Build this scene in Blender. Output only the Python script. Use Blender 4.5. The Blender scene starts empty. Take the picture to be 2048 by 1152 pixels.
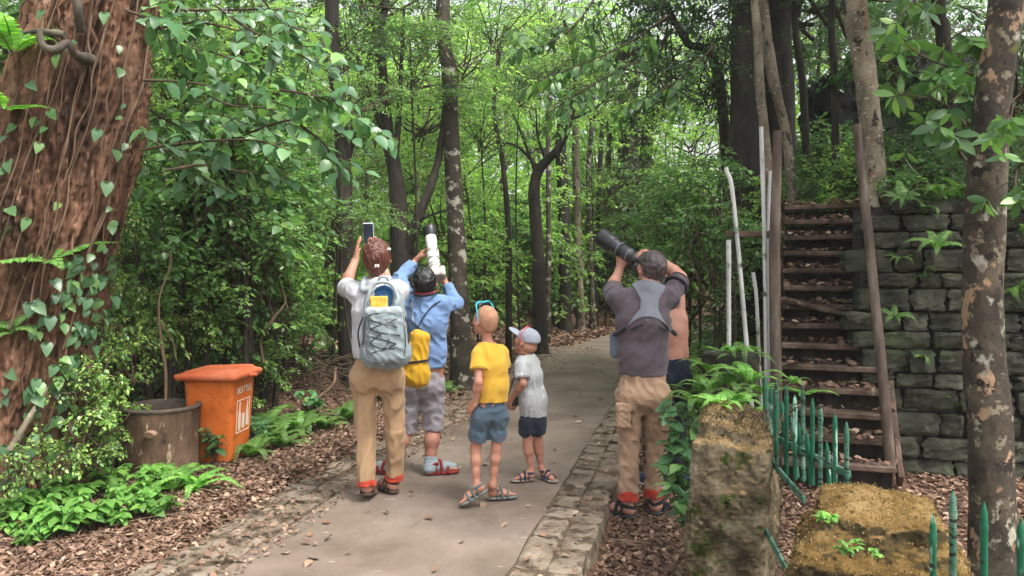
import bpy, math, random
import numpy as np
from mathutils import Vector
S = bpy.context.scene
COL = S.collection
R = math.radians

# ------------------------------------------------------------------ camera
F = 1547.0          # focal length in photo pixels (2048 wide)
CZ = 1.5            # camera height
cam_d = bpy.data.cameras.new('camera'); cam = bpy.data.objects.new('camera', cam_d); COL.objects.link(cam)
cam_d.sensor_width = 36; cam_d.lens = F/2048*36; cam_d.shift_y = -36/2048
cam_d.clip_start = .05; cam_d.clip_end = 500
cam.location = (0, 0, CZ); cam.rotation_euler = (R(90), 0, 0)
S.camera = cam

# ------------------------------------------------------------------ light
SUN_EL, SUN_AZ = R(58), R(128)      # azimuth clockwise from +Y
W = bpy.data.worlds.new('World'); S.world = W; W.use_nodes = True
nt = W.node_tree; nt.nodes.clear()
out = nt.nodes.new('ShaderNodeOutputWorld'); bg = nt.nodes.new('ShaderNodeBackground')
sky = nt.nodes.new('ShaderNodeTexSky'); sky.sky_type = 'NISHITA'; sky.sun_disc = False
sky.sun_elevation = SUN_EL; sky.sun_rotation = SUN_AZ; sky.air_density = 1.0; sky.dust_density = 4.0
hs = nt.nodes.new('ShaderNodeHueSaturation'); hs.inputs['Saturation'].default_value = .22
nt.links.new(sky.outputs[0], hs.inputs['Color']); nt.links.new(hs.outputs[0], bg.inputs['Color'])
bg.inputs['Strength'].default_value = .15
nt.links.new(bg.outputs[0], out.inputs['Surface'])
sd = bpy.data.lights.new('sun', 'SUN'); sd.energy = 1.5; sd.angle = R(10); sd.color = (1, .95, .87)
sun = bpy.data.objects.new('sun', sd); COL.objects.link(sun)
_d = Vector((math.sin(SUN_AZ)*math.cos(SUN_EL), math.cos(SUN_AZ)*math.cos(SUN_EL), math.sin(SUN_EL)))
sun.rotation_euler = _d.to_track_quat('Z', 'Y').to_euler(); sun.location = _d*30

S.view_settings.view_transform = 'Standard'; S.view_settings.look = 'None'
S.view_settings.exposure = 1.55; S.view_settings.gamma = 1.0
S.render.engine = 'CYCLES'
cy = S.cycles
cy.use_denoising = True; cy.max_bounces = 6; cy.diffuse_bounces = 4; cy.glossy_bounces = 2; cy.transmission_bounces = 4
cy.caustics_reflective = False; cy.caustics_refractive = False; cy.use_adaptive_sampling = True

# ------------------------------------------------------------------ helpers
def A(*v): return np.array(v, dtype=float)
def at(px, py, Y):
    return A((px-1024)/F*Y, Y, CZ-(py-540)/F*Y)
def nrm(v):
    v = np.asarray(v, float); return v/(np.linalg.norm(v)+1e-12)
def lin(r, g, b, k=1.0):
    f = lambda c: (c/255/12.92 if c/255 <= .04045 else ((c/255+.055)/1.055)**2.4)*k
    return (f(r), f(g), f(b), 1)
def smooth(a, b, x):
    t = np.clip((np.asarray(x, float)-a)/(b-a), 0, 1); return t*t*(3-2*t)
def sn(p, freq, seed, n=6, octv=1):
    """cheap smooth pseudo-noise, about -1..1"""
    g = np.random.default_rng(seed); p = np.asarray(p, float); o = np.zeros(p.shape[:-1]); a = 1.; tot = 0
    f = np.asarray(freq, float)*3.2
    for _ in range(octv):
        s = 0
        for i in range(n):
            k = g.normal(size=3); k /= np.linalg.norm(k); k = k*f*g.uniform(.6, 1.5)
            s = s+np.sin(p@k+g.uniform(0, 6.28))
        o += a*s/math.sqrt(n/2)/1.4; tot += a; a *= .5; f = f*2.1
    return o/tot

class MB:
    """collects vertices and faces of ONE mesh"""
    def __init__(s): s.v = []; s.lo = []; s.st = []; s.mi = []; s.n = 0; s.nl = 0
    def add(s, v, f, mi=0):
        v = np.asarray(v, float).reshape(-1, 3); f = np.asarray(f, int)
        if len(f) == 0: return
        k = f.shape[1]
        s.v.append(v); s.lo.append((f+s.n).ravel()); s.st.append(s.nl+np.arange(len(f))*k)
        s.mi.append(np.full(len(f), mi)); s.n += len(v); s.nl += f.size
    def mesh(s, name, mats, smooth_sh=True):
        me = bpy.data.meshes.new(name)
        if s.n:
            v = np.concatenate(s.v); lo = np.concatenate(s.lo); st = np.concatenate(s.st); mi = np.concatenate(s.mi)
            me.vertices.add(len(v)); me.vertices.foreach_set('co', v.astype(np.float32).ravel())
            me.loops.add(len(lo)); me.loops.foreach_set('vertex_index', lo.astype(np.int32))
            me.polygons.add(len(st)); me.polygons.foreach_set('loop_start', st.astype(np.int32))
            me.polygons.foreach_set('material_index', mi.astype(np.int32))
            me.polygons.foreach_set('use_smooth', np.full(len(st), smooth_sh))
        for m in (mats if isinstance(mats, (list, tuple)) else [mats]): me.materials.append(m)
        me.update(calc_edges=True); me.validate()
        return me
    def build(s, name, mats, parent=None, smooth_sh=True, loc=None):
        o = bpy.data.objects.new(name, s.mesh(name, mats, smooth_sh)); COL.objects.link(o)
        if loc is not None: o.location = loc
        if parent is not None: o.parent = parent
        return o

def tag(o, label=None, cat=None, group=None, kind=None):
    if label: o['label'] = label
    if cat: o['category'] = cat
    if group: o['group'] = group
    if kind: o['kind'] = kind
    return o
def empty(name, label, cat, loc=(0, 0, 0), group=None, rz=0):
    o = bpy.data.objects.new(name, None); COL.objects.link(o); o.location = tuple(loc); o.rotation_euler = (0, 0, rz)
    o.empty_display_size = .1
    return tag(o, label, cat, group)
def copy_tree(o, parent=None):
    c = o.copy(); COL.objects.link(c); c.parent = parent
    for ch in list(o.children): copy_tree(ch, c)
    return c
def settle(root):
    """children were modelled in world space: keep them there under a moved root"""
    return root

def tube(mb, pts, rad, seg=8, mi=0, amp=0, seed=0, cap=True, freq=(9, 9, 3)):
    pts = np.asarray(pts, float); n = len(pts); rad = np.broadcast_to(np.asarray(rad, float), (n,))
    t = np.gradient(pts, axis=0); t /= np.linalg.norm(t, axis=1)[:, None]+1e-9
    ref = A(0, 0, 1) if abs(t[:, 2]).mean() < .8 else A(0, 1, 0)
    u = np.cross(t, ref); u /= np.linalg.norm(u, axis=1)[:, None]+1e-9; w = np.cross(t, u)
    a = np.arange(seg)/seg*2*np.pi
    d = u[:, None]*np.cos(a)[None, :, None]+w[:, None]*np.sin(a)[None, :, None]
    V = pts[:, None]+d*rad[:, None, None]
    if amp: V = V+d*(sn(V, A(*freq), seed, 8, 2)*amp*rad[:, None]/max(rad.max(), 1e-6))[..., None]
    i, j = np.meshgrid(np.arange(n-1), np.arange(seg), indexing='ij'); j2 = (j+1) % seg
    f = np.stack([i*seg+j, i*seg+j2, (i+1)*seg+j2, (i+1)*seg+j], -1).reshape(-1, 4)
    mb.add(V, f, mi)
    if cap:
        for r in (0, n-1):
            c = np.vstack([V[r], pts[r]]); k = np.arange(seg)
            tri = np.stack([k, (k+1) % seg, np.full(seg, seg)], -1)
            mb.add(c, tri if r else tri[:, ::-1], mi)
def spline(pts, n):
    pts = np.asarray(pts, float); m = len(pts)
    P = np.vstack([2*pts[0]-pts[1], pts, 2*pts[-1]-pts[-2]]); o = []
    for q in np.linspace(0, m-1-1e-6, n):
        i = int(q); t = q-i; a, b, c, d = P[i], P[i+1], P[i+2], P[i+3]
        o.append(.5*((2*b)+(c-a)*t+(2*a-5*b+4*c-d)*t*t+(3*b-a-3*c+d)*t**3))
    return np.array(o)
def box(mb, c, sz, rot=None, mi=0, bev=0.0):
    """box with chamfered edges; rot = 3x3 columns axes"""
    h = np.asarray(sz, float)/2; b = min(bev, h.min()*.9)
    if b <= 0:
        V = A(*[[x, y, z] for x in (-1, 1) for y in (-1, 1) for z in (-1, 1)])*h
        f = [[0, 1, 3, 2], [4, 6, 7, 5], [0, 4, 5, 1], [2, 3, 7, 6], [0, 2, 6, 4], [1, 5, 7, 3]]
        if rot is not None: V = V@np.asarray(rot).T
        mb.add(V+c, f, mi); return
    V = []; idx = {}
    for x in (-1, 1):
        for y in (-1, 1):
            for z in (-1, 1):
                s = A(x, y, z)
                for k in range(3):
                    q = s*(h-b); q[k] = s[k]*h[k]; idx[(x, y, z, k)] = len(V); V.append(q)
    f4 = []; f3 = []
    for k in range(3):
        a, b2 = [(1, 2), (2, 0), (0, 1)][k]
        for s in (-1, 1):
            q = []
            for (p, r) in ((-1, -1), (1, -1), (1, 1), (-1, 1)):
                t = [0, 0, 0]; t[k] = s; t[a] = p; t[b2] = r; q.append(idx[(*t, k)])
            f4.append(q if s > 0 else q[::-1])
        for p in (-1, 1):
            for r in (-1, 1):
                t0 = [0]*3; t1 = [0]*3
                t0[k] = -1; t1[k] = 1
                for t in (t0, t1): t[a] = p; t[b2] = r
                q = [idx[(*t0, a)], idx[(*t1, a)], idx[(*t1, b2)], idx[(*t0, b2)]]
                f4.append(q if p*r > 0 else q[::-1])
    for x in (-1, 1):
        for y in (-1, 1):
            for z in (-1, 1):
                q = [idx[(x, y, z, 0)], idx[(x, y, z, 1)], idx[(x, y, z, 2)]]
                f3.append(q if x*y*z > 0 else q[::-1])
    V = A(*V)
    if rot is not None: V = V@np.asarray(rot).T
    n = mb.n
    mb.add(V+c, f4, mi)
    f3 = A(*f3).astype(int)
    mb.lo.append((f3+n).ravel()); mb.st.append(mb.nl+np.arange(len(f3))*3); mb.mi.append(np.full(len(f3), mi)); mb.nl += f3.size

# ------------------------------------------------------------------ materials
def _nodes(name):
    m = bpy.data.materials.new(name); m.use_nodes = True; t = m.node_tree; t.nodes.clear()
    o = t.nodes.new('ShaderNodeOutputMaterial'); p = t.nodes.new('ShaderNodeBsdfPrincipled')
    t.links.new(p.outputs[0], o.inputs['Surface'])
    return m, t, p, o
def ramp(t, fac, cols, pos=None, interp='LINEAR'):
    r = t.nodes.new('ShaderNodeValToRGB'); e = r.color_ramp.elements; r.color_ramp.interpolation = interp
    n = len(cols); pos = pos or [i/(max(1, n-1)) for i in range(n)]
    while len(e) < n: e.new(.5)
    for i in range(n): e[i].position = pos[i]; e[i].color = cols[i]
    t.links.new(fac, r.inputs[0]); return r.outputs[0]
def noise(t, scale, detail=4, rough=.6, stretch=(1, 1, 1), dist=0, coord='Object', off=(0, 0, 0)):
    tc = t.nodes.new('ShaderNodeTexCoord'); mp = t.nodes.new('ShaderNodeMapping')
    mp.inputs['Scale'].default_value = stretch; mp.inputs['Location'].default_value = off
    n = t.nodes.new('ShaderNodeTexNoise'); n.inputs['Scale'].default_value = scale; n.inputs['Detail'].default_value = detail
    n.inputs['Roughness'].default_value = rough; n.inputs['Distortion'].default_value = dist
    t.links.new(tc.outputs[coord], mp.inputs[0]); t.links.new(mp.outputs[0], n.inputs['Vector'])
    return n.outputs['Fac']
def mixc(t, fac, a, b, mode='MIX'):
    m = t.nodes.new('ShaderNodeMix'); m.data_type = 'RGBA'; m.blend_type = mode
    if isinstance(fac, (int, float)): m.inputs[0].default_value = fac
    else: t.links.new(fac, m.inputs[0])
    for i, q in ((6, a), (7, b)):
        if isinstance(q, tuple): m.inputs[i].default_value = q
        else: t.links.new(q, m.inputs[i])
    return m.outputs[2]
def bump(t, p, h, strength=.4, dist=.01):
    b = t.nodes.new('ShaderNodeBump'); b.inputs['Strength'].default_value = strength; b.inputs['Distance'].default_value = dist
    t.links.new(h, b.inputs['Height']); t.links.new(b.outputs[0], p.inputs['Normal']); return b
def pmat(name, cols, scale=8, stretch=(1, 1, 1), rough=.8, bs=.4, bscale=None, bd=.01, detail=5, pos=None, spec=.3, metal=0, dist=0, off=(0, 0, 0), spots=None, bstretch=None):
    m, t, p, o = _nodes(name)
    c = ramp(t, noise(t, scale, detail, .62, stretch, dist, off=off), cols, pos or ([.3+.4*i/(len(cols)-1) for i in range(len(cols))] if len(cols) > 1 else [.5]))
    for sp in (spots or []):       # (colour, scale, threshold, softness, stretch)
        f = ramp(t, noise(t, sp[1], 4, .6, sp[4] if len(sp) > 4 else (1, 1, 1), off=(3.1, 7.7, 1.3+sp[1])), [(0, 0, 0, 1), (1, 1, 1, 1)], [sp[2], min(1, sp[2]+sp[3])])
        c = mixc(t, f, c, sp[0])
    t.links.new(c, p.inputs['Base Color'])
    p.inputs['Roughness'].default_value = rough; p.inputs['Specular IOR Level'].default_value = spec; p.inputs['Metallic'].default_value = metal
    if bs: bump(t, p, noise(t, bscale or scale*3, 6, .65, bstretch or stretch), bs, bd)
    return m
def leafmat(name, cols, trans=.35, tcol=None, rough=.42, spec=.5, pos=None):
    m, t, p, o = _nodes(name)
    g = t.nodes.new('ShaderNodeNewGeometry'); oi = t.nodes.new('ShaderNodeObjectInfo')
    c = ramp(t, g.outputs['Random Per Island'], cols, pos)
    v = t.nodes.new('ShaderNodeHueSaturation'); t.links.new(c, v.inputs['Color'])
    mr = t.nodes.new('ShaderNodeMapRange'); mr.inputs['To Min'].default_value = .8; mr.inputs['To Max'].default_value = 1.25
    t.links.new(oi.outputs['Random'], mr.inputs[0]); t.links.new(mr.outputs[0], v.inputs['Value'])
    t.links.new(v.outputs[0], p.inputs['Base Color'])
    p.inputs['Roughness'].default_value = rough; p.inputs['Specular IOR Level'].default_value = spec
    tr = t.nodes.new('ShaderNodeBsdfTranslucent'); mx = t.nodes.new('ShaderNodeMixShader'); mx.inputs[0].default_value = trans
    tc = mixc(t, 1.0, v.outputs[0], tcol or (1.45, 1.55, .85, 1), 'MULTIPLY')
    t.links.new(tc, tr.inputs['Color'])
    t.links.new(p.outputs[0], mx.inputs[1]); t.links.new(tr.outputs[0], mx.inputs[2]); t.links.new(mx.outputs[0], o.inputs['Surface'])
    return m

# leaves --------------------------------------------------------------
_T = {}
def _template(rows, fold=.12, droop=.15):
    V = [[0, 0, 0]]
    for (t, w) in rows:
        z = -droop*t*t
        V += [[t, w, z+fold*w*2], [t, 0, z], [t, -w, z+fold*w*2]]
    V.append([1, 0, -droop]); n = len(rows); f = [[0, 2, 1], [0, 3, 2]]
    for i in range(n-1):
        a = 1+3*i; b = a+3
        f += [[a, a+1, b+1], [a, b+1, b], [a+1, a+2, b+2], [a+1, b+2, b+1]]
    a = 1+3*(n-1); f += [[a, a+1, 3*n+1], [a+1, a+2, 3*n+1]]
    return np.array(V, float), np.array(f)
_T['broad'] = _template([(.12, .24), (.38, .34), (.7, .22)], .10, .22)
_T['heart'] = _template([(-.06, .26), (.22, .4), (.6, .27)], .08, .25)
_T['lance'] = _template([(.25, .12), (.55, .17), (.8, .11)], .10, .25)
_T['simple'] = (A([0, 0, 0], [.42, .26, .05], [1, 0, -.1], [.42, -.26, .05]), np.array([[0, 2, 1], [0, 3, 2]]))
_T['narrow'] = (A([0, 0, 0], [.45, .14, .04], [1, 0, -.12], [.45, -.14, .04]), np.array([[0, 2, 1], [0, 3, 2]]))
_T['pinna'] = (A([0, .08, 0], [0, -.08, 0], [.7, .06, -.02], [1, 0, -.06], [.7, -.06, -.02]), np.array([[0, 1, 4], [0, 4, 2], [2, 4, 3]]))
def leaves(mb, P, D, N, L, kind='simple', mi=0, w=1.0):
    P = np.asarray(P, float); D = np.asarray(D, float); N = np.asarray(N, float); n = len(P)
    if n == 0: return
    D = D/(np.linalg.norm(D, axis=1)[:, None]+1e-9)
    s = np.cross(N, D); s /= np.linalg.norm(s, axis=1)[:, None]+1e-9; N = np.cross(D, s)
    T, f = _T[kind]; L = np.broadcast_to(np.asarray(L, float), (n,))
    V = P[:, None]+L[:, None, None]*(T[None, :, 0:1]*D[:, None]+T[None, :, 1:2]*w*s[:, None]+T[None, :, 2:3]*N[:, None])
    mb.add(V.reshape(-1, 3), (f[None]+np.arange(n)[:, None, None]*len(T)).reshape(-1, 3), mi)
# ------------------------------------------------------------------ ground
_ry = A(-4, 0, 3.79, 8.47, 11, 14, 18, 24, 32); _rx = A(-1.87, -.93, -.034, 1.07, 1.95, 3.3, 6.0, 11, 20)
_ly = A(-4, 0, 3.79, 5.395, 8, 12.5, 15.2, 18.1, 24, 32); _lx = A(-3.0, -2.2, -1.455, -1.13, -.45, .42, 1.15, 2.3, 6.6, 15)
def redge(y): return np.interp(y, _ry, _rx)
def ledge(y): return np.interp(y, _ly, _lx)
ST = nrm(A(.34, .94, 0)); SNv = A(ST[1], -ST[0], 0)          # stair run direction, and its right hand side
ST0 = A(2.43, 5.78, 0)                                       # middle of the lowest step
WY0, WS = 6.45, -.23                                         # retaining wall line: y = WY0 + WS*(x-3)
def ground(x, y):
    x = np.asarray(x, float); y = np.asarray(y, float)
    p = np.stack([x, y, 0*x], -1)
    dl = ledge(y)-.42-x; dr = x-(redge(y)+.36)
    n = sn(p, .45, 5, 6, 2)
    z = np.full(x.shape, -.10)
    zl = .0+.03*n+.62*smooth(.35, 2.0, dl)*smooth(6.6, 8.6, y)+.35*smooth(3, 12, dl)*smooth(6, 12, y)+.02*np.maximum(y-12, 0)*smooth(0, 3, dl)
    z = np.where(dl > 0, -.06+(zl+.06)*smooth(0, .12, dl), z)
    hill = 2.12*smooth(.75, 2.0, dr)*smooth(5.9, 8.0, y)+.10*np.clip(y-8.3, 0, 25)*smooth(.9, 2.6, dr)
    rel_t = (x-ST0[0])*ST[0]+(y-ST0[1])*ST[1]; rel_n = (x-ST0[0])*SNv[0]+(y-ST0[1])*SNv[1]
    stair = np.clip(rel_t/2.25, 0, 1)*2.12-.14
    beh = smooth(0, .16, y-(WY0+WS*(x-3))); wall = 2.12*beh-.02+.12*np.clip(y-8.3, 0, 25)
    k1 = smooth(-.62, -.46, rel_n)*(1-smooth(2.1, 2.6, rel_t)); k2 = smooth(.44, .5, rel_n)
    h = hill*(1-k1)+np.maximum(stair, -.02)*k1
    h = np.where(rel_n > .44, np.maximum(h*(1-k2)+wall*k2, 0), h)
    zr = -.13+.035*n+h
    z = np.where(dr > 0, -.11+(zr+.11)*smooth(0, .1, dr), z)
    return z
def gz(x, y): return float(ground(np.array([x]), np.array([y]))[0])

xs = np.unique(np.round(np.concatenate([np.linspace(-60, -8, 27), np.arange(-8, 9, .08), np.linspace(9, 60, 27)]), 3))
ys = np.unique(np.round(np.concatenate([np.linspace(-12, 1, 14), np.arange(1, 13, .08), np.arange(13, 26, .4), np.linspace(26, 90, 24)]), 3))
X, Yg = np.meshgrid(xs, ys, indexing='ij'); Z = ground(X, Yg)
V = np.stack([X, Yg, Z], -1); nx, ny = X.shape
i, j = np.meshgrid(np.arange(nx-1), np.arange(ny-1), indexing='ij')
mb = MB(); mb.add(V, np.stack([i*ny+j, (i+1)*ny+j, (i+1)*ny+j+1, i*ny+j+1], -1).reshape(-1, 4))
m_soil = pmat('leaf_mould', [lin(38, 29, 24), lin(82, 62, 50), lin(112, 86, 70)], 9, rough=.9, bs=.9, bscale=40, bd=.02, detail=8,
              spots=[(lin(150, 108, 84), 45, .58, .05), (lin(56, 30, 22), 60, .6, .04)])
tag(mb.build('ground', m_soil), kind='structure')

def strip(le, re, y0, y1, z, th, n, name, mat, jit=0, seed=0):
    y = np.linspace(y0, y1, n); l = le(y); r = re(y); k = 13
    g = np.random.default_rng(seed); mb = MB()
    if jit: l = l+g.normal(0, jit, n); r = r+g.normal(0, jit, n)
    u = np.linspace(0, 1, k); Xs = l[:, None]*(1-u)+r[:, None]*u; Ys = np.repeat(y[:, None], k, 1)
    Zs = z+.006*sn(np.stack([Xs, Ys, 0*Xs], -1), .8, 77, 6, 2)
    top = np.stack([Xs, Ys, Zs], -1)
    i, j = np.meshgrid(np.arange(n-1), np.arange(k-1), indexing='ij')
    mb.add(top, np.stack([i*k+j, i*k+j+1, (i+1)*k+j+1, (i+1)*k+j], -1).reshape(-1, 4))
    for c, s in ((0, 1), (k-1, -1)):
        a = top[:, c]; b = a-A(0, 0, th); q = np.arange(n-1)
        f = np.stack([q, q+1, n+q+1, n+q], -1)
        mb.add(np.vstack([a, b]), f if s > 0 else f[:, ::-1])
    a = top[0]; b = a-A(0, 0, th); q = np.arange(k-1); mb.add(np.vstack([a, b]), np.stack([q, k+q, k+q+1, q+1], -1))
    return mb.build(name, mat)
def concrete():
    m, t, p, o = _nodes('concrete_path')
    c = ramp(t, noise(t, 1.1, 6, .62), [lin(100, 87, 75), lin(124, 110, 99), lin(142, 127, 115)], [.33, .5, .68])
    d = ramp(t, noise(t, 3.2, 7, .7, (1, .45, 1)), [(0, 0, 0, 1), (1, 1, 1, 1)], [.55, .72]); c = mixc(t, d, c, lin(102, 89, 76))
    l = ramp(t, noise(t, 14, 3, .5, (.5, 1.6, 1), off=(4, 1, 0)), [(0, 0, 0, 1), (1, 1, 1, 1)], [.70, .74]); c = mixc(t, l, c, lin(176, 166, 154))
    g = ramp(t, noise(t, 160, 2, .5), [(0, 0, 0, 1), (1, 1, 1, 1)], [.62, .7]); c = mixc(t, g, c, lin(92, 83, 76))
    dp = ramp(t, noise(t, .9, 5, .65, (1, .6, 1), off=(9, 2, 0)), [(0, 0, 0, 1), (1, 1, 1, 1)], [.5, .68]); c = mixc(t, dp, c, mixc(t, 1.0, c, (.86, .85, .82, 1), 'MULTIPLY'))
    t.links.new(c, p.inputs['Base Color']); p.inputs['Roughness'].default_value = .85; p.inputs['Specular IOR Level'].default_value = .25
    bump(t, p, noise(t, 45, 8, .7), .5, .008); return m
m_conc = concrete()
tag(strip(ledge, redge, -3, 30, .0, .14, 200, 'concrete_path', m_conc, .006, 3), kind='structure')

m_kerb = pmat('kerb_stone', [lin(92, 79, 66), lin(124, 111, 96), lin(150, 138, 122)], 5, rough=.9, bs=.8, bscale=28, bd=.015, detail=7,
              spots=[(lin(70, 58, 44), 7, .5, .12), (lin(150, 142, 130), 26, .66, .05)])
def kerb(name, inner, sign, y0, y1, dz, seed, width=.36):
    """two courses of rough split stone slabs, each its own block in the kerb"""
    g = np.random.default_rng(seed); mb = MB()
    for row in range(2):
        y = y0
        while y < y1:
            L = g.uniform(.18, .50); w = width/2
            yc = y+L/2; xc = float(inner(yc))+sign*(.012+w*(row+.5))+(g.normal(0, .008) if row else 0)
            tx = float(inner(yc+.1)-inner(yc-.1)); d = nrm(A(tx, .2, 0)); nn = A(d[1], -d[0], 0)
            th = .17; zz = dz+g.normal(0, .006)
            rot = np.stack([nn, d, A(0, 0, 1)], 1)
            # rough block: subdivided, displaced top
            k = 7; u = np.linspace(-.5, .5, k); U, Vv = np.meshgrid(u, u, indexing='ij')
            ww = (w-.004)*(1+g.normal(0, .03)); LL = L-.007
            rr = 1-.06*(np.abs(U*2)**6+np.abs(Vv*2)**6)
            loc = np.stack([U*ww*rr+g.normal(0, .0025, U.shape), Vv*LL*rr+g.normal(0, .003, U.shape), 0*U], -1)
            e = np.maximum(np.abs(U), np.abs(Vv))*2
            wp = loc@rot.T+A(xc, yc, 0)
            loc[..., 2] = zz-.007*smooth(.82, 1, e)+.005*sn(wp, 16, 9+seed, 6, 2)+U*g.normal(0, .006)+Vv*g.normal(0, .006)
            top = loc@rot.T+A(xc, yc, 0)
            i, j = np.meshgrid(np.arange(k-1), np.arange(k-1), indexing='ij')
            mb.add(top, np.stack([i*k+j, (i+1)*k+j, (i+1)*k+j+1, i*k+j+1], -1).reshape(-1, 4))
            ring = np.concatenate([top[:-1, 0], top[-1, :-1], top[:0:-1, -1], top[0, :0:-1]])
            low = ring.copy(); low[:, 2] = -.2; low[:, :2] += g.normal(0, .004, (len(ring), 2)); m = len(ring); q = np.arange(m)
            mid = (ring+low)/2; mid[:, 2] = ring[:, 2]-.06; mid[:, :2] += g.normal(0, .008, (m, 2))
            f = np.stack([q, q+m, (q+1) % m+m, (q+1) % m], -1)
            mb.add(np.vstack([ring, mid]), f); mb.add(np.vstack([mid, low]), f)
            y += L
    return tag(mb.build(name, m_kerb, smooth_sh=False), kind='structure')
kerb('kerb_right', redge, 1, 1.2, 13, .012, 4)
kerb('kerb_left', ledge, -1, 1.2, 15, .006, 6, .40)
# mortar bed in the joints
m_bed = pmat('joint_dirt', [lin(70, 58, 46), lin(104, 90, 74)], 20, rough=.95, bs=.6, bscale=60)
tag(strip(lambda y: redge(y)-.004, lambda y: redge(y)+.35, -3, 14, -.006, .12, 160, 'kerb_bed_right', m_bed), kind='structure')
tag(strip(lambda y: ledge(y)-.40, lambda y: ledge(y)+.004, -3, 14, -.009, .12, 160, 'kerb_bed_left', m_bed), kind='structure')

# fallen leaves ------------------------------------------------------
def litter(name, n, sampler, cols, seed, L=(.018, .052), lift=.012, zf=None):
    g = np.random.default_rng(seed); x, y = sampler(g, n); n = len(x)
    z = (zf(x, y) if zf is not None else ground(x, y))+g.uniform(.002, lift, n)
    a = g.uniform(0, 6.28, n); D = np.stack([np.cos(a), np.sin(a), g.normal(0, .22, n)], -1)
    N = np.stack([g.normal(0, .4, n), g.normal(0, .4, n), np.ones(n)], -1)
    mb = MB(); h = n//2
    Ls = g.uniform(*L, n)
    leaves(mb, np.stack([x, y, z], -1)[:h], D[:h], N[:h], Ls[:h], 'broad', w=.95)
    leaves(mb, np.stack([x, y, z], -1)[h:], D[h:], N[h:]*A(1, 1, -1), Ls[h:], 'lance', w=1.7)
    m = leafmat('dead_leaves_'+name, cols, .12, (1.2, 1, .8, 1), .7, .25)
    return tag(mb.build(name, m), kind='stuff')
dead = [lin(78, 58, 50), lin(122, 97, 81), lin(150, 123, 104), lin(94, 73, 60), lin(182, 156, 134), lin(116, 86, 69), lin(94, 74, 63), lin(154, 122, 100), lin(62, 48, 42)]
def samp_l(g, n):
    y = 2.6+g.uniform(0, 1, n)**1.5*10; d = g.exponential(1.0, n); x = ledge(y)-.3-d+g.normal(0, .05, n); k = x > -6; return x[k], y[k]
def samp_r(g, n):
    y = 2.2+g.uniform(0, 1, n)**1.2*5; x = redge(y)+.40+g.uniform(0, 1, n)*1.3; return x, y
def samp_w(g, n):
    x = g.uniform(2.6, 6.5, n); y = WY0+WS*(x-3)+.12+g.exponential(.8, n); return x, y
def samp_f(g, n):
    y = g.uniform(4.2, 6.3, n); x = g.uniform(1.9, 4.2, n); k = y < WY0+WS*(x-3)-.05; return x[k], y[k]
def samp_b(g, n):
    y = 8.5+g.uniform(0, 1, n)*16; x = ledge(y)+.15-g.exponential(1.6, n); return x, y
litter('fallen_leaves', 58000, samp_l, dead, 1)
tag(S.objects['fallen_leaves'], 'brown leaf litter beside the path')
litter('fallen_leaves_verge', 20000, samp_r, dead, 2)
litter('fallen_leaves_bank', 16000, samp_b, dead, 3, (.06, .13), .03)
def samp_p(g, n):
    y = 3.2+g.uniform(0, 1, n)*12; e = g.uniform(0, 1, n) < .72; u = np.where(e, 1-g.exponential(.10, n), g.uniform(0, 1, n))
    x = redge(y)*(1-u)+ledge(y)*u; return x, y
def samp_e(g, n):
    y = 2.6+g.uniform(0, 1, n)**1.3*8; return ledge(y)+.12-g.exponential(.16, n), y
litter('crumbled_leaves', 1800, samp_e, dead, 8, (.010, .032), .008, lambda x, y: .012+0*x)
litter('scattered_leaves', 300, samp_p, dead, 4, (.03, .075), .012, lambda x, y: .008+0*x)
def samp_k(g, n):
    y = 2.6+g.uniform(0, 1, n)*9; s = g.uniform(0, 1, n) < .8
    x = np.where(s, ledge(y)-.44*g.uniform(0, 1, n)**.55, redge(y)+g.uniform(.05, .4, n)); return x, y
litter('kerb_leaves', 1500, samp_k, dead, 5, (.018, .055), .014, lambda x, y: .022+0*x)
litter('fallen_leaves_wall_top', 5000, samp_w, dead, 6, (.03, .08), .03)
litter('fallen_leaves_stair_foot', 4000, samp_f, dead, 7, (.03, .07), .02)
g = np.random.default_rng(31); mb = MB()
for k in range(420):
    sx, sy = (samp_l if k % 3 else samp_r)(g, 1)
    if not len(sx): continue
    a = g.uniform(0, 3.14); L_ = g.uniform(.04, .22); d = A(math.cos(a), math.sin(a), 0)*L_; c = A(sx[0], sy[0], float(ground(sx, sy)[0])+.018)
    tube(mb, spline([c-d, c+A(g.normal(0, .015), g.normal(0, .015), .012), c+d], 6), np.linspace(.004, .002, 6), 5)
tag(mb.build('fallen_twigs', pmat('dry_twig', [lin(88, 70, 56), lin(140, 118, 98)], 10, bs=.2)), kind='stuff')
# ------------------------------------------------------------------ foliage and bark materials
def G(*cs): return [lin(c[0]*1.02, c[1]*1.01, c[2]*.93) for c in cs]
lf_mid = leafmat('leaf_mid', G((74, 104, 72), (94, 130, 86), (114, 152, 98), (84, 118, 82), (138, 174, 112)), .48, rough=.34, spec=.6)
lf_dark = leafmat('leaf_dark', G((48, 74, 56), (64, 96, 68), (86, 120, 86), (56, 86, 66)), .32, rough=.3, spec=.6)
lf_bright = leafmat('leaf_bright', G((124, 160, 98), (146, 182, 112), (112, 150, 94), (172, 202, 130)), .55, rough=.34, spec=.6)
lf_blue = leafmat('leaf_bluish', G((72, 108, 72), (92, 130, 86), (80, 118, 76), (108, 150, 94), (134, 170, 100)), .42, rough=.34, spec=.6)
lf_herb = leafmat('leaf_herb', G((88, 134, 68), (108, 156, 78), (74, 116, 62), (132, 176, 90)), .35, rough=.5)
lf_herb2 = leafmat('leaf_creeper', G((92, 132, 76), (116, 154, 86), (80, 118, 70), (146, 178, 104), (168, 186, 118)), .42, rough=.36, spec=.6)
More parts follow.
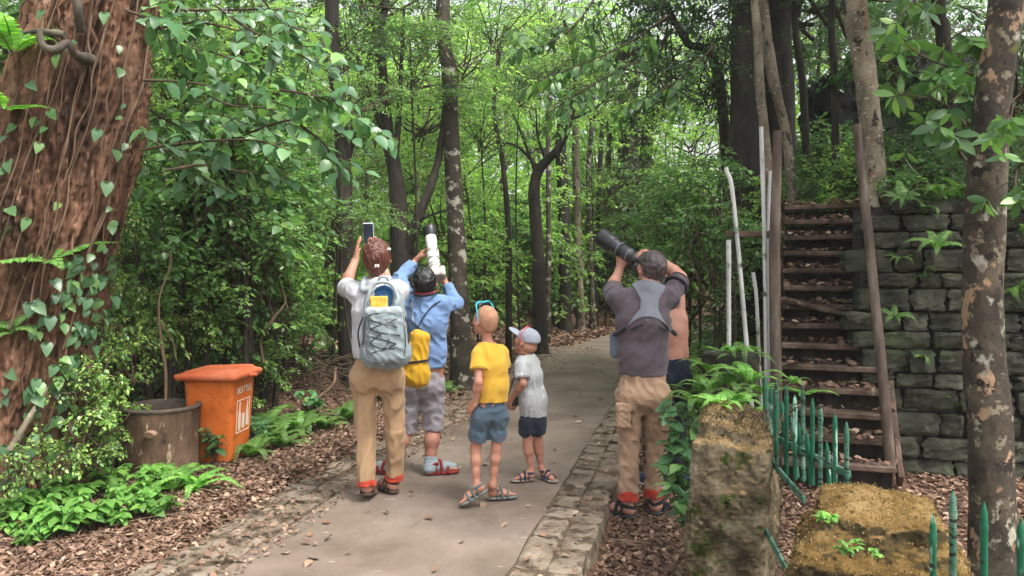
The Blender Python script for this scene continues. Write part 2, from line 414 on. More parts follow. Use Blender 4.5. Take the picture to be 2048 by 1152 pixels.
lf_fern = leafmat('leaf_fern', G((92, 150, 74), (122, 178, 90), (150, 196, 108)), .38, rough=.5)
lf_yel = leafmat('leaf_yellowish', G((130, 150, 74), (160, 176, 90), (104, 138, 66)), .45)
m_twig = pmat('twig_bark', [lin(52, 44, 34), lin(92, 78, 60)], 12, (1, 1, .3), bs=.3)
m_barkd = pmat('bark_dark', [lin(26, 22, 19), lin(46, 39, 34), lin(70, 62, 53)], 7, (1, 1, .35), bs=.8, bscale=22, bd=.02, bstretch=(1, 1, .25),
               spots=[(lin(96, 94, 82), 9, .66, .06)])
m_barkm = pmat('bark_mottled', [lin(34, 29, 24), lin(62, 55, 46), lin(92, 84, 72)], 4.5, (1, 1, .8), bs=.7, bscale=30, bd=.012,
               spots=[(lin(160, 156, 142), 8.5, .56, .05), (lin(78, 84, 50), 3.1, .62, .1)])
m_barkp = pmat('bark_pale', [lin(70, 62, 50), lin(114, 103, 86), lin(150, 140, 120)], 5, (1, 1, .55), bs=.7, bscale=24, bd=.014,
               spots=[(lin(46, 40, 32), 12, .58, .05, (1, 1, .5)), (lin(122, 92, 68), 7, .64, .05, (1, 1, .3)), (lin(176, 168, 148), 18, .60, .06, (1, 1, 1.6)), (lin(40, 36, 30), 26, .63, .04, (1, 1, 1.8))])
m_barkg = pmat('bark_grey', [lin(46, 41, 35), lin(74, 67, 58), lin(102, 95, 84)], 6, (1, 1, .5), bs=.6, bscale=24, bd=.012,
               spots=[(lin(150, 146, 132), 8, .64, .05)])

# ------------------------------------------------------------------ crowns (shared meshes)
def crown_mesh(name, seed, Rr=(1.5, 1.5, 1.0), nclump=12, nspray=7, slen=.65, nleaf=26, leaf=.09, kind='simple', mats=None, flat=.35, limb=True, w=1.0):
    g = np.random.default_rng(seed); Rr = np.asarray(Rr, float); mb = MB()
    P = []; D = []; N = []; L = []
    for c in range(nclump):
        v = g.normal(size=3); v /= np.linalg.norm(v); ctr = v*g.uniform(.35, 1)**.6*Rr
        if limb:
            base = A(g.normal(0, .1), g.normal(0, .1), -Rr[2]*g.uniform(.5, 1.1))
            mid = (base+ctr)/2+g.normal(0, .12, 3)
            tube(mb, spline([base, mid, ctr], 7), np.linspace(.022, .006, 7), 5, 1, cap=False)
        for s in range(nspray):
            o = ctr+g.normal(0, .16, 3)*Rr; ax = g.normal(size=3)*A(1, 1, flat)+v*A(.6, .6, .25); ax = nrm(ax); le = slen*g.uniform(.6, 1.25)
            tt = np.linspace(0, 1, 5)[:, None]; ln = o+ax*le*tt-A(0, 0, .28)*le*tt**2
            tube(mb, ln, np.linspace(.007, .003, 5), 3, 1, cap=False)
            m = int(nleaf*g.uniform(.7, 1.3)); t = g.uniform(.08, 1, m)
            sd_ = nrm(np.cross(ax, A(0, 0, 1))); sg = g.choice([-1, 1], m)
            lat = (g.uniform(0, 1, m)**1.3)*.30*le*(1.1-t)
            p = o+ax*le*t[:, None]-A(0, 0, .28)*le*t[:, None]**2+sd_*(sg*lat)[:, None]+g.normal(0, .022, (m, 3))
            d = ax*.7+sd_*(sg*g.uniform(.3, 1.1, m))[:, None]+g.normal(0, .25, (m, 3))-A(0, 0, .25)
            P.append(p); D.append(d); N.append(A(0, 0, 1)+g.normal(0, .38, (m, 3))); L.append(leaf*g.uniform(.6, 1.25, m))
    leaves(mb, np.concatenate(P), np.concatenate(D), np.concatenate(N), np.concatenate(L), kind, 0, w)
    return mb.mesh(name, mats)
_cm = {}
def crown_kind(key):
    if key in _cm: return _cm[key]
    fam, k = key
    sd = {'tier': 100, 'dark': 200, 'far': 300, 'bush': 400, 'bushd': 500, 'bushb': 450, 'broad': 600, 'low': 700, 'lowb': 750, 'bright': 800}[fam]+k
    if fam == 'tier': me = crown_mesh('crown', sd, (1.7, 1.7, .9), 13, 7, .75, 30, .085, 'simple', [lf_mid, m_twig], .2)
    if fam == 'bright': me = crown_mesh('crown', sd, (1.7, 1.7, 1.1), 13, 7, .7, 30, .085, 'simple', [lf_bright, m_twig], .25)
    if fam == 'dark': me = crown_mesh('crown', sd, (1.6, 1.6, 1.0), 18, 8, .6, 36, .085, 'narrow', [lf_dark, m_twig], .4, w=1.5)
    if fam == 'far': me = crown_mesh('crown', sd, (1.8, 1.8, 1.8), 18, 6, .8, 26, .13, 'simple', [lf_bright, m_twig], .5)
    if fam == 'bush': me = crown_mesh('foliage', sd, (.8, .8, .75), 14, 7, .42, 25, .078, 'simple', [lf_mid, m_twig], .4, w=1.1)
    if fam == 'bushb': me = crown_mesh('foliage', sd, (.8, .8, .75), 16, 7, .42, 24, .075, 'simple', [lf_bright, m_twig], .4, w=1.1)
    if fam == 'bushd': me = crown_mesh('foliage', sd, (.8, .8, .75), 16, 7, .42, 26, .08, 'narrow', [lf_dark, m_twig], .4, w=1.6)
    if fam == 'broad': me = crown_mesh('foliage', sd, (.75, .75, .7), 10, 6, .40, 10, .11, 'broad', [lf_blue, m_twig], .3)
    if fam == 'lowb': me = crown_mesh('foliage', sd, (.5, .5, .34), 10, 5, .30, 10, .075, 'broad', [lf_herb2, m_twig], .35)
    if fam == 'low': me = crown_mesh('foliage', sd, (.5, .5, .3), 12, 6, .30, 14, .085, 'broad', [lf_blue, m_twig], .35)
    _cm[key] = me; return me
def put_crown(parent, key, loc, sc, rz, name=None):
    me = crown_kind(key)
    o = bpy.data.objects.new(name or 'crown', me); COL.objects.link(o); o.parent = parent
    o.location = tuple(loc); o.scale = sc if isinstance(sc, tuple) else (sc, sc, sc); o.rotation_euler = (0, 0, rz); return o

def tree(name, label, pts, rads, bark, crowns=(), limbs=(), group=None, seg=12, seed=0, amp=.12, n=40, cat='tree'):
    """pts in world space; crowns [(key, xyz, scale)]; limbs [(pts, r0, r1)]"""
    g = random.Random(seed+len(label)); b = A(*pts[0]); rt = empty(name, label, cat, b, group)
    mb = MB(); P = spline(pts, n)-b; rr = np.interp(np.linspace(0, 1, n), np.linspace(0, 1, len(rads)), rads)
    tube(mb, P, rr*(1+.9*np.exp(-np.maximum(P[:, 2], 0)*5)*.5), seg, 0, amp*max(rads), seed+3, freq=(7, 7, 2.5))
    for (lp, r0, r1) in limbs:
        q = spline(lp, 18)-b; tube(mb, q, np.linspace(r0, r1, 18), 8, 0, .15*r0, seed+5)
    mb.build('trunk', bark, rt)
    for (k, p, s) in crowns: put_crown(rt, k, A(*p)-b, s, g.uniform(0, 6.28))
    return rt
def tpx(pp):
    """trunk polyline given as (px, py, depth), base dropped to the ground"""
    q = [at(*p) for p in pp]; q[0][2] = gz(q[0][0], q[0][1])-.12; return q
rg = random.Random(11)
# ------------------------------------------------------------------ the identifiable trunks
def up(p, dx, dy, z): return A(p[0]+dx, p[1]+dy, z)
def tall(name, label, pp, rads, bark, crowns=(), limbs=(), ztop=9, dx=.2, seed=0, seg=12, group=None, amp=.12):
    q = tpx(pp); q.append(up(q[-1], dx, 0, ztop)); return tree(name, label, q, rads, bark, crowns, limbs, group, seg, seed, amp)
def cr(fam, k, px, py, Y, s): return ((fam, k), at(px, py, Y), s)
# dark trunk just left of the woman
tall('forest_tree', 'straight dark trunk rising directly behind the phone-holding woman', [(702, 690, 8.6), (690, 480, 8.6), (683, 250, 8.6), (664, 0, 8.6)], [.13, .09, .085, .075, .05], m_barkd,
     [cr('dark', 0, 690, 60, 9.2, .5)], seed=1, ztop=8)
# branching dark trunk behind the two photographers
q = [(812, 650, 9.6), (800, 500, 9.6), (794, 380, 9.6), (772, 230, 9.6), (764, 60, 9.6)]
tall('forked_tree', 'dark forked trunk with a leaning limb between woman and tall white lens', q, [.17, .13, .10, .075, .05, .03], m_barkd,
     [cr('tier', 0, 740, -90, 9.6, .9), cr('tier', 1, 840, 210, 10.2, .62)],
     [([at(806, 520, 9.6), at(838, 430, 9.5), at(862, 370, 9.6), at(880, 300, 9.8), at(893, 190, 9.9)], .075, .03),
      ([at(780, 300, 9.6), at(742, 200, 9.5), at(722, 140, 9.6), at(700, 40, 9.6)], .04, .015),
      ([at(838, 440, 9.5), at(876, 425, 9.3), at(905, 418, 9.1)], .02, .008),
      ([at(790, 350, 9.6), at(800, 180, 9.6), at(808, 20, 9.6)], .04, .02)], seed=2, ztop=5.4)
tall('mottled_tree', 'tall mottled grey trunk behind the man in the blue shirt', [(925, 690, 9.87), (915, 520, 9.87), (905, 330, 9.87), (898, 150, 9.87), (886, -20, 9.87)], [.15, .115, .105, .098, .09, .07], m_barkm,
     [cr('tier', 2, 925, 90, 9.45, .5), cr('tier', 0, 860, 30, 10.08, .5)], seed=3, ztop=9, seg=16)
tall('thin_tree', 'thin dark whip-like trunk above the head of the boy in yellow', [(1017, 650, 12.49), (1017, 480, 12.49), (1006, 330, 12.49), (988, 210, 12.49), (1010, 60, 12.49)], [.058, .05, .043, .036, .026, .018], m_barkd,
     [cr('tier', 0, 985, 30, 12.85, .75)], [([at(1003, 300, 12.49), at(960, 330, 12.26), at(925, 355, 12.14)], .018, .006), ([at(1006, 300, 12.49), at(950, 275, 12.38)], .015, .005)], seed=4, ztop=5)
q = [(1082, 655, 13.80), (1076, 520, 13.80), (1070, 420, 13.80), (1068, 380, 13.80), (1080, 336, 13.80), (1118, 295, 13.68), (1142, 235, 13.68)]
tree('forked_tree', 'dark y-shaped tree whose right arm bends over the path', [*tpx(q), at(1150, 130, 13.56), at(1128, 40, 13.43)], [.125, .112, .104, .10, .09, .066, .054, .042, .026], m_barkd,
     [cr('dark', 1, 1110, 110, 13.43, .55), cr('bright', 0, 1190, 190, 13.68, .42), cr('tier', 2, 1075, 150, 13.92, .5)],
     [([at(1078, 340, 13.80), at(1062, 320, 13.80), at(1030, 290, 13.56), at(985, 285, 13.43)], .04, .015), ([at(1072, 350, 13.80), at(1048, 280, 13.68), at(1020, 215, 13.68)], .04, .012),
      ([at(1092, 320, 13.80), at(1076, 275, 13.80), at(1072, 220, 13.80)], .035, .012), ([at(1140, 240, 13.68), at(1180, 222, 13.68), at(1226, 190, 13.56)], .028, .01),
      ([at(1010, 290, 13.43), at(970, 310, 13.31), at(930, 360, 13.19)], .015, .006)], seed=5, seg=14)
tall('mottled_tree', 'stout mottled trunk with a round white mark beyond the big black lens', [(1246, 640, 21), (1252, 480, 21), (1262, 360, 21), (1258, 250, 21)], [.31, .27, .25, .2, .13], m_barkm,
     [cr('bright', 1, 1250, 130, 21, 1.0)], seed=6, ztop=7, seg=16)
mbx = MB(); _p = at(1246, 413, 20.71); tube(mbx, [_p-A(0, .03, 0), _p+A(0, .04, 0)], [.115, .11], 16)
_rt = S.objects['mottled_tree.001']; _o = mbx.build('white_mark', pmat('white_paint', [lin(205, 205, 198)], bs=0), _rt); _o.location = -_rt.location
tall('grey_tree', 'grey trunk leaning beside the stout trunk with the white mark', [(1272, 640, 22), (1278, 470, 22), (1290, 330, 22)], [.25, .21, .19, .13], m_barkg, [cr('bright', 0, 1320, 170, 22, 1.0)], seed=7, ztop=7)
mids = [((1096, 650, 16), (1097, 420, 16), (1098, 200, 16), 0.053, m_barkm, 'slim spotted trunk just right of the y-shaped dark tree'),
        ((1130, 640, 18), (1128, 430, 18), (1122, 280, 18), 0.144, m_barkd, 'plain dark trunk between the y-shaped tree and the speckled pair'),
        ((1162, 640, 18.5), (1155, 450, 18.5), (1152, 260, 18.5), 0.093, m_barkp, 'pale reddish speckled trunk left of the big black lens'),
        ((1186, 650, 19), (1180, 470, 19), (1178, 330, 19), 0.072, m_barkm, 'slender speckled trunk directly below the black lens hood'),
        ((1190, 600, 20), (1197, 400, 20), (1206, 240, 20), 0.065, m_barkd, 'dark thin trunk leaning right above the black lens hood'),
        ((1222, 620, 22), (1222, 450, 22), (1218, 300, 22), 0.073, m_barkg, 'thin grey trunk in the gap left of the white-marked tree')]
for k, (a, b, c, r, bk, lb) in enumerate(mids):
    tall('slim_tree', lb, [a, b, c], [r*1.15, r, r*.9, r*.6], bk, [cr('tier' if k % 2 else 'bright', k % 3, c[0]+rg.uniform(-60, 60), c[1]-120-rg.uniform(0, 60), c[2], .6)], seed=20+k, ztop=6.5)
# right-hand bank; crowns above the view are added to darken it
tall('dark_tree', 'broad shadowed dark trunk on the bank left of the twin crooked stems', [(1488, 420, 9.6), (1490, 250, 9.6), (1494, 0, 9.6)], [.22, .19, .18, .14], m_barkd, [(('dark', 1), A(3.2, 10, 6.6), 1.5)], seed=40, ztop=8, seg=16)
tall('dark_tree', 'wide dark trunk directly behind the twin crooked stems', [(1562, 360, 9.9), (1560, 200, 9.9), (1556, 0, 9.9)], [.21, .18, .17, .14], m_barkd, [(('dark', 2), A(4.2, 10.5, 6.2), 1.5)], seed=41, ztop=8, seg=16)
tree('crooked_tree', 'crooked pale stem, left one of the close pair above the poles', [*tpx([(1552, 430, 8.1), (1533, 300, 8.1), (1521, 190, 8.1), (1515, 70, 8.1), (1508, -30, 8.1)]), A(2.5, 8.1, 6)], [.06, .05, .048, .045, .04, .03], m_barkp, [], seed=42)
tree('crooked_tree', 'crooked red-brown stem, right one of the close pair behind the stair post', [*tpx([(1592, 420, 8.3), (1576, 300, 8.2), (1556, 200, 8.2), (1540, 120, 8.2), (1530, 30, 8.2), (1526, -30, 8.2)]), A(2.6, 8.2, 6)], [.055, .05, .055, .058, .05, .045, .03], m_barkp, [], seed=43)
tree('pale_tree', 'pale flaking trunk with a knotted root on top of the stone wall', [*tpx([(1752, 470, 7.2), (1748, 360, 7.2), (1738, 220, 7.2), (1724, 100, 7.2), (1708, -20, 7.2)]), A(3.1, 7.3, 6.5)], [.13, .105, .095, .10, .105, .07], m_barkp, [(('dark', 0), A(3.4, 7.4, 5.8), 1.3), (('tier', 1), A(4.4, 7.0, 5.6), 1.1)],
     [([at(1750, 380, 7.15), at(1740, 395, 6.95), at(1752, 440, 6.85), at(1760, 500, 6.8)], .09, .03), ([at(1756, 380, 7.15), at(1790, 420, 6.9), at(1800, 470, 6.8)], .07, .025)], seed=44, seg=16)
tall('slim_tree', 'narrow dark trunk in front of the black ruin wall', [(1672, 300, 8.9), (1670, 180, 8.9), (1664, 0, 8.9)], [.045, .04, .038, .03], m_barkd, [], seed=45, ztop=7)
tall('slim_tree', 'thin trunk with a feathery side shoot left of the black ruin wall', [(1618, 330, 9.4), (1606, 180, 9.4), (1590, 0, 9.4)], [.05, .045, .04, .03], m_barkd, [], seed=49, ztop=7)
tall('grey_tree', 'short-looking grey trunk among bushes between flaking tree and blotched trunk', [(1902, 395, 7.6), (1900, 220, 7.6), (1886, 60, 7.6), (1878, -20, 7.6)], [.085, .07, .07, .065, .05], m_barkd, [(('dark', 0), A(4.6, 8.2, 6.2), 1.2)], seed=46, ztop=7)
m_blotch = pmat('bark_blotched', [lin(38, 33, 27), lin(64, 56, 46), lin(96, 86, 70)], 7, (1, 1, .7), bs=.8, bscale=30, bd=.012, rough=.85,
                spots=[(lin(150, 122, 96), 8.5, .60, .03, (1, 1, .8)), (lin(156, 152, 136), 9.5, .60, .05, (1, 1, .8)), (lin(122, 112, 94), 13, .60, .04), (lin(92, 96, 48), 5, .66, .06), (lin(34, 29, 24), 14, .58, .05)])
tree('blotched_tree', 'big near trunk with brown, black and cream blotched bark beside the wall', [*tpx([(1990, 1180, 3.5), (1982, 900, 3.55), (1966, 700, 3.6), (1970, 420, 3.6), (1992, 150, 3.6), (2014, -30, 3.6)]), A(2.5, 3.7, 5)], [.108, .094, .090, .083, .078, .074, .06], m_blotch,
     [(('dark', 1), A(3.0, 4.4, 5.5), 1.1), (('dark', 0), A(4.3, 4.7, 5.7), 1.2), (('dark', 2), A(4.2, 3.3, 6.2), 1.2)], seed=47, seg=40, n=120, amp=.10)  # unseen crowns added overhead to shade the stone wall
tall('leaning_tree', 'dark limb sloping down rightward under the high canopy right of the path', [(1475, 330, 10.5), (1440, 175, 10.5), (1372, 82, 10.5), (1330, 0, 10.5)], [.09, .07, .05, .04, .02], m_barkd, [cr('dark', 2, 1340, 70, 10.6, .75), cr('dark', 0, 1230, 60, 10.8, .6), cr('dark', 1, 1420, 120, 10.2, .6)], seed=48, dx=-.3, ztop=6)

# ------------------------------------------------------------------ the forest behind: many slim trees
gr = random.Random(5)
kinds = [('tier', 'bright'), ('tier', 'tier'), ('bright', 'far'), ('dark', 'tier')]
made = 0; spots = []
for k in range(900):
    Y = 9.5+gr.random()**1.15*30; xs_ = (gr.uniform(-200, 2250)-1024)/F*Y
    x = xs_
    if ledge(Y)-1.3 < x < redge(Y)+1.6: continue
    if x > redge(Y) and Y < 12.5: continue
    if Y < 15.5 and 1030 < xs_/Y*F+1024 < 1190: continue
    if Y < 11 and 640 < xs_/Y*F+1024 < 960: continue
    if any((x-a)**2+(Y-b)**2 < (1.1 if Y < 20 else 1.9)**2 for a, b in spots): continue
    spots.append((x, Y)); made += 1
    if made > 95: break
lab = {0: 'slim brown forest tree with a dark trunk far behind the people', 1: 'slim pale forest tree with a light speckled trunk far behind the people'}
for k, (x, Y) in enumerate(spots):
    z0 = gz(x, Y)-.1; h = gr.uniform(5.5, 10.5) if Y < 22 else gr.uniform(8, 14); r = gr.choice([.028, .035, .04, .05, .06, .085])
    pale = gr.random() < .35; bk = gr.choice([m_barkp, m_barkm]) if pale else gr.choice([m_barkd, m_barkd, m_barkg])
    pts = [A(x, Y, z0)]
    lean = gr.uniform(-.2, .2)
    for q in range(1, 5): pts.append(A(x+lean*h*q/4+gr.uniform(-.22, .22), Y+gr.uniform(-.1, .1), z0+h*q/4))
    px = 1024+x/Y*F
    fam = gr.choice(['bright', 'tier', 'far'] if Y > 17 else ['tier', 'bright', 'tier'])
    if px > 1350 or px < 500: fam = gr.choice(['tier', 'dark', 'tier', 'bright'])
    crs = []
    for c in range(3 if Y > 14 else 3):
        zz = z0+min(h, .36*Y+1.0)*gr.uniform(.22, 1.0); t = (zz-z0)/h
        crs.append(((fam, gr.randrange(3)), A(x+lean*h*t+gr.uniform(-.8, .8), Y+gr.uniform(-.7, .7), zz), gr.uniform(.55, 1.0)*(1 if Y < 20 else 1.35)))
    tree('forest_tree', lab[int(pale)], pts, [r*1.2, r, r*.85, r*.6, r*.3], bk, crs, (), 'slim pale trees of the far forest' if pale else 'slim dark trees of the far forest', 8, 200+k, .12, 16)

# far-off wood that closes the view: one mass
g = np.random.default_rng(91); mb = MB()
n = 42000; th = g.uniform(-1.05, 1.05, n); rr = 40+g.uniform(0, 1, n)**1.5*16; xx = np.sin(th)*rr; yy = np.cos(th)*rr
ctr = g.uniform(-1, 1, (260, 1))*1.05; cz = g.uniform(0, 1, 260)**1.4*11; crad = g.uniform(1.2, 3.0, 260); cR = 42+g.uniform(0, 12, 260)
ci = g.integers(0, 260, n); v = g.normal(size=(n, 3)); v /= np.linalg.norm(v, axis=1)[:, None]; v *= (g.uniform(.3, 1, n)**.5*crad[ci])[:, None]
P = np.stack([np.sin(ctr[ci, 0])*cR[ci]+v[:, 0], np.cos(ctr[ci, 0])*cR[ci]+v[:, 1], 1.0+cz[ci]+v[:, 2]*.8], -1)
P[:, 2] += .02*np.maximum(P[:, 1]-12, 0)
leaves(mb, P, g.normal(size=(n, 3)), A(0, 0, 1)+g.normal(0, .6, (n, 3)), g.uniform(.25, .6, n), 'simple', 0, 1.4)
tag(mb.build('distant_wood', [lf_bright]), 'mass of pale green leaves closing the far end of the forest', kind='stuff')

# feathery saplings between and in front of the trunks
sap = [(960, 240, 9.8, .50), (930, 350, 8.9, .34), (700, 180, 8.3, .45), (1040, 130, 10.4, .55), (1180, 110, 10.8, .6), (1300, 180, 11.5, .6),
       (1210, 380, 13, .5), (960, 520, 9.6, .36), (1300, 420, 11.5, .6), (1340, 300, 11, .6), (680, 430, 8.2, .4), (1380, 250, 11, .6), (820, 120, 9.2, .5), (1250, 540, 13, .5)]
for k, (px, py, Y, s_) in enumerate(sap):
    while ledge(Y)-.75 < (px-1024)/F*Y+.25*math.sin(k*2.1) < redge(Y)+.6: Y += .5; s_ *= 1.03
    c = at(px, py, Y); b = A(c[0]+.25*math.sin(k*2.1), Y+.1, gz(c[0], Y)-.05)
    tree('sapling', 'thin sapling with feathery light leaves among the trunks over the path', [b, (b+c)/2+A(.08*math.cos(k), 0, 0), c], [.022, .017, .01], m_barkd,
         [((('tier', 'bright')[k % 2], k % 3), c, s_)], (), 'saplings among the trunks', 7, 700+k, .1, 12)
# ------------------------------------------------------------------ understorey shrubs
def shrub(label, x, y, fam, s, group=None, zoff=.0, name='shrub', sq=1.0):
    rt = empty(name, label, 'shrub', (x, y, gz(x, y)-.03), group)
    put_crown(rt, (fam, rg.randrange(3)), (0, 0, .72*s*sq+zoff), (s, s, s*sq), rg.uniform(0, 6.28), 'foliage')
    return rt
gl = 'leafy shrubs filling the wood left of the path'; ll = 'leafy green shrub of the thicket behind the bin and the photographers'
cnt = 0; sp = []
for k in range(3000):
    Y = 7.2+gr.random()**1.3*13; d = 1.5+gr.random()**1.2*9; x = float(ledge(Y))-.42-d
    if Y > 8.6 and d < 2.3: continue
    px = 1024+x/Y*F
    if px < -60: continue
    if any((x-a)**2+(Y-b)**2 < (.62 if Y < 12 else .9)**2 for a, b in sp): continue
    sp.append((x, Y)); cnt += 1
    if cnt > 92: break
    s = gr.uniform(.6, 1.15)*(1 if d > 2 else .7)
    shrub(ll, x, Y, gr.choice(['bush', 'bushb', 'bushb', 'bush', 'broad']), s, gl)
gl2 = 'leafy shrubs beyond the far bend of the path'; ll2 = 'green shrub of the undergrowth beyond the far bend of the path'
for k in range(120):
    Y = 15+gr.random()*14; x = float(ledge(Y))-2.3-gr.random()**1.5*9 if k % 3 else float(redge(Y))+.8+gr.random()*4
    shrub(ll2, x, Y, gr.choice(['bush', 'bushb', 'bushb']), gr.uniform(.9, 1.9), gl2)
gl3 = 'shrubs covering the slope right of the path'; ll3 = 'green shrub on the steep slope behind the shirtless person'
sp = []
for k in range(1200):
    Y = 6.6+gr.random()*7; d = .55+gr.random()*2.3; x = float(redge(Y))+.36+d
    rel_n = (x-ST0[0])*SNv[0]+(Y-ST0[1])*SNv[1]; rel_t = (x-ST0[0])*ST[0]+(Y-ST0[1])*ST[1]
    if rel_n > -.75 and rel_t < 2.6: continue
    if any((x-a)**2+(Y-b)**2 < .52**2 for a, b in sp): continue
    sp.append((x, Y)); shrub(ll3, x, Y, gr.choice(['bush', 'bushb', 'bushb', 'low']), gr.uniform(.4, .75), gl3)
    if len(sp) > 42: break
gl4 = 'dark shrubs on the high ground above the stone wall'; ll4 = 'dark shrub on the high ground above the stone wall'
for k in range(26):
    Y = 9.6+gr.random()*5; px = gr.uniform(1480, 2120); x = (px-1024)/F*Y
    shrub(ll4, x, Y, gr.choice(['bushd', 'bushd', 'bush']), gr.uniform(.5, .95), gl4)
# ------------------------------------------------------------------ signed-distance modelling (for rounded and organic shapes)
class Sdf:
    def __init__(s): s.ops = []; s.lo = []; s.hi = []; s.disp = None; s.amp = 0
    def _bb(s, pts, r):
        pts = np.atleast_2d(pts); s.lo.append(pts.min(0)-r); s.hi.append(pts.max(0)+r)
    def cap(s, a, b, ra, rb=None, n=None, q=1.0, k=.015, flat=False, op='u'):
        a = np.asarray(a, float); b = np.asarray(b, float); rb = ra if rb is None else rb
        ab = b-a; L = np.linalg.norm(ab)+1e-9; n = None if n is None else nrm(n)
        def f(p):
            d = p-a; t = (d@ab)/(L*L); tc = np.clip(t, 0, 1)
            v = d-(t if flat else tc)[:, None]*ab; r = ra+(rb-ra)*tc
            if n is not None: v = v+n*((v@n)*(1/q-1))[:, None]
            o = np.sqrt((v*v).sum(1))-r
            if n is not None and q < 1: o = o*(.5+.5*q)
            if flat: o = np.maximum(o, np.maximum(t-1, -t)*L)
            return o
        if op == 'u': s._bb([a, b], max(ra, rb)*max(1, q)+.02)
        s.ops.append((op, f, k)); return s
    def ell(s, c, rad, M=None, k=.015, op='u'):
        c = np.asarray(c, float); rad = np.asarray(rad, float); M = np.eye(3) if M is None else np.asarray(M, float)  # rows = axes
        def f(p):
            v = ((p-c)@M.T)/rad; l = np.sqrt((v*v).sum(1)); g = np.sqrt(((v/rad)**2).sum(1))+1e-9
            return l*(l-1)/g
        if op == 'u': s._bb([c], rad.max()+.02)
        s.ops.append((op, f, k)); return s
    def box(s, c, half, M=None, r=.01, k=.01, op='u', taper=None):
        c = np.asarray(c, float); half = np.asarray(half, float)-r; M = np.eye(3) if M is None else np.asarray(M, float)
        def f(p):
            v = (p-c)@M.T; h = half
            if taper is not None:
                sc = 1+(taper-1)*np.clip((v[:, 2]/(2*half[2])+.5), 0, 1); h = np.stack([half[0]*sc, half[1]*sc, np.full(len(v), half[2])], -1)
            q = np.abs(v)-h; return np.sqrt((np.maximum(q, 0)**2).sum(1))+np.minimum(q.max(1), 0)-r
        if op == 'u': s._bb([c], np.linalg.norm(half)*max(1, taper or 1)+r+.02)
        s.ops.append((op, f, k)); return s
    def cut(s, p0, n, k=.004):
        """remove everything on the side n points to"""
        p0 = np.asarray(p0, float); n = nrm(n); s.ops.append(('c', lambda p: (p-p0)@n, k)); return s
    def neckcut(s, p0, n, c, rad, k=.004):
        p0 = np.asarray(p0, float); n = nrm(n); c = np.asarray(c, float)
        s.ops.append(('c', lambda p: np.minimum((p-p0)@n, rad-np.sqrt(((p-c)**2).sum(1))), k)); return s
    def clip_(s, f, k=.004): s.ops.append(('c', f, k)); return s
    def _eval(s, p, sel=None, Rr=None):
        d = np.full(len(p), 1e3)
        for i, (op, f, k) in enumerate(s.ops):
            if op == 'u':
                if sel is not None:
                    m = sel[i]
                    if not m.any(): continue
                    idx = np.nonzero(m)[0]; x = f(p[idx]); y = d[idx]
                else: idx = None; x = f(p); y = d
                h = np.maximum(k-np.abs(x-y), 0)/k; r = np.minimum(x, y)-h*h*k*.25
                if idx is None: d = r
                else: d[idx] = r
            else:
                x = f(p) if op == 'c' else -f(p)
                h = np.maximum(k-np.abs(x-d), 0)/k; d = np.maximum(x, d)+h*h*k*.25
        return d
    def surface(s, h):
        lo = np.min(s.lo, 0)-2*h-s.amp; hi = np.max(s.hi, 0)+2*h+s.amp; B = 8
        nb = np.ceil((hi-lo)/(h*B)).astype(int); bs_ = h*B
        I = np.stack(np.meshgrid(*[np.arange(n) for n in nb], indexing='ij'), -1).reshape(-1, 3); C = lo+(I+.5)*bs_-h*.5
        Rd = bs_*.87*1.35+s.amp+.012
        pc = [f(C) if op == 'u' else None for op, f, k in s.ops]
        d = s._eval(C); act = np.nonzero(np.abs(d) < Rd*1.15)[0]
        Fg = np.where(d < 0, -1., 1.).astype(np.float32).reshape(*nb, 1, 1, 1)*np.ones((1, 1, 1, B, B, B), np.float32)
        off = np.stack(np.meshgrid(*[np.arange(B)]*3, indexing='ij'), -1).reshape(-1, 3)
        for ch in range(0, len(act), 1500):
            a = act[ch:ch+1500]
            p = (lo+(I[a][:, None]*B+off[None])*h).reshape(-1, 3)
            sel = [None if q is None else np.repeat(q[a] < Rd*1.2+.05, B**3) for q in pc]
            v = s._eval(p, sel)
            if s.disp is not None:
                near = np.abs(v) < s.amp*2+.02; v[near] += s.disp(p[near])
            Fg[I[a][:, 0], I[a][:, 1], I[a][:, 2]] = np.clip(v, -1, 1).reshape(-1, B, B, B)
        Fv = Fg.transpose(0, 3, 1, 4, 2, 5).reshape(nb[0]*B, nb[1]*B, nb[2]*B)
        ins = Fv < 0; n0, n1, n2 = Fv.shape
        c8 = [ins[a:n0-1+a, b:n1-1+b, c:n2-1+c] for a in (0, 1) for b in (0, 1) for c in (0, 1)]
        an = c8[0].copy(); al = c8[0].copy()
        for q in c8[1:]: an |= q; al &= q
        cell = np.argwhere(an & ~al)
        idm = np.full((n0-1, n1-1, n2-1), -1, np.int32); idm[cell[:, 0], cell[:, 1], cell[:, 2]] = np.arange(len(cell))
        acc = np.zeros((len(cell), 3)); cnt = np.zeros(len(cell))
        for ax in range(3):
            o1, o2 = [q for q in range(3) if q != ax]
            for a in (0, 1):
                for b in (0, 1):
                    st = np.zeros(3, int); st[o1] = a; st[o2] = b; p0 = cell+st; p1 = p0.copy(); p1[:, ax] += 1
                    f0 = Fv[p0[:, 0], p0[:, 1], p0[:, 2]]; f1 = Fv[p1[:, 0], p1[:, 1], p1[:, 2]]; m = (f0 < 0) != (f1 < 0)
                    t = f0[m]/(f0[m]-f1[m]); q = p0[m].astype(float); q[:, ax] += t; acc[m] += q; cnt[m] += 1
        V = lo+acc/cnt[:, None]*h; faces = []
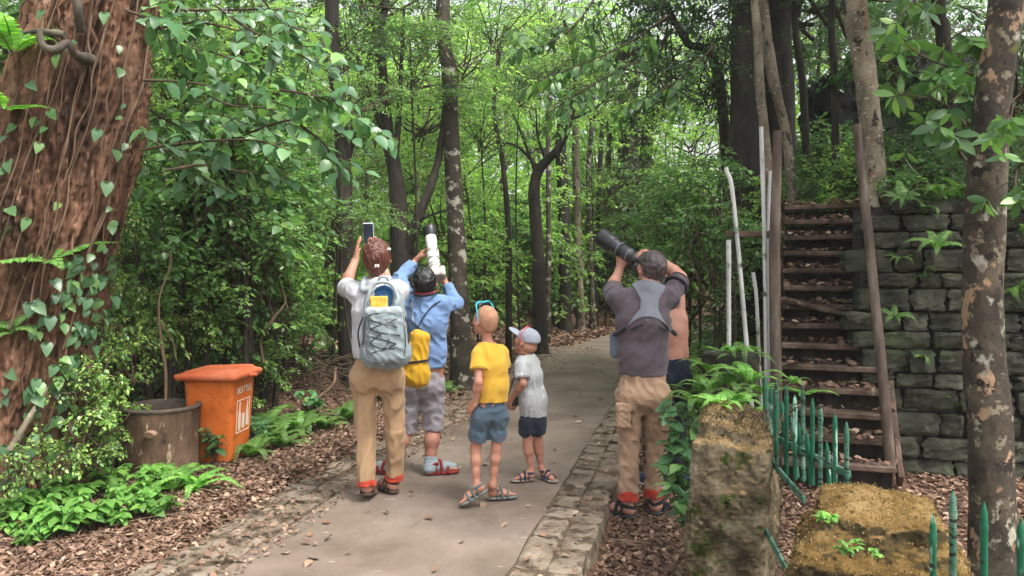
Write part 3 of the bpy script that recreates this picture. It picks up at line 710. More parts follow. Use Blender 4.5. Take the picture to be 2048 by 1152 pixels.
        for ax in range(3):
            o1, o2 = (ax+1) % 3, (ax+2) % 3
            sl0 = [slice(None)]*3; sl1 = [slice(None)]*3; sl0[ax] = slice(0, -1); sl1[ax] = slice(1, None)
            a = ins[tuple(sl0)]; b = ins[tuple(sl1)]; e = np.argwhere(a != b); flip = b[e[:, 0], e[:, 1], e[:, 2]]
            ok = (e[:, o1] > 0) & (e[:, o2] > 0); e = e[ok]; flip = flip[ok]
            def cid(d1, d2):
                c = e.copy(); c[:, o1] -= d1; c[:, o2] -= d2; c = np.minimum(c, np.array(idm.shape)-1); return idm[c[:, 0], c[:, 1], c[:, 2]]
            q = np.stack([cid(1, 1), cid(0, 1), cid(0, 0), cid(1, 0)], -1); q[flip] = q[flip][:, ::-1]
            faces.append(q[(q >= 0).all(1)])
        return V, np.concatenate(faces)
    def build(s, name, mat, parent=None, h=.006, mats=None):
        V, f = s.surface(h); mb = MB(); mb.add(V, f)
        o = mb.build(name, mats or mat)
        if parent is not None:
            b = A(*parent.location); o.parent = parent
            co = V-b; o.data.vertices.foreach_set('co', co.astype(np.float32).ravel()); o.data.update()
        return o
def part(mb, name, mat, parent, smooth_sh=True):
    """world-space mesh as a part of a thing whose Empty is unrotated"""
    b = A(*parent.location); mb.v = [v-b for v in mb.v]
    return mb.build(name, mat, parent, smooth_sh)

# ------------------------------------------------------------------ big red-barked tree on the left
def red_bark():
    m, t, p, o = _nodes('bark_red_fibrous')
    c = ramp(t, noise(t, 6, 8, .68, (1, 1, .10), .15), [lin(48, 35, 28), lin(106, 77, 60), lin(142, 106, 84), lin(174, 142, 118)], [.32, .45, .57, .72])
    f = ramp(t, noise(t, 2.1, 5, .6, (1, 1, .5), off=(3, 1, 2)), [(0, 0, 0, 1), (1, 1, 1, 1)], [.52, .66]); c = mixc(t, f, c, lin(78, 58, 46))
    f = ramp(t, noise(t, 30, 5, .6, (1, 1, .07), off=(1, 4, 2)), [(0, 0, 0, 1), (1, 1, 1, 1)], [.57, .66]); c = mixc(t, f, c, lin(36, 25, 20))  # dark streaks colour in the shade of the bark crevices
    f = ramp(t, noise(t, 13, 4, .6, (1, 1, .3), off=(6, 4, 2)), [(0, 0, 0, 1), (1, 1, 1, 1)], [.64, .70]); c = mixc(t, f, c, lin(178, 142, 118))
    t.links.new(c, p.inputs['Base Color']); p.inputs['Roughness'].default_value = .9; p.inputs['Specular IOR Level'].default_value = .2
    bump(t, p, noise(t, 26, 9, .72, (1, 1, .09), .15), 1.0, .03); return m
m_red = red_bark()
BT = A(-3.22, 5.15, -.05)
rt = empty('big_tree', 'huge trunk with shaggy reddish-brown bark hung with vines at the left edge', 'tree', BT)
zs = np.linspace(-.15, 5.2, 420); seg = 360
zk = A(-.15, .17, .55, .95, 1.4, 1.95, 2.7, 3.25, 6); ck = A(-3.5, -3.44, -3.38, -3.28, -3.17, -3.02, -2.85, -2.74, -2.5); wk = A(.56, .45, .42, .41, .42, .43, .39, .35, .32)
a = np.arange(seg)/seg*2*np.pi; ZZ, AA = np.meshgrid(zs, a, indexing='ij')
cx = np.interp(ZZ, zk, ck); rw = np.interp(ZZ, zk, wk)
lobes = 1+.10*np.sin(AA*3+1+ZZ*.7)+.06*np.sin(AA*5-ZZ*1.1)+.22*np.exp(-np.maximum(ZZ, 0)*3)*np.maximum(0, np.sin(AA*4+.6))
U = np.stack([np.cos(AA)*.5, np.sin(AA)*.5, ZZ], -1)
ridge = 1-2*np.abs(sn(U*A(1, 1, .14), 20, 31, 12, 2))                      # long vertical ridges
plates = 1-2*np.abs(sn(U*A(1, 1, .4), 34, 33, 12, 2))
disp = .032*ridge+.014*plates+.03*sn(U*A(1, 1, .6), 4.5, 35, 8, 2)
rad = rw*lobes+disp
V = np.stack([cx+np.cos(AA)*rad, BT[1]+np.sin(AA)*rad*.95, ZZ], -1)-BT
mb = MB(); i, j = np.meshgrid(np.arange(419), np.arange(seg), indexing='ij'); j2 = (j+1) % seg
mb.add(V, np.stack([i*seg+j, i*seg+j2, (i+1)*seg+j2, (i+1)*seg+j], -1).reshape(-1, 4)); mb.build('trunk', m_red, rt)
# loose strips and roots on the bark
def trunk_pt(ang, z, off=.0):
    cx_ = np.interp(z, zk, ck); r = np.interp(z, zk, wk)*(1+.10*math.sin(ang*3+1+z*.7)+.06*math.sin(ang*5-z*1.1))+.03+off
    return A(cx_+math.cos(ang)*r, BT[1]+math.sin(ang)*r*.95, z)
g = random.Random(3); mb = MB()
for k in range(46):
    z = g.uniform(.2, 3.4); an = g.uniform(-2.9, -.1); L = g.uniform(.12, .5); p = [trunk_pt(an+g.uniform(-.05, .05)*q, z+L*q/4, .005+.012*math.sin(q*.8)) for q in range(5)]
    tube(mb, p, [.003, .008, .009, .007, .002], 5, 0, .003, k)
_o = part(mb, 'bark_strips', m_red, rt); _o['kind'] = 'stuff'
mb = MB()
tube(mb, spline([at(200, 130, 4.95), at(150, 108, 4.6), at(140, 85, 4.55), at(110, 100, 4.5), at(85, 90, 4.5), at(78, 60, 4.5)], 20), np.linspace(.035, .02, 20), 10, 0, .01, 2)
tube(mb, spline([at(160, 60, 4.7), at(155, 20, 4.6), at(150, -30, 4.6)], 14), np.linspace(.03, .03, 14), 10, 0, .01, 3)
tube(mb, spline([at(130, 70, 4.6), at(80, 62, 4.6), at(30, 70, 4.7)], 14), np.linspace(.022, .014, 14), 8, 0, .008, 4)
part(mb, 'branch_stub', m_barkg, rt)
# climbing vines of the trunk
m_vine = pmat('vine_stem', [lin(76, 59, 46), lin(122, 98, 78)], 14, (1, 1, .3), bs=.3)
vs = [('thin pale vine running down the right side of the shaggy trunk', -.62, 3.6, .5, .10, .007), ('brown vine crossing the middle of the shaggy trunk', -1.3, 3.5, .7, -.5, .007),
      ('reddish vine hanging near the right rim of the shaggy trunk', -.35, 3.6, 1.0, -.25, .007), ('slack vine looping over the left half of the shaggy trunk', -1.9, 2.6, .3, .4, .007)]
gv = random.Random(77)
for k in range(11):
    a0 = gv.uniform(-2.5, -.35); z0 = gv.uniform(2.4, 3.6); z1 = z0-gv.uniform(.7, 2.2); da = gv.uniform(-.25, .25)
    p = [trunk_pt(a0+da*q/9+gv.uniform(-.04, .04), z0+(z1-z0)*q/9, .03+gv.uniform(0, .05)) for q in range(10)]; mb = MB(); tube(mb, spline(p, 40), gv.uniform(.003, .006), 5, 0, .002, k)
    tag(mb.build('hanging_root', m_vine), 'thin stringy root hanging down the shaggy bark', 'root', 'stringy roots on the shaggy trunk')
for k, (lb, a0, z0, z1, da, r) in enumerate(vs):
    g = random.Random(50+k); p = [trunk_pt(a0+da*q/11+g.uniform(-.05, .05), z0+(z1-z0)*q/11, .03+g.uniform(0, .02)) for q in range(12)]
    vt = empty('climbing_vine', lb, 'vine', p[-1], 'vines on the shaggy trunk'); mb = MB(); tube(mb, spline(p, 60), r, 7, 0, .004, k); part(mb, 'stem', m_vine, vt)
    P = []; D = []; N = []
    for q in range(16):
        s = g.uniform(0, 1); an = a0+da*s+g.uniform(-.15, .15); b = trunk_pt(an, z0+(z1-z0)*s, .06); outw = A(math.cos(an), math.sin(an), 0)
        P.append(b); D.append(A(g.uniform(-.9, .9), -.5, -g.uniform(.2, 1))); N.append(outw+A(g.uniform(-.7, .7), 0, g.uniform(.2, 1)))
    mb = MB(); leaves(mb, P, D, N, [g.uniform(.04, .10) for _ in P], 'heart' if k % 2 else 'broad'); part(mb, 'leaves', lf_blue, vt)

# ------------------------------------------------------------------ orange wheelie bin
bx0, by0 = -2.31, 6.12; bz = gz(bx0, by0)-.01
bn = empty('rubbish_bin', 'orange plastic wheeled rubbish bin with worn white lettering on its front', 'bin', (bx0, by0, bz))
m_or = pmat('orange_plastic', [lin(196, 94, 34), lin(214, 110, 46), lin(222, 124, 62)], 3, rough=.55, bs=.12, bscale=60, bd=.004,
            spots=[(lin(150, 70, 36), 5, .60, .12), (lin(120, 62, 38), 16, .68, .05), (lin(120, 74, 44), 2.6, .58, .18), (lin(80, 58, 40), 40, .66, .04)])
m_orl = pmat('orange_lid', [lin(184, 86, 52), lin(206, 106, 70), lin(216, 126, 92)], 4, rough=.6, bs=.2, bscale=40, bd=.004, spots=[(lin(120, 66, 46), 14, .64, .06)])
ang = R(-4); RB = A([math.cos(ang), -math.sin(ang), 0], [math.sin(ang), math.cos(ang), 0], [0, 0, 1])   # columns: right, depth, up
RB = np.array([[math.cos(ang), -math.sin(ang), 0], [math.sin(ang), math.cos(ang), 0], [0, 0, 1]]).T
bnr = RB
def loc_bin(v): return np.asarray(v, float)@bnr
mb = MB(); mk = []
hb = [(0, .19, .195), (.03, .195, .2), (.70, .225, .242), (.745, .23, .247)]
def rrect(hx, hy, r, n=6):
    o = []
    for (sx, sy, a0) in ((1, 1, 0), (-1, 1, 90), (-1, -1, 180), (1, -1, 270)):
        for k in range(n): q = R(a0+90*k/(n-1)); o.append([sx*(hx-r)+math.cos(q)*r, sy*(hy-r)+math.sin(q)*r])
    return o
rings = []
for (z, hx, hy) in hb: rings.append([[x, y, z] for x, y in rrect(hx, hy, .045)])
m_ = len(rings[0]); Vb = np.array(rings).reshape(-1, 3); fb = []
for r_ in range(len(hb)-1):
    for k in range(m_): fb.append([r_*m_+k, r_*m_+(k+1) % m_, (r_+1)*m_+(k+1) % m_, (r_+1)*m_+k])
mb.add(loc_bin(Vb), fb)
ctr = np.vstack([np.array(rings[0]), [[0, 0, 0]]]); mb.add(loc_bin(ctr), [[(k+1) % m_, k, m_] for k in range(m_)])
for yy in (.30,):                                    # moulded diagonal crease on the side
    tube(mb, loc_bin([[-.16, -.246, .70], [.10, -.239, .60], [.205, -.224, .56]]), .004, 6)
body = mb.build('body', m_or, bn)
mb = MB(); pr = [(.745, .262, .267, .05), (.735, .285, .292, .05), (.775, .292, .300, .05), (.785, .285, .29, .05), (.80, .24, .24, .06), (.812, .235, .235, .06), (.815, .19, .19, .06)]
rings = [[[x, y+(-.012 if hx > .28 else 0), z+.012*math.sin(x*7+1)*(hx < .25)] for x, y in rrect(hx, hy, rr_)] for z, hx, hy, rr_ in pr]
Vb = np.array(rings).reshape(-1, 3); fb = []
for r_ in range(len(pr)-1):
    for k in range(m_): fb.append([r_*m_+k, r_*m_+(k+1) % m_, (r_+1)*m_+(k+1) % m_, (r_+1)*m_+k])
mb.add(loc_bin(Vb), fb); top = np.vstack([Vb[-m_:], [[0, 0, .812]]]); mb.add(loc_bin(top), [[k, (k+1) % m_, m_] for k in range(m_)])
for s in (-1, 1): tube(mb, loc_bin([[s*.29, .02, .76], [s*.335, 0, .755], [s*.29, -.06, .76]]), .016, 8)
mb.build('lid', m_orl, bn)
for s in (-1, 1):
    w = MB(); tube(w, loc_bin([[s*.17, .235, .10], [s*.215, .235, .10]]), .10, 20); wh = w.build('wheel', pmat('black_rubber', [lin(34, 33, 32)], rough=.8, bs=0), bn)
m_white = pmat('worn_white_print', [lin(214, 200, 180), lin(236, 228, 214)], 20, rough=.7, bs=0)
def text_mesh(txt, size, mat, name, ext=.0012):
    cu = bpy.data.curves.new('text', 'FONT'); cu.body = txt; cu.size = size; cu.extrude = ext; cu.align_x = 'CENTER'
    o = bpy.data.objects.new('text', cu); COL.objects.link(o); dg = bpy.context.evaluated_depsgraph_get()
    me = bpy.data.meshes.new_from_object(o.evaluated_get(dg)); bpy.data.objects.remove(o); me.materials.clear(); me.materials.append(mat)
    r = bpy.data.objects.new(name, me); COL.objects.link(r); return r
# the printed face is the one turned to the path (local +x)
from mathutils import Matrix
ex = Vector(loc_bin([0, 1, 0])); tl = math.atan2(.03, .67); ez = Vector(loc_bin([math.sin(tl), 0, math.cos(tl)])); en = ex.cross(ez)
def onface(o, y, z):
    x = .19+(z/.745)*.042+.003; o.parent = bn
    o.matrix_local = Matrix(((ex.x, ez.x, en.x, 0), (ex.y, ez.y, en.y, 0), (ex.z, ez.z, en.z, 0), (0, 0, 0, 1))); o.location = Vector(loc_bin([x, y, z])); return o
onface(text_mesh('BOTTLE', .085, m_white, 'lettering'), -.005, .60)
def flat(name, outl, y, z):
    mb = MB(); n = len(outl); v = np.array([[a, b, .0015] for a, b in outl]+[[a, b, -.003] for a, b in outl]); c = v[:n].mean(0)
    mb.add(np.vstack([v, [c]]), [[k, (k+1) % n, 2*n] for k in range(n)]); mb.add(v, [[k+n, (k+1) % n+n, (k+1) % n, k] for k in range(n)])
    return onface(mb.build(name, m_white, smooth_sh=False), y, z)
bot = [(-.022, 0), (.022, 0), (.022, .13), (.008, .18), (.008, .25), (-.008, .25), (-.008, .18), (-.022, .13)]
flat('bottle_mark', bot, -.075, .27); flat('can_mark', [(-.022, 0), (.022, 0), (.026, .11), (.018, .13), (-.018, .13), (-.026, .11)], .005, .28)
flat('bottle_mark', [(a*.8, b*.9) for a, b in bot], .085, .29)
for (y0, z0, w_, h_) in ((-.135, .25, .006, .29), (.13, .25, .006, .29), (-.0, .25, .27, .006), (-.0, .534, .27, .006)):
    flat('frame_line', [(-w_/2, 0), (w_/2, 0), (w_/2, h_), (-w_/2, h_)], y0, z0)

bn.scale = (.88, .88, .88)
# ------------------------------------------------------------------ log-like planter drum
dx_, dy_ = -2.62, 5.78; dz_ = gz(dx_, dy_)-.03
dr_ = empty('planter_drum', 'round log-patterned concrete drum, open on top, beside the orange bin', 'planter', (dx_, dy_, dz_))
m_log = pmat('log_concrete', [lin(54, 39, 30), lin(94, 72, 56), lin(124, 100, 80)], 6, (1, 1, .45), bs=.9, bscale=18, bd=.02, spots=[(lin(176, 156, 128), 14, .62, .06, (1, 1, .4)), (lin(52, 46, 42), 4, .6, .1)])
zz = np.linspace(0, .50, 40); sg_ = 72; aa = np.arange(sg_)/sg_*2*np.pi; ZZ, AA = np.meshgrid(zz, aa, indexing='ij')
q = np.stack([np.cos(AA), np.sin(AA), ZZ*.5], -1); rr_ = .268+.007*sn(q, (14, 14, 6), 3, 8, 2)
mb = MB(); V = np.stack([np.cos(AA)*rr_, np.sin(AA)*rr_, ZZ], -1); i, j = np.meshgrid(np.arange(39), np.arange(sg_), indexing='ij')
mb.add(V, np.stack([i*sg_+j, i*sg_+(j+1) % sg_, (i+1)*sg_+(j+1) % sg_, (i+1)*sg_+j], -1).reshape(-1, 4)); mb.build('drum_wall', m_log, dr_)
mb = MB(); prof = [(.268, .488), (.279, .494), (.280, .512), (.272, .519), (.252, .517), (.246, .50), (.243, .36)]
V = A(*[[math.cos(a_)*r_, math.sin(a_)*r_, z_] for r_, z_ in prof for a_ in aa]); f = [[r_*sg_+k, r_*sg_+(k+1) % sg_, (r_+1)*sg_+(k+1) % sg_, (r_+1)*sg_+k] for r_ in range(len(prof)-1) for k in range(sg_)]
mb.add(V, f); mb.build('rim', pmat('weathered_rim', [lin(70, 62, 55), lin(116, 104, 92)], 12, rough=.8, bs=.3), dr_)
mb = MB(); V = np.vstack([[[math.cos(a_)*.246, math.sin(a_)*.246, .40] for a_ in aa], [[0, 0, .42]]]); mb.add(V, [[k, (k+1) % sg_, sg_] for k in range(sg_)]); mb.build('soil', m_soil, dr_)
mb = MB(); tube(mb, [A(.06, -.285, .36), A(.055, -.32, .352)], [.05, .042], 14, 0, .006, 3); kn = mb.build('knot', pmat('cut_knot', [lin(150, 118, 98), lin(176, 146, 122)], 20, bs=.3), dr_); kn.scale = (1, 1, .62); kn.location = (0, 0, .135)
mb = MB(); tube(mb, spline([at(331, 800, 5.6), at(331, 740, 5.6), at(322, 680, 5.6), at(318, 600, 5.6), at(338, 540, 5.7), at(342, 500, 5.8)], 40), np.linspace(.011, .006, 40), 7, 0, .004, 5)
tube(mb, spline([at(318, 640, 5.6), at(345, 680, 5.6), at(352, 720, 5.5)], 12), np.linspace(.005, .003, 12), 5)
tag(mb.build('wavy_branch', m_vine), 'bare wavy grey stem rising out of the log-patterned drum', 'branch')
mb = MB(); tube(mb, spline([at(527, 725, 6.9), at(522, 680, 6.9), at(545, 640, 6.9), at(570, 605, 7), at(562, 575, 7)], 30), np.linspace(.016, .010, 30), 7, 0, .005, 5)
tag(mb.build('bare_branch', m_vine), 'crooked bare branch standing up behind the orange lid', 'branch')
mb = MB(); tube(mb, spline([at(20, 900, 4.7), at(50, 850, 4.75), at(95, 775, 4.85)], 12), np.linspace(.022, .014, 12), 8, 0, .005, 6)
tag(mb.build('leaning_stick', m_barkp), 'pale stick leaning against the foot of the shaggy trunk', 'stick')

# ------------------------------------------------------------------ wooden stairs
m_wood = pmat('weathered_sleeper', [lin(46, 36, 30), lin(88, 70, 59), lin(126, 106, 92)], 5, (1, 1, 1), bs=.7, bscale=26, bd=.01, spots=[(lin(132, 118, 104), 12, .62, .06)])
stair = empty('staircase', 'steep dark wooden staircase strewn with dead leaves climbing the bank', 'staircase', ST0)
Rs = np.stack([SNv, ST, A(0, 0, 1)], 1); gs = random.Random(8); NT = 14
P_ = []; treadz = []
for k in range(NT):
    z = .04+k*(2.10/(NT-1)); run = .04+k*(2.2/(NT-1)); w = .80+gs.uniform(-.01, .02); c = ST0+ST*run+A(0, 0, z)
    tilt = gs.uniform(-.012, .012); rot = Rs@np.array([[math.cos(tilt), 0, -math.sin(tilt)], [0, 1, 0], [math.sin(tilt), 0, math.cos(tilt)]])
    mb = MB(); box(mb, c, (w, .165, .048), rot, 0, .009); part(mb, 'tread', m_wood, stair, False)
    mb = MB(); box(mb, c+ST*.09-A(0, 0, .105), (w-.03, .05, .14), Rs, 0, .004)
    part(mb, 'riser', m_barkd, stair, False)  # dark tone on the risers paints the shade in the gaps between treads
    treadz.append((c, w))
for s in (-1, 1):
    mb = MB(); L = math.hypot(2.2, 2.1)+.02; el = math.atan2(2.1, 2.2); d = ST*math.cos(el)+A(0, 0, math.sin(el)); n2 = np.cross(SNv, d)
    box(mb, ST0+ST*1.16+A(0, 0, 1.00)+SNv*s*.432, (.042, L, .12), np.stack([SNv, d, n2], 1), 0, .006); part(mb, 'stringer', m_wood, stair, False)
mb = MB(); c0, _ = treadz[7]; c1, _ = treadz[6]
tube(mb, [c0-SNv*.38+A(0, 0, .06)-ST*.1, c1+SNv*.30+A(0, 0, .06)-ST*.06], [.03, .022], 8, 0, .004, 3); part(mb, 'broken_slat', m_wood, stair)
g = np.random.default_rng(17); P = []
for (c, w) in treadz:
    n = int(g.integers(30, 90)); u = g.uniform(-w/2, w/2, n); v = g.uniform(-.085, .11, n); P.append(c+u[:, None]*SNv+v[:, None]*ST+np.stack([0*u, 0*u, .036+g.uniform(0, .03, n)], -1))
P = np.concatenate(P); n = len(P); a_ = g.uniform(0, 6.28, n); mb = MB()
leaves(mb, P, np.stack([np.cos(a_), np.sin(a_), g.normal(0, .3, n)], -1), A(0, 0, 1)+g.normal(0, .45, (n, 3)), g.uniform(.04, .095, n), 'lance', w=1.8)
tag(mb.build('stair_leaves', bpy.data.materials['dead_leaves_fallen_leaves']), 'dead leaves lying on the wooden treads', kind='stuff')
m_pipe = pmat('old_pipe', [lin(58, 46, 39), lin(96, 82, 72), lin(132, 120, 108)], 9, (1, 1, .2), rough=.75, bs=.6, bscale=50)
mb = MB(); tube(mb, spline([at(1782, 945, 5.74), at(1768, 780, 5.85), at(1752, 620, 5.95), at(1737, 470, 6.05), at(1724, 360, 6.12), at(1713, 250, 6.2)], 40), np.linspace(.040, .030, 40), 12, 0, .002, 4)
hr = tag(mb.build('handrail', m_pipe), 'long worn pipe handrail leaning up the right side of the wooden stairs', 'handrail')
_p = at(1780, 890, 5.85)
pb = at(1555, 800, 6.15); mb = MB(); tube(mb, [A(pb[0], pb[1], gz(pb[0], pb[1])-.2), at(1549, 500, 6.15), at(1555, 262, 6.15)], [.046, .043, .036], 14, 0, .006, 3)
tag(mb.build('stair_post', m_pipe), 'tall brown timber post at the left side of the wooden stairs', 'post')
mb = MB(); box(mb, at(1500, 468, 6.28), (.40, .035, .05), None, 0, .006); tag(mb.build('tie_board', m_wood, smooth_sh=False), 'short weathered board tying the white poles to the tall post', 'board')
m_pole = pmat('pale_pole', [lin(150, 150, 144), lin(200, 200, 196), lin(222, 222, 220)], 4, (1, 1, .3), rough=.55, bs=.2, spots=[(lin(82, 86, 66), 7, .6, .1)])
poles = [([(1452, 335), (1470, 430), (1516, 690)], 6.22, .018, 'pale pole leaning furthest, its foot near the stair post'),
         ([(1457, 480), (1459, 720)], 6.0, .018, 'short upright white pole standing left of the leaning pale pole'),
         ([(1522, 254), (1528, 450), (1536, 760)], 6.22, .018, 'tallest bluish white pole with a leaf across it'),
         ([(1541, 342), (1538, 480), (1541, 760)], 6.30, .018, 'white pole squeezed between tallest pole and brown post'),
         ([(1506, 545), (1514, 620), (1526, 770)], 6.4, .015, 'short grey pole half hidden behind the leaning pale pole')]
for pp, Y, r, lb in poles:
    q = [at(x, y, Y) for x, y in pp]; q[-1][2] = min(q[-1][2], gz(q[-1][0], q[-1][1]))-.1
    mb = MB(); tube(mb, spline(q, 24), r, 10, 0, .002, 7); tag(mb.build('white_pole', m_pole), lb, 'pole', 'white poles beside the stairs')

# ------------------------------------------------------------------ dry stone retaining wall
m_stone = pmat('grey_green_stone', [lin(38, 39, 32), lin(60, 61, 50), lin(84, 85, 71)], 4, rough=.9, bs=1.0, bscale=13, bd=.02, detail=7,
               spots=[(lin(66, 76, 50), 3, .58, .12), (lin(36, 32, 27), 6, .56, .1), (lin(114, 114, 102), 20, .68, .05)])
wall = empty('stone_wall', 'mossy retaining wall of rough grey-green blocks right of the stairs', 'wall', (3.6, 6.2, 0))
wd = nrm(A(1, WS, 0)); wn = A(-wd[1], wd[0], 0)*-1      # wn faces the camera
w0 = A(3.0, WY0, 0); gs = random.Random(21); mb = MB()
def stone(mb, c, sx, sy, sz, rot, seed, k=7, face_only=True):
    u = np.linspace(-.5, .5, k); Uu, Vv = np.meshgrid(u, u, indexing='ij'); e = np.maximum(np.abs(Uu), np.abs(Vv))*2
    g = np.random.default_rng(seed); rr = 1-.10*(np.abs(Uu*2)**5+np.abs(Vv*2)**5)*.5
    loc = np.stack([Uu*sx*rr+g.normal(0, .009, Uu.shape), -sy/2+.012*smooth(.8, 1, e)+0*Uu, Vv*sz*rr+g.normal(0, .004, Uu.shape)], -1)
    loc[..., 1] += .014*sn(loc+g.uniform(0, 9, 3), 14, seed % 97, 6, 2)+Uu*g.normal(0, .03)+Vv*g.normal(0, .03)
    P = loc@rot.T+c; i, j = np.meshgrid(np.arange(k-1), np.arange(k-1), indexing='ij')
    mb.add(P, np.stack([i*k+j, (i+1)*k+j, (i+1)*k+j+1, i*k+j+1], -1).reshape(-1, 4))
    ring = np.concatenate([P[:-1, 0], P[-1, :-1], P[:0:-1, -1], P[0, :0:-1]]); back = ring+rot[:, 1]*sy*.9; m = len(ring); q = np.arange(m)
    mb.add(np.vstack([ring, back]), np.stack([q, q+m, (q+1) % m+m, (q+1) % m], -1))
rotw = np.stack([wd, -wn, A(0, 0, 1)], 1); z = -.15; row = 0
while z < 2.02:
    h = gs.uniform(.11, .20); x = -.05-gs.uniform(0, .2)
    while x < 3.9:
        L = gs.uniform(.16, .44); c = w0+wd*(x+L/2)+A(0, 0, z+h/2)+wn*gs.uniform(-.015, .025)
        if z < 1.9 or gs.random() < .75: stone(mb, c, L-.010, .28, h-.009, rotw, gs.randrange(10**6))
        x += L
    z += h; row += 1
part(mb, 'blocks', m_stone, wall, False)
mb = MB(); box(mb, w0+wd*1.9-wn*.10+A(0, 0, .95), (4.0, .30, 2.14), rotw); part(mb, 'core', m_barkd, wall, False)
# side cheek of the wall along the stairs
ck_ = empty('stone_cheek', 'stepped stone flank of the bank closing the right side of the stairs', 'wall', ST0+SNv*.56); mb = MB(); gs = random.Random(4)
z = -.1
while z < 2.1:
    h = gs.uniform(.16, .24); x = max(.74, z*1.05-.1)+gs.uniform(0, .1)
    while x < 2.5:
        L = gs.uniform(.22, .4); stone(mb, ST0+SNv*.58+ST*(x+L/2)+A(0, 0, z+h/2), L-.02, .16, h-.018, np.stack([-ST, SNv, A(0, 0, 1)], 1), gs.randrange(10**6)); x += L
    z += h
part(mb, 'blocks', m_stone, ck_, False)
# ruined dark building behind
rw_ = empty('ruin_wall', 'ruined wall coloured black as deep shade on top of the bank', 'ruin', (5.6, 11.2, 2.3))
m_ruin = pmat('shade_black_masonry', [lin(14, 14, 14), lin(26, 26, 25), lin(42, 41, 39)], 4, rough=.95, bs=.9, bscale=14, bd=.03)  # near-black tones put the ruin's deep shade into its colour
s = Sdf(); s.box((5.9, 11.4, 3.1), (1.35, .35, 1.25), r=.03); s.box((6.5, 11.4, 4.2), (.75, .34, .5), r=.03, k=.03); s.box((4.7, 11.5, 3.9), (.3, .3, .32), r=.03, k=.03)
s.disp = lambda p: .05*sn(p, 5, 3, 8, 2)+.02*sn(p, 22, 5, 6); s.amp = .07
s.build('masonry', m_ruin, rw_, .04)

# ------------------------------------------------------------------ gate pillars and green picket fences
def mossy(name, cols, side):
    m, t, p, o = _nodes(name)
    c = ramp(t, noise(t, 5, 7, .7), side, [.32, .45, .56, .7])
    f = ramp(t, noise(t, 9, 5, .6, off=(2, 8, 1)), [(0, 0, 0, 1), (1, 1, 1, 1)], [.56, .64]); c = mixc(t, f, c, lin(56, 66, 26))
    f = ramp(t, noise(t, 3.4, 5, .6, off=(7, 8, 1)), [(0, 0, 0, 1), (1, 1, 1, 1)], [.56, .66]); c = mixc(t, f, c, lin(46, 38, 30))
    mo = ramp(t, noise(t, 7, 7, .75), cols, [.34, .5, .62, .74])
    gn = t.nodes.new('ShaderNodeNewGeometry'); sp_ = t.nodes.new('ShaderNodeSeparateXYZ'); t.links.new(gn.outputs['Normal'], sp_.inputs[0])
    ad = t.nodes.new('ShaderNodeMath'); ad.operation = 'MULTIPLY_ADD'; t.links.new(noise(t, 6, 4), ad.inputs[0]); ad.inputs[1].default_value = .9; ad.inputs[2].default_value = -.45
    a2 = t.nodes.new('ShaderNodeMath'); a2.operation = 'ADD'; t.links.new(ad.outputs[0], a2.inputs[0]); t.links.new(sp_.outputs['Z'], a2.inputs[1])
    f = ramp(t, a2.outputs[0], [(0, 0, 0, 1), (1, 1, 1, 1)], [.35, .62]); c = mixc(t, f, c, mo)
    t.links.new(c, p.inputs['Base Color']); p.inputs['Roughness'].default_value = .95; p.inputs['Specular IOR Level'].default_value = .15
    bump(t, p, noise(t, 38, 9, .75), 1.0, .02); return m
m_moss = mossy('mossy_masonry', [lin(74, 60, 32), lin(122, 96, 54), lin(154, 128, 86), lin(94, 88, 44)], [lin(30, 27, 20), lin(60, 52, 36), lin(92, 80, 54), lin(124, 112, 84)])
m_moss2 = mossy('lichen_masonry', [lin(96, 84, 50), lin(140, 116, 84), lin(160, 136, 98), lin(96, 110, 50)], [lin(44, 39, 31), lin(86, 76, 59), lin(122, 110, 88), lin(158, 150, 128)])
def moss_tufts(o, parent, n, seed, L, mat, zmin=.25, band=.75):
    # short fibres standing on the upward faces of the masonry
    me = o.data; nv = len(me.vertices); co = np.empty(nv*3, np.float32); me.vertices.foreach_get('co', co); no = np.empty(nv*3, np.float32); me.vertices.foreach_get('normal', no)
    co = co.reshape(-1, 3).astype(float); no = no.reshape(-1, 3).astype(float); g = np.random.default_rng(seed); k = np.nonzero((no[:, 2] > zmin) & (co[:, 2] > co[:, 2].max()-band))[0]; i = g.choice(k, n)
    mb = MB(); leaves(mb, co[i]+g.normal(0, .003, (n, 3)), no[i]*.5+g.normal(0, .7, (n, 3)), g.normal(size=(n, 3)), g.uniform(*L, n), 'narrow', w=1.2); m = mb.build('moss', mat, parent); m['kind'] = 'stuff'
pil = empty('stone_pillar', 'near masonry pillar with a domed cap of orange and yellow moss', 'pillar', (1.25, 2.6, -.1))
an = -R(22); M = np.array([[math.cos(an), math.sin(an), 0], [-math.sin(an), math.cos(an), 0], [0, 0, 1]])
s = Sdf(); s.box((1.245, 2.62, .10), (.268, .305, .41), M, r=.02); s.box((1.245, 2.63, .585), (.262, .30, .115), M, r=.03, k=.03, taper=.66); s.box((1.235, 2.60, .42), (.245, .29, .16), M, r=.02, k=.03); s.ell((1.21, 2.68, .68), (.13, .16, .045), M, k=.05)
s.disp = lambda p: .015*sn(p, 5, 3, 8, 2)+.007*sn(p*A(1, 1, 1.5), 24, 5, 10, 3)+.003*sn(p, 90, 6, 10); s.amp = .035
ms = s.build('masonry', m_moss, pil, .007)
m_tuft = leafmat('moss_tuft', [lin(80, 64, 36), lin(126, 100, 60), lin(158, 132, 92), lin(100, 94, 50), lin(182, 162, 120)], .2, (1.2, 1.1, .8, 1), .85, .1)
moss_tufts(ms, pil, 12000, 5, (.004, .013), m_tuft)
pil2 = empty('stone_pillar', 'weathered masonry pillar topped by roots and ferns beside the gap in the fence', 'pillar', (1.16, 3.9, -.1))
s = Sdf()
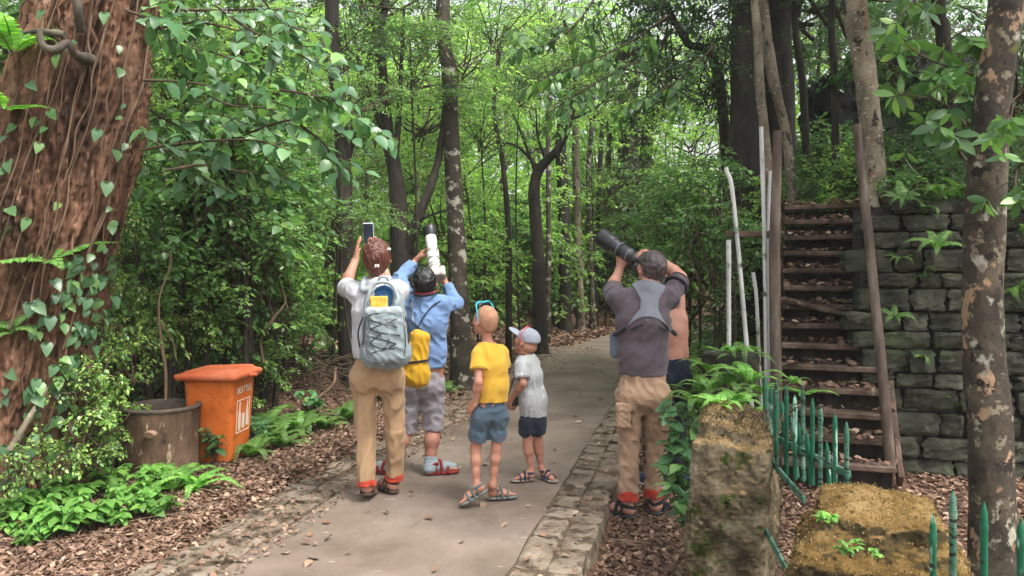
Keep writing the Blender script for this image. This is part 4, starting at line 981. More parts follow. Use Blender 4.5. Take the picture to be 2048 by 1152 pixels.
for q, (ox, oy, z0_, hx, hy, hz) in enumerate([(-.005, 0, .10, .190, .28, .34), (.008, .01, .34, .178, .27, .22), (-.006, -.005, .48, .172, .265, .18), (.010, .02, .66, .150, .24, .09), (-.03, .0, .735, .09, .16, .05)]):
    s.box((1.14+ox, 3.98+oy, z0_), (hx, hy, hz), M, r=.03, k=.03)
s.disp = lambda p: .030*sn(p*A(1, 1, .7), 5, 23, 8, 2)+.012*sn(p*A(1, 1, .5), 20, 25, 10, 3)+.004*sn(p, 80, 27, 10); s.amp = .07
ms = s.build('masonry', m_moss2, pil2, .008)
moss_tufts(ms, pil2, 5000, 6, (.006, .018), leafmat('moss_tuft_brown', [lin(70, 58, 40), lin(110, 90, 62), lin(140, 118, 84), lin(84, 92, 50), lin(150, 132, 104)], .2, (1.2, 1.1, .8, 1), .85, .1), .3, .16)
mb = MB(); g = random.Random(9)
for k in range(34):
    b = A(1.165+g.uniform(-.15, .15), 3.98+g.uniform(-.26, .2), .77); d = A(g.uniform(-1, 1), g.uniform(-1, .6), 0)*.09
    tube(mb, spline([b, b+d*.6+A(0, 0, .03), b+d*1.4-A(0, 0, .02), b+d*1.9-A(0, 0, .14*g.random())], 9), np.linspace(.0035, .0015, 9), 4)
part(mb, 'roots', m_twig, pil2)
blk = at(1462, 720, 5.6); cb = empty('concrete_block', 'low grey concrete block half buried in ferns below the poles', 'block', blk-A(0, 0, .3)); s = Sdf(); s.box(blk-A(0, 0, .1), (.19, .13, .16), M, r=.015)
s.disp = lambda p: .008*sn(p, 14, 3, 8, 2); s.amp = .02; s.build('block', m_stone, cb, .012)

m_green = pmat('peeling_green_paint', [lin(18, 66, 48), lin(26, 90, 64), lin(42, 110, 80)], 7, (1, 1, .4), rough=.75, bs=.3, bscale=40, bd=.004,
               spots=[(lin(150, 186, 166), 13, .60, .04, (1, 1, .25)), (lin(40, 52, 44), 22, .60, .03, (1, 1, 2.2)), (lin(100, 150, 128), 5, .62, .08, (1, 1, .3))])
m_greend = pmat('mottled_green_paint', [lin(32, 76, 60), lin(66, 108, 88), lin(110, 138, 120)], 9, (1, 1, 1.6), rough=.75, bs=.4, bscale=40, bd=.004,
                spots=[(lin(36, 44, 38), 24, .54, .04, (1, 1, 2.6)), (lin(28, 104, 74), 6, .6, .06, (1, 1, .4))])
def picket(px, ty, by, Y, parent, mat, r=.014, lean=0):
    t = at(px, ty, Y); b = at(px-lean, by, Y); mb = MB(); L = t[2]-b[2]
    d = (t-b)/L; pr = [(0, r), (L-.085, r), (L-.075, r*1.18), (L-.062, r*1.18), (L-.052, r), (L-.03, r*.95), (L, .002)]
    tube(mb, [b+d*z_ for z_, _ in pr], [q for _, q in pr], 8); return part(mb, 'picket', mat, parent)
fa = empty('picket_fence', 'thicket of peeling green metal pickets between the two masonry pillars', 'fence', (1.3, 3.6, 0))
fb_ = empty('picket_fence', 'short run of green metal pickets in front of the orange-mossed pillar', 'fence', (1.4, 2.1, 0))
for k, (px, ty, by, Y, lean) in enumerate([(1530, 752, 900, 3.95, 0), (1541, 772, 915, 3.85, -4), (1553, 762, 930, 3.8, 0), (1563, 800, 935, 3.9, -10), (1573, 768, 950, 3.7, 0), (1581, 828, 955, 3.85, -14), (1590, 788, 960, 3.6, 0),
                                           (1597, 845, 960, 3.7, -12), (1606, 772, 962, 3.6, 0), (1612, 860, 968, 3.5, -10), (1625, 796, 970, 3.45, 0), (1641, 808, 975, 3.35, 0), (1653, 882, 975, 3.35, -6), (1670, 826, 978, 3.25, 0), (1693, 843, 985, 3.15, 0)]):
    picket(px, ty, by, Y, fa, m_green if k % 3 != 2 else m_greend, .0105, lean)
for a_, b_ in ((at(1527, 905, 3.95), at(1608, 1000, 3.2)), (at(1540, 870, 3.95), at(1700, 950, 3.15)), (at(1515, 1030, 3.9), at(1600, 1190, 3.0))):
    mb = MB(); dd = nrm(b_-a_); box(mb, (a_+b_)/2, (.012, np.linalg.norm(b_-a_), .032), np.stack([nrm(np.cross(dd, A(0, 0, 1))), dd, np.cross(nrm(np.cross(dd, A(0, 0, 1))), dd)], 1), 0, .002); part(mb, 'rail', m_greend, fa, False)
for k, (px, ty, by, Y) in enumerate([(1866, 1030, 1300, 2.28), (1906, 978, 1330, 2.2), (1968, 1004, 1330, 2.1), (2042, 1036, 1330, 2.0), (2100, 1060, 1340, 1.9)]): picket(px, ty, by, Y, fb_, m_green if k != 1 else m_greend, .0098)
mb = MB(); a_, b_ = at(1860, 1180, 2.28), at(2110, 1240, 1.9); dd = nrm(b_-a_); box(mb, (a_+b_)/2-A(0, 0, .04), (np.linalg.norm(b_-a_), .012, .032), np.stack([dd, nrm(np.cross(A(0, 0, 1), dd)), A(0, 0, 1)], 1), 0, .002); part(mb, 'rail', m_greend, fb_, False)
# ------------------------------------------------------------------ people: anatomy helpers
def skin(name, c, red=.0):
    r, g_, b = c
    m = pmat(name, [lin(r*.88, g_*.82, b*.8), lin(r, g_, b), lin(min(255, r*1.05), g_*1.06, b*1.06)], 7, rough=.5, bs=.15, bscale=90, bd=.002, spec=.35,
             spots=[(lin(r*.92, g_*.76, b*.70), 5, .62, .2)])
    p = [n for n in m.node_tree.nodes if n.type == 'BSDF_PRINCIPLED'][0]
    p.inputs['Subsurface Weight'].default_value = .12; p.inputs['Subsurface Radius'].default_value = (.02, .008, .004); p.inputs['Subsurface Scale'].default_value = .5
    return m
def cloth(name, c, k=1.0, rough=.9, weave=260, c2=.86, spots=None, fold=.5):
    r, g_, b = c
    m = pmat(name, [lin(r*c2, g_*c2, b*c2, k), lin(r, g_, b, k)], 6, rough=rough, bs=.35, bscale=weave, bd=.002, spec=.2, detail=3, spots=spots)
    t = m.node_tree; p = [n for n in t.nodes if n.type == 'BSDF_PRINCIPLED'][0]; b0 = [n for n in t.nodes if n.type == 'BUMP'][0]
    w = noise(t, 6.5, 2.5, .55, (1, 1, .75), 1.1, off=(1, 5, 2)); [n for n in t.nodes if n.type == 'TEX_NOISE'][-1].noise_type = 'RIDGED_MULTIFRACTAL'; b1 = t.nodes.new('ShaderNodeBump'); b1.inputs['Strength'].default_value = fold; b1.inputs['Distance'].default_value = .02
    t.links.new(w, b1.inputs['Height']); t.links.new(b0.outputs[0], b1.inputs['Normal']); t.links.new(b1.outputs[0], p.inputs['Normal'])
    p.inputs['Sheen Weight'].default_value = .15
    return m
def folds(seed, amp, freq=(16, 16, 9), sharp=.6):
    amp = amp*.8
    def f(p):
        a = sn(p, A(*freq), seed, 7, 2); b = 1-2*np.abs(sn(p, A(*freq)*1.3, seed+50, 5, 1))
        return amp*((1-sharp)*a-sharp*b*.8)
    return f
def hand(S_, W_, d, nm, th, sz=1., curl=(.5, .6, .5), tcurl=.4, spread=.12, fl=1., tdir=None):
    """palm from wrist W_ along d, palm faces nm, thumb on side th"""
    d = nrm(d); nm = nrm(nm-d*np.dot(nm, d)); th = nrm(th-d*np.dot(th, d)-nm*np.dot(th, nm)); k = .006
    for i in range(4):
        o = .030-.020*i
        kn = W_+d*(.088-.004*abs(i-1))*sz+th*o*1.05*sz
        S_.cap(W_+th*o*.55*sz+d*.01*sz, kn, .0165*sz, .0125*sz, k=.012)
        ln = (.072, .080, .074, .058)[i]*sz*fl; p = kn; a = 0; dd = d+th*spread*(1.5-i)/1.5
        for s, (q, r0, r1) in enumerate(((.45, .0098, .0092), (.31, .0090, .0084), (.24, .0082, .0068))):
            a += curl[s]*(1+.10*(i-1.5)); v = nrm(dd*math.cos(a)+nm*math.sin(a)); e = p+v*ln*q; S_.cap(p, e, r0*sz, r1*sz, k=.004); p = e
    S_.cap(W_+d*.015*sz+th*.018*sz, W_+d*.055*sz+th*.028*sz+nm*.008*sz, .019*sz, .016*sz, k=.012)
    b = W_+d*.028*sz+th*.030*sz+nm*.006*sz; v = nrm(th*.75+d*.75+nm*.25) if tdir is None else nrm(tdir); e = b+v*.042*sz; S_.cap(b, e, .0135*sz, .0110*sz, k=.010)
    v2 = nrm(v*math.cos(tcurl)+nrm(nm*.6+d*.6)*math.sin(tcurl)); S_.cap(e, e+v2*.034*sz, .0108*sz, .0085*sz, k=.004)
def head(S_, c, f, u, neck, sz=1., nr=.056, beard=False):
    f = nrm(f); u = nrm(u-f*np.dot(u, f)); r = np.cross(f, u); M = np.stack([r, f, u]); P = lambda a, b, e: c+(r*a+f*b+u*e)*sz
    S_.ell(P(0, -.012, .030), A(.074, .095, .086)*sz, M, k=.03)
    S_.ell(P(0, .034, -.026), A(.058, .062, .082)*sz, M, k=.03)
    S_.cap(P(-.034, .012, -.062), P(-.012, .066, -.092), .022*sz, .018*sz, k=.03); S_.cap(P(.034, .012, -.062), P(.012, .066, -.092), .022*sz, .018*sz, k=.03)
    S_.cap(P(-.035, .074, .024), P(.035, .074, .024), .013*sz, k=.02)
    for s in (-1, 1):
        S_.ell(P(s*.031, .100, .004), A(.019, .016, .013)*sz, M, k=.012, op='s')
        S_.ell(P(s*.045, .060, -.022), A(.022, .024, .022)*sz, M, k=.02)
        Me = np.stack([nrm(r*s*.85-f*.5), nrm(f+u*.15), u]); S_.ell(P(s*.079, -.006, -.002), A(.009, .019, .033)*sz, Me, k=.008)
        S_.ell(P(s*.092, -.001, .002), A(.007, .010, .018)*sz, Me, k=.006, op='s'); S_.ell(P(s*.076, .002, -.028), A(.009, .010, .010)*sz, Me, k=.006)
    S_.cap(P(0, .092, .016), P(0, .112, -.022), .0085*sz, .0125*sz, k=.012)
    for s in (-1, 1): S_.ell(P(s*.011, .103, -.028), A(.009, .010, .008)*sz, M, k=.006)
    S_.cap(P(-.018, .087, -.050), P(.018, .087, -.050), .0075*sz, k=.006); S_.cap(P(-.015, .085, -.060), P(.015, .085, -.060), .008*sz, k=.006)
    S_.ell(P(0, .082, -.088), A(.020, .016, .016)*sz, M, k=.02)
    S_.cap(P(0, -.030, -.045), neck, nr*.98*sz, nr*1.05*sz, k=.03)
    return P, M
def eyes(P, sz, f, parent):
    for s in (-1, 1):
        e = Sdf(); e.ell(P(s*.031, .084, .003), A(.011, .011, .011)*sz); e.build('eye', m_eye, parent, .003)
m_eye = pmat('eye_white', [lin(220, 214, 206)], rough=.25, bs=0, spec=.5)
def foot_frame(heel, d, pitch=0.):
    d = nrm(A(d[0], d[1], 0)); s = A(d[1], -d[0], 0); u = A(0, 0, 1)
    dd = d*math.cos(pitch)-u*math.sin(pitch); uu = u*math.cos(pitch)+d*math.sin(pitch)
    return lambda a, b, c: heel+dd*a+s*b+uu*c
def foot(S_, ank, heel, d, L, sz=1., pitch=0., side=1):
    Pf = foot_frame(heel, d, pitch); k = .02; up_ = Pf(0, 0, 1)-heel
    S_.cap(ank, Pf(.045*sz, 0, .045*sz), .036*sz, .034*sz, k=k); S_.ell(Pf(.032*sz, 0, .034*sz), A(.036, .036, .034)*sz, k=k)
    S_.cap(Pf(.04*sz, 0, .046*sz), Pf(L*.66, side*.004*sz, .030*sz), .038*sz, .042*sz, n=up_, q=.72, k=k); S_.cap(Pf(.06*sz, 0, .07*sz), Pf(L*.6, 0, .036*sz), .03*sz, .022*sz, k=k)
    for i in range(5):
        o = (.032-.0165*i)*side*sz; S_.cap(Pf(L*.64, o*.9, .026*sz), Pf(L*(.97-.035*i-.01*i*i*.5), o*1.08, .020*sz), (.0135 if i == 0 else .0105)*sz, (.0125 if i == 0 else .009)*sz, k=.006)
    return Pf
def sandal(Pf, L, sz, parent, m_sole, m_strap, side=1, back=True, sock=False):
    s = Sdf(); up_ = nrm(Pf(0, 0, 1)-Pf(0, 0, 0))
    for (a, w) in ((.02, .037), (.10, .036), (.5*L, .038), (.72*L, .048), (.92*L, .040)): pass
    s.cap(Pf(.03*sz, 0, -.004), Pf(.5*L, 0, -.006), .041*sz, .040*sz, n=up_, q=.36, k=.02); s.cap(Pf(.5*L, 0, -.006), Pf(.80*L, side*.003, -.004), .042*sz, .049*sz, n=up_, q=.30, k=.02); s.cap(Pf(.8*L, 0, -.004), Pf(.90*L, side*.005, .000), .049*sz, .041*sz, n=up_, q=.30, k=.02)
    s.build('sole', m_sole, parent, .005)
    mb = MB()
    def strap(a0, a1, h, wd, z0=-.002, r=.0085):
        t = np.linspace(-.12, math.pi+.12, 15); q = [Pf(a0*L+(a1-a0)*L*(.5-.5*math.cos(x)), -side*math.cos(x)*wd*sz, z0+max(0, math.sin(x))*h*sz) for x in t]; tube(mb, spline(q, 24), r*sz, 8)
    strap(.70, .64, .054, .049, r=.014); strap(.40, .44, .088, .044, r=.013)
    if back:
        t = np.linspace(-1.7, 1.7, 15); q = [Pf((.055-.052*math.cos(x))*sz+.02*sz*(abs(x) > 1.2), math.sin(x)*.042*sz, .052*sz+.014*sz*abs(x)) for x in t]; tube(mb, spline(q, 24), .0125*sz, 8)
        for s_ in (-1, 1): tube(mb, [Pf(.06*sz, s_*.041*sz, .06*sz), Pf(.07*sz, s_*.043*sz, -.002)], .008*sz, 8)
    part(mb, 'strap', m_strap, parent)
def arm(S_, sh, el, wr, sz=1., r=(.042, .035, .023)):
    S_.cap(sh, el, r[0]*sz, r[1]*.92*sz, k=.03); m = el+(wr-el)*.28; S_.cap(el, m, r[1]*.92*sz, r[1]*sz, k=.02); S_.cap(m, wr, r[1]*sz, r[2]*sz, k=.02)
def leg(S_, hip, kn, an, sz=1., r=(.085, .056, .055, .036)):
    S_.cap(hip, kn, r[0]*sz, r[1]*sz, k=.03); bk = A(0, -.018, 0)*sz*(r[1] >= .046); m = kn+(an-kn)*.30+bk; S_.cap(kn, m, r[1]*.92*sz, r[2]*sz, k=.03); S_.cap(m, kn+(an-kn)*.62+bk*.3, r[2]*sz, r[3]*1.12*sz, k=.03); S_.cap(kn+(an-kn)*.6, an, r[3]*1.12*sz, r[3]*sz, k=.02)
def torso(S_, pel, wst, chs, shL, shR, f, w=(.155, .135, .165), q=.66, sz=1., add=0., k=.05, sr=.060):
    a = add; S_.cap(pel, wst, w[0]*sz+a, w[1]*sz+a, n=f, q=q, k=k); S_.cap(wst, chs, w[1]*sz+a, w[2]*sz+a, n=f, q=q*.97, k=k); S_.cap(shL, shR, sr*sz+a, k=k)
    m = (shL+shR)/2; S_.cap(chs, m, w[2]*.86*sz+a, .085*sz+a, n=f, q=q, k=k)
def person(label, loc): return empty('person', label, 'person', loc)
def mid(a, b, t=.5): return a+(b-a)*t
def hair_short(c, f, u, sz, mat, parent, th=.010, low=-.055, seed=3, curl=.004, fr=.045, slope=.85, freq=60):
    f = nrm(f); u = nrm(u-f*np.dot(u, f)); r = np.cross(f, u); M = np.stack([r, f, u]); P = lambda a, b, e: c+(r*a+f*b+u*e)*sz
    s = Sdf(); s.ell(P(0, -.012, .032), A(.074+th, .095+th, .086+th*1.2)*sz, M, k=.02); s.ell(P(0, -.050, -.022), A(.056+th*.6, .046+th*.6, .060)*sz, M, k=.03)
    s.cut(P(0, fr, .03), f*1.0-u*slope, k=.012); s.cut(P(0, -.02, low), -u+f*.5, k=.012)
    s.disp = lambda p: curl*(sn(p, freq, seed, 8, 2)+.6*(1-2*np.abs(sn(p, freq*.8, seed+9, 6)))); s.amp = curl*2.2
    return s.build('hair', mat, parent, .004)
def lens(mb, a, b, prof, seg=24, mi=0):
    d = b-a; q = []; rr = []; last = -1
    for t, r in prof:
        t = max(t, last+.0015); last = t; q.append(a+d*t); rr.append(r)
    tube(mb, q, rr, seg, mi)
sk1 = skin('skin_tan', (166, 118, 98)); sk2 = skin('skin_ruddy', (180, 131, 112)); sk3 = skin('skin_child', (174, 124, 103)); sk4 = skin('skin_sunburnt', (168, 120, 102))
m_black = pmat('black_plastic', [lin(22, 22, 24), lin(38, 38, 41)], 20, rough=.42, bs=.1, bscale=120, bd=.001, spec=.5)
m_webbing = cloth('black_webbing', (36, 37, 40)); m_glassy = pmat('dark_glass', [lin(14, 16, 24)], rough=.08, bs=0, spec=.7)
def hairmat(name, c, c2):
    return pmat(name, [lin(*c), lin(*c2)], 60, (1, 1, .25), rough=.36, bs=.8, bscale=150, bd=.004, spec=.5, bstretch=(1, 1, .15))
def shoes(parent, Fs, L, sz, m1, m2, nm='sandal'):
    for Fp, sd in Fs:
        before = set(o.name for o in COL.objects); sandal(Fp, L, sz, parent, m1, m2, sd); new = [o for o in COL.objects if o.name not in before]
        sb = bpy.data.objects.new(nm, None); COL.objects.link(sb); sb.parent = parent; sb.empty_display_size = .05
        for o in new: o.parent = sb
def ring(parent, a, b, t, r, mat, th=.006, name='sleeve_hem'):
    d = nrm(b-a); c = a+(b-a)*t; u_ = nrm(np.cross(d, A(.3, .2, 1))); w_ = np.cross(d, u_); mb = MB(); tube(mb, [c+u_*r*math.cos(q)+w_*r*math.sin(q) for q in np.linspace(0, 6.2832, 30)], th, 8, cap=False); part(mb, name, mat, parent)
# ================================================================== woman with phone and backpack
Y0 = 5.05
f = nrm(A(.03, 1, 0)); wo = person('person in white tee and tan trousers with rolled red cuffs, holding up a phone', A(-.87, Y0, 0))
shL, shR = at(712, 584, Y0+.02), at(797, 582, Y0+.03); nk = at(755, 563, Y0-.01); pel = at(756, 735, Y0+.01); wst = at(754, 680, Y0); chs = at(755, 622, Y0-.005)
elL, wrL = at(690, 573, Y0+.24), at(712, 517, Y0+.34); elR, wrR = at(783, 588, Y0+.27), at(757, 508, Y0+.41)
hipL, knL, anL = at(729, 752, Y0+.01), at(730, 862, Y0+.03), at(733, 962, Y0-.03); hipR, knR, anR = at(783, 752, Y0+.02), at(791, 858, Y0+.07), at(789, 948, Y0+.13)
hc = at(754, 517, Y0+.03); hf = nrm(A(-.05, 1, .30)); hu = A(0, -.3, 1)
b = Sdf(); torso(b, pel, wst, chs, shL, shR, f, (.140, .12, .145), .62, sr=.050); P, M = head(b, hc, hf, hu, nk, 1.0, .050)
arm(b, shL, elL, wrL, 1, (.046, .038, .024)); arm(b, shR, elR, wrR, 1, (.046, .038, .024))
hand(b, wrL, A(.08, .10, 1), A(1, .3, 0), A(.2, 1, 0), .95, (.12, .18, .15), .3, .06); hand(b, wrR, A(-.25, .05, 1), A(-.8, .5, 0), A(-.2, 1, 0), .95, (.35, .5, .4), .3)
leg(b, hipL, knL, anL, 1, (.064, .040, .035, .028)); leg(b, hipR, knR, anR, 1, (.064, .040, .035, .028))
hlL = at(733, 1000, Y0-.06); hlL[2] = .055; hlR = at(792, 985, Y0+.11); hlR[2] = .022
FL = foot(b, anL, hlL, A(-.08, 1), .235, .95, .22, 1); FR = foot(b, anR, hlR, A(-.62, .75), .235, .95, 0, -1)
b.build('body', sk2, wo, .005); eyes(P, 1.0, hf, wo)
m_sandal1 = cloth('brown_sandal', (86, 66, 54)); m_sole1 = pmat('dark_sole', [lin(60, 48, 42), lin(92, 76, 66)], 20, rough=.8, bs=.2)
shoes(wo, ((FL, 1), (FR, -1)), .235, .95, m_sole1, m_sandal1)
m_tee = cloth('white_cotton', (214, 214, 219), .74)
s = Sdf(); torso(s, pel, wst, chs, shL, shR, f, (.150, .138, .152), .68, sr=.054, add=.012)
s.cap(shL, mid(shL, elL, .78), .058, .066, k=.04, flat=True); s.cap(shR, mid(shR, elR, .75), .058, .066, k=.04, flat=True); s.cap(nk-A(0, 0, .02), chs, .07, .12, k=.05)
s.neckcut(nk+A(0, -.02, .022), A(0, .35, 1), nk+A(0, 0, .03), .115); s.cut(at(755, 716, Y0), A(0, 0, -1)); s.disp = folds(3, .007, (18, 18, 10)); s.amp = .016; s.build('shirt', m_tee, wo, .006)
ring(wo, shL, elL, .78, .064, m_tee); ring(wo, nk+A(0, 0, .1), nk+A(0, 0, .0), .88, .054, m_tee, .007, 'collar')
m_tan = cloth('tan_trousers', (184, 150, 114), .80)
def trousers(name, mat, parent, hL, kL, aL, hR, kR, aR, pl, f, top, seed, r=(.083, .065, .056), pr=.150, amp=.012, q=.72, sz=1., h=.006, flat_end=True):
    s = Sdf(); s.cap(pl+A(0, 0, .06)*sz, pl-A(0, 0, .03)*sz, (pr-.012)*sz, pr*sz, n=f, q=q, k=.05)
    for a_, k_, n_ in ((hL, kL, aL), (hR, kR, aR)):
        s.cap(a_, k_, r[0]*sz, r[1]*sz, k=.028); s.cap(k_, n_, r[1]*sz, r[2]*sz, k=.02, flat=flat_end)
        s.ell(a_-f*(.055 if sz == 1 else .035)*sz+A(0, 0, -.005), A(.082, .075, .09)*sz*(1 if sz == 1 else .85), k=.05)
    s.cut(top, A(0, 0, 1)); s.disp = folds(seed, amp, (15, 15, 13), .65); s.amp = amp*2.2; return s.build(name, mat, parent, h)
trousers('trousers', m_tan, wo, hipL, knL, anL, hipR, knR, anR, pel, f, at(755, 700, Y0), 5)
m_redcuff = cloth('red_cuff', (200, 70, 50), .76)
for k_, a_ in ((knL, anL), (knR, anR)):
    d = nrm(a_-k_); s = Sdf(); s.cap(a_-d*.008, a_+d*.034, .059, .063, k=.01, flat=True); s.disp = folds(8, .006, (30, 30, 30)); s.amp = .014; s.build('cuff', m_redcuff, wo, .005)
m_hairw = hairmat('auburn_hair', (54, 28, 22), (112, 66, 52))
s = Sdf(); fr = nrm(np.cross(hf, nrm(hu-hf*np.dot(hu, hf)))); uu = np.cross(fr, hf); Mh = np.stack([fr, hf, uu])
s.ell(P(0, -.016, .034), A(.088, .108, .102), Mh); s.ell(P(0, -.060, -.030), A(.066, .060, .075), Mh, k=.04); s.cap(P(0, -.085, -.045), P(-.004, -.085, -.105), .040, .030, k=.03)
s.cut(P(0, .045, .03), hf-uu*.8, k=.012); s.disp = lambda p: .0032*(1-2*np.abs(sn((p-hc)@np.stack([fr, hf, uu*.3]).T, 60, 5, 8)))+.002*sn(p, 26, 7); s.amp = .012; s.build('hair', m_hairw, wo, .004)
m_clip = pmat('white_clip', [lin(228, 224, 214)], rough=.4, bs=0)
for (px, py, r) in ((754, 532, .010), (734, 500, .008), (778, 498, .008)):
    s = Sdf(); s.box(at(px, py, Y0-.085 if px == 754 else Y0-.03), A(1.4, .8, 1.)*r, r=.003); s.build('hair_clip', m_clip, wo, .003)
# phone
ph = at(737, 467, Y0+.42); pt = empty('phone', 'dark phone held up above the auburn hair', 'phone', ph)
tl = A([1, 0, 0], [0, math.cos(.3), -math.sin(.3)], [0, math.sin(.3), math.cos(.3)]).T
tl = np.array([[1, 0, 0], [0, .955, -.295], [0, .295, .955]])
mb = MB(); box(mb, ph, (.075, .009, .155), tl, 0, .004); part(mb, 'case', pmat('pale_case', [lin(190, 196, 204)], rough=.4, bs=0), pt, False)
mb = MB(); box(mb, ph-tl[:, 1]*.0052+tl[:, 2]*.0, (.069, .002, .142), tl, 0, .0005); part(mb, 'screen', pmat('phone_screen', [lin(20, 28, 40), lin(46, 66, 92)], 30, rough=.15, bs=0, spec=.6), pt, False)

# backpack --------------------------------------------------------
m_pack = cloth('grey_blue_nylon', (156, 170, 174), .68, rough=.65, weave=180); m_packd = cloth('pale_nylon', (186, 198, 202), .72, rough=.65, weave=180); m_cord = pmat('dark_cord', [lin(38, 42, 46)], rough=.7, bs=0)
m_blue = cloth('blue_lining', (26, 74, 116), .9); m_pouch = cloth('yellow_orange_pouch', (236, 180, 72), .95, rough=.6, spots=[(lin(226, 190, 140), 9, .55, .1), (lin(190, 96, 60), 12, .66, .05)])
pc = at(768, 655, 4.86); bp = empty('backpack', 'grey-blue hiking backpack with crossed black cords and open top, worn over the white tee', 'backpack', pc)
tl = nrm(A(-.03, .06, 1)); rt_ = nrm(A(1, .02, .03)); fw = np.cross(tl, rt_); Mp = np.stack([rt_, fw, tl]); Q = lambda a, b_, c: pc+rt_*a+fw*b_+tl*c
s = Sdf(); s.box(Q(.004, .015, -.01), (.150, .080, .235), Mp, r=.07, taper=.72); s.ell(Q(.01, .0, -.16), (.150, .10, .10), Mp, k=.05); s.box(Q(0, .05, .17), (.098, .045, .088), Mp, r=.045, k=.03)
s.ell(Q(.002, -.055, .185), (.080, .055, .088), Mp, k=.012, op='s')
s.disp = folds(12, .006, (17, 17, 14)); s.amp = .014; s.build('main_body', m_pack, bp, .006)
s = Sdf(); s.box(Q(.020, -.070, -.060), (.118, .050, .165), Mp, r=.048, taper=.94); s.disp = folds(14, .008, (18, 18, 16), .7); s.amp = .018; s.build('front_pocket', m_pack, bp, .005)
s = Sdf(); s.box(Q(.010, -.035, .098), (.116, .075, .030), Mp, r=.028, k=.02); s.disp = folds(15, .005, (22, 22, 30)); s.amp = .011; s.build('top_flap', m_packd, bp, .005)
s = Sdf(); s.ell(Q(.004, -.008, .178), (.076, .022, .088), Mp); s.build('lining', m_blue, bp, .005)
s = Sdf(); s.box(Q(-.022, -.042, .152), (.055, .022, .045), Mp, r=.012); s.disp = folds(16, .004, (40, 40, 40)); s.amp = .009; s.build('pouch', m_pouch, bp, .004)
mb = MB(); tube(mb, spline([Q(-.115, -.03, .05), Q(-.098, -.035, .17), Q(-.06, -.04, .262), Q(.005, -.042, .285), Q(.065, -.04, .258), Q(.098, -.035, .17), Q(.112, -.03, .06)], 40), .011, 10); part(mb, 'rim', m_packd, bp)
mb = MB(); tube(mb, spline([Q(-.04, .03, .275), Q(-.02, .01, .315), Q(.02, .01, .315), Q(.04, .03, .275)], 16), .008, 8); part(mb, 'carry_handle', m_packd, bp)
zf = -.123
cords = [[(-.07, zf, .05), (.10, zf, .0)], [(.10, zf, .055), (-.05, zf, .0), (-.08, zf, -.04), (.09, zf, -.10)], [(-.08, zf, .055), (-.06, zf, -.01), (.02, zf, -.035), (.115, zf+.008, -.05)], [(.09, zf, -.10), (-.05, zf+.004, -.165)], [(.0, zf, -.035), (-.065, zf, -.09), (-.01, zf, -.12), (.08, zf, -.13)], [(-.065, zf, -.155), (.02, zf, -.12), (.05, zf, -.07)]]
mb = MB()
for c in cords: tube(mb, spline([Q(*q) for q in c], 24), .0034, 6)
tube(mb, spline([Q(-.103, -.085, .07), Q(-.112, -.09, -.06), Q(-.10, -.09, -.18), Q(-.02, -.10, -.222), Q(.07, -.10, -.222), Q(.135, -.09, -.17), Q(.142, -.085, -.03), Q(.132, -.08, .07)], 50), .004, 6)
tube(mb, spline([Q(-.098, -.115, .075), Q(.02, -.124, .092), Q(.13, -.11, .075)], 20), .0035, 6)
part(mb, 'bungee_cord', m_cord, bp)
mb = MB()
for s_, sh_ in ((-1, shL), (1, shR)):
    t = sh_*.55+nk*.45+A(0, -.0, .030)
    tube(mb, spline([Q(s_*.055, .05, .245), t+A(0, -.085, -.045), t+A(0, -.045, .012), t+A(0, .03, .020), sh_*.6+chs*.4+A(s_*.03, .15, .02), chs+A(s_*.13, .13, -.10), Q(s_*.15, .06, -.15)], 50), .019, 10)
part(mb, 'shoulder_strap', m_packd, bp)
mb = MB()
for s_ in (-1, 1):
    mb = MB(); tube(mb, spline([Q(s_*.118, .0, .10), Q(s_*.16, -.01, -.02), Q(s_*.15, -.02, -.12)], 16), .005, 6)
    box(mb, Q(s_*.125, -.03, -.10), (.02, .02, .035), Mp.T, 0, .004); part(mb, 'side_strap', m_webbing, bp)

# ================================================================== man in blue shirt with white lens
Y0 = 5.68
mn = person('person in pale blue long-sleeved shirt and grey shorts aiming a white lens upward', at(852, 955, Y0)*A(1, 1, 0))
f = nrm(A(.15, 1, 0)); shL, shR = at(818, 606, Y0+.02), at(884, 610, Y0); nk = at(850, 594, Y0-.02); pel = at(847, 752, Y0+.05); wst = at(848, 700, Y0+.03); chs = at(850, 640, Y0)
elL, wrL = at(798, 558, Y0+.25), at(833, 520, Y0+.36); elR, wrR = at(912, 607, Y0+.16), at(889, 562, Y0+.22)
hipL, knL, anL = at(826, 768, Y0+.05), at(812, 860, Y0+.06), at(785, 930, Y0-.05); hipR, knR, anR = at(867, 768, Y0+.05), at(866, 856, Y0+.06), at(859, 936, Y0-.04)
hc = at(850, 566, Y0-.01); hf = nrm(A(.05, .72, .70)); hu = nrm(A(0, -.70, .72))
b = Sdf(); torso(b, pel, wst, chs, shL, shR, f, (.150, .135, .155), .66, sr=.054); P, M = head(b, hc, hf, hu, nk, 1.0, .052)
arm(b, shL, elL, wrL, 1); arm(b, shR, elR, wrR, 1); 
la, lb2 = at(870, 541, Y0+.20), at(859, 457, Y0+.40)
hand(b, wrL, A(.55, .05, .75), A(.8, .2, -.3), A(-.1, -1, .2), 1.0, (.35, .6, .4), .4)
hand(b, wrR, A(-.45, .0, .9), A(-.8, .5, -.3), A(-.4, -.8, .3), 1.0, (.35, .7, .6), .4)
leg(b, hipL, knL, anL, 1, (.082, .054, .054, .036)); leg(b, hipR, knR, anR, 1, (.082, .054, .054, .036))
hlR = anR*A(1, 1, 0)+A(-.02, 0, .022); hlL = anL*A(1, 1, 0)+A(.03, 0, .022)
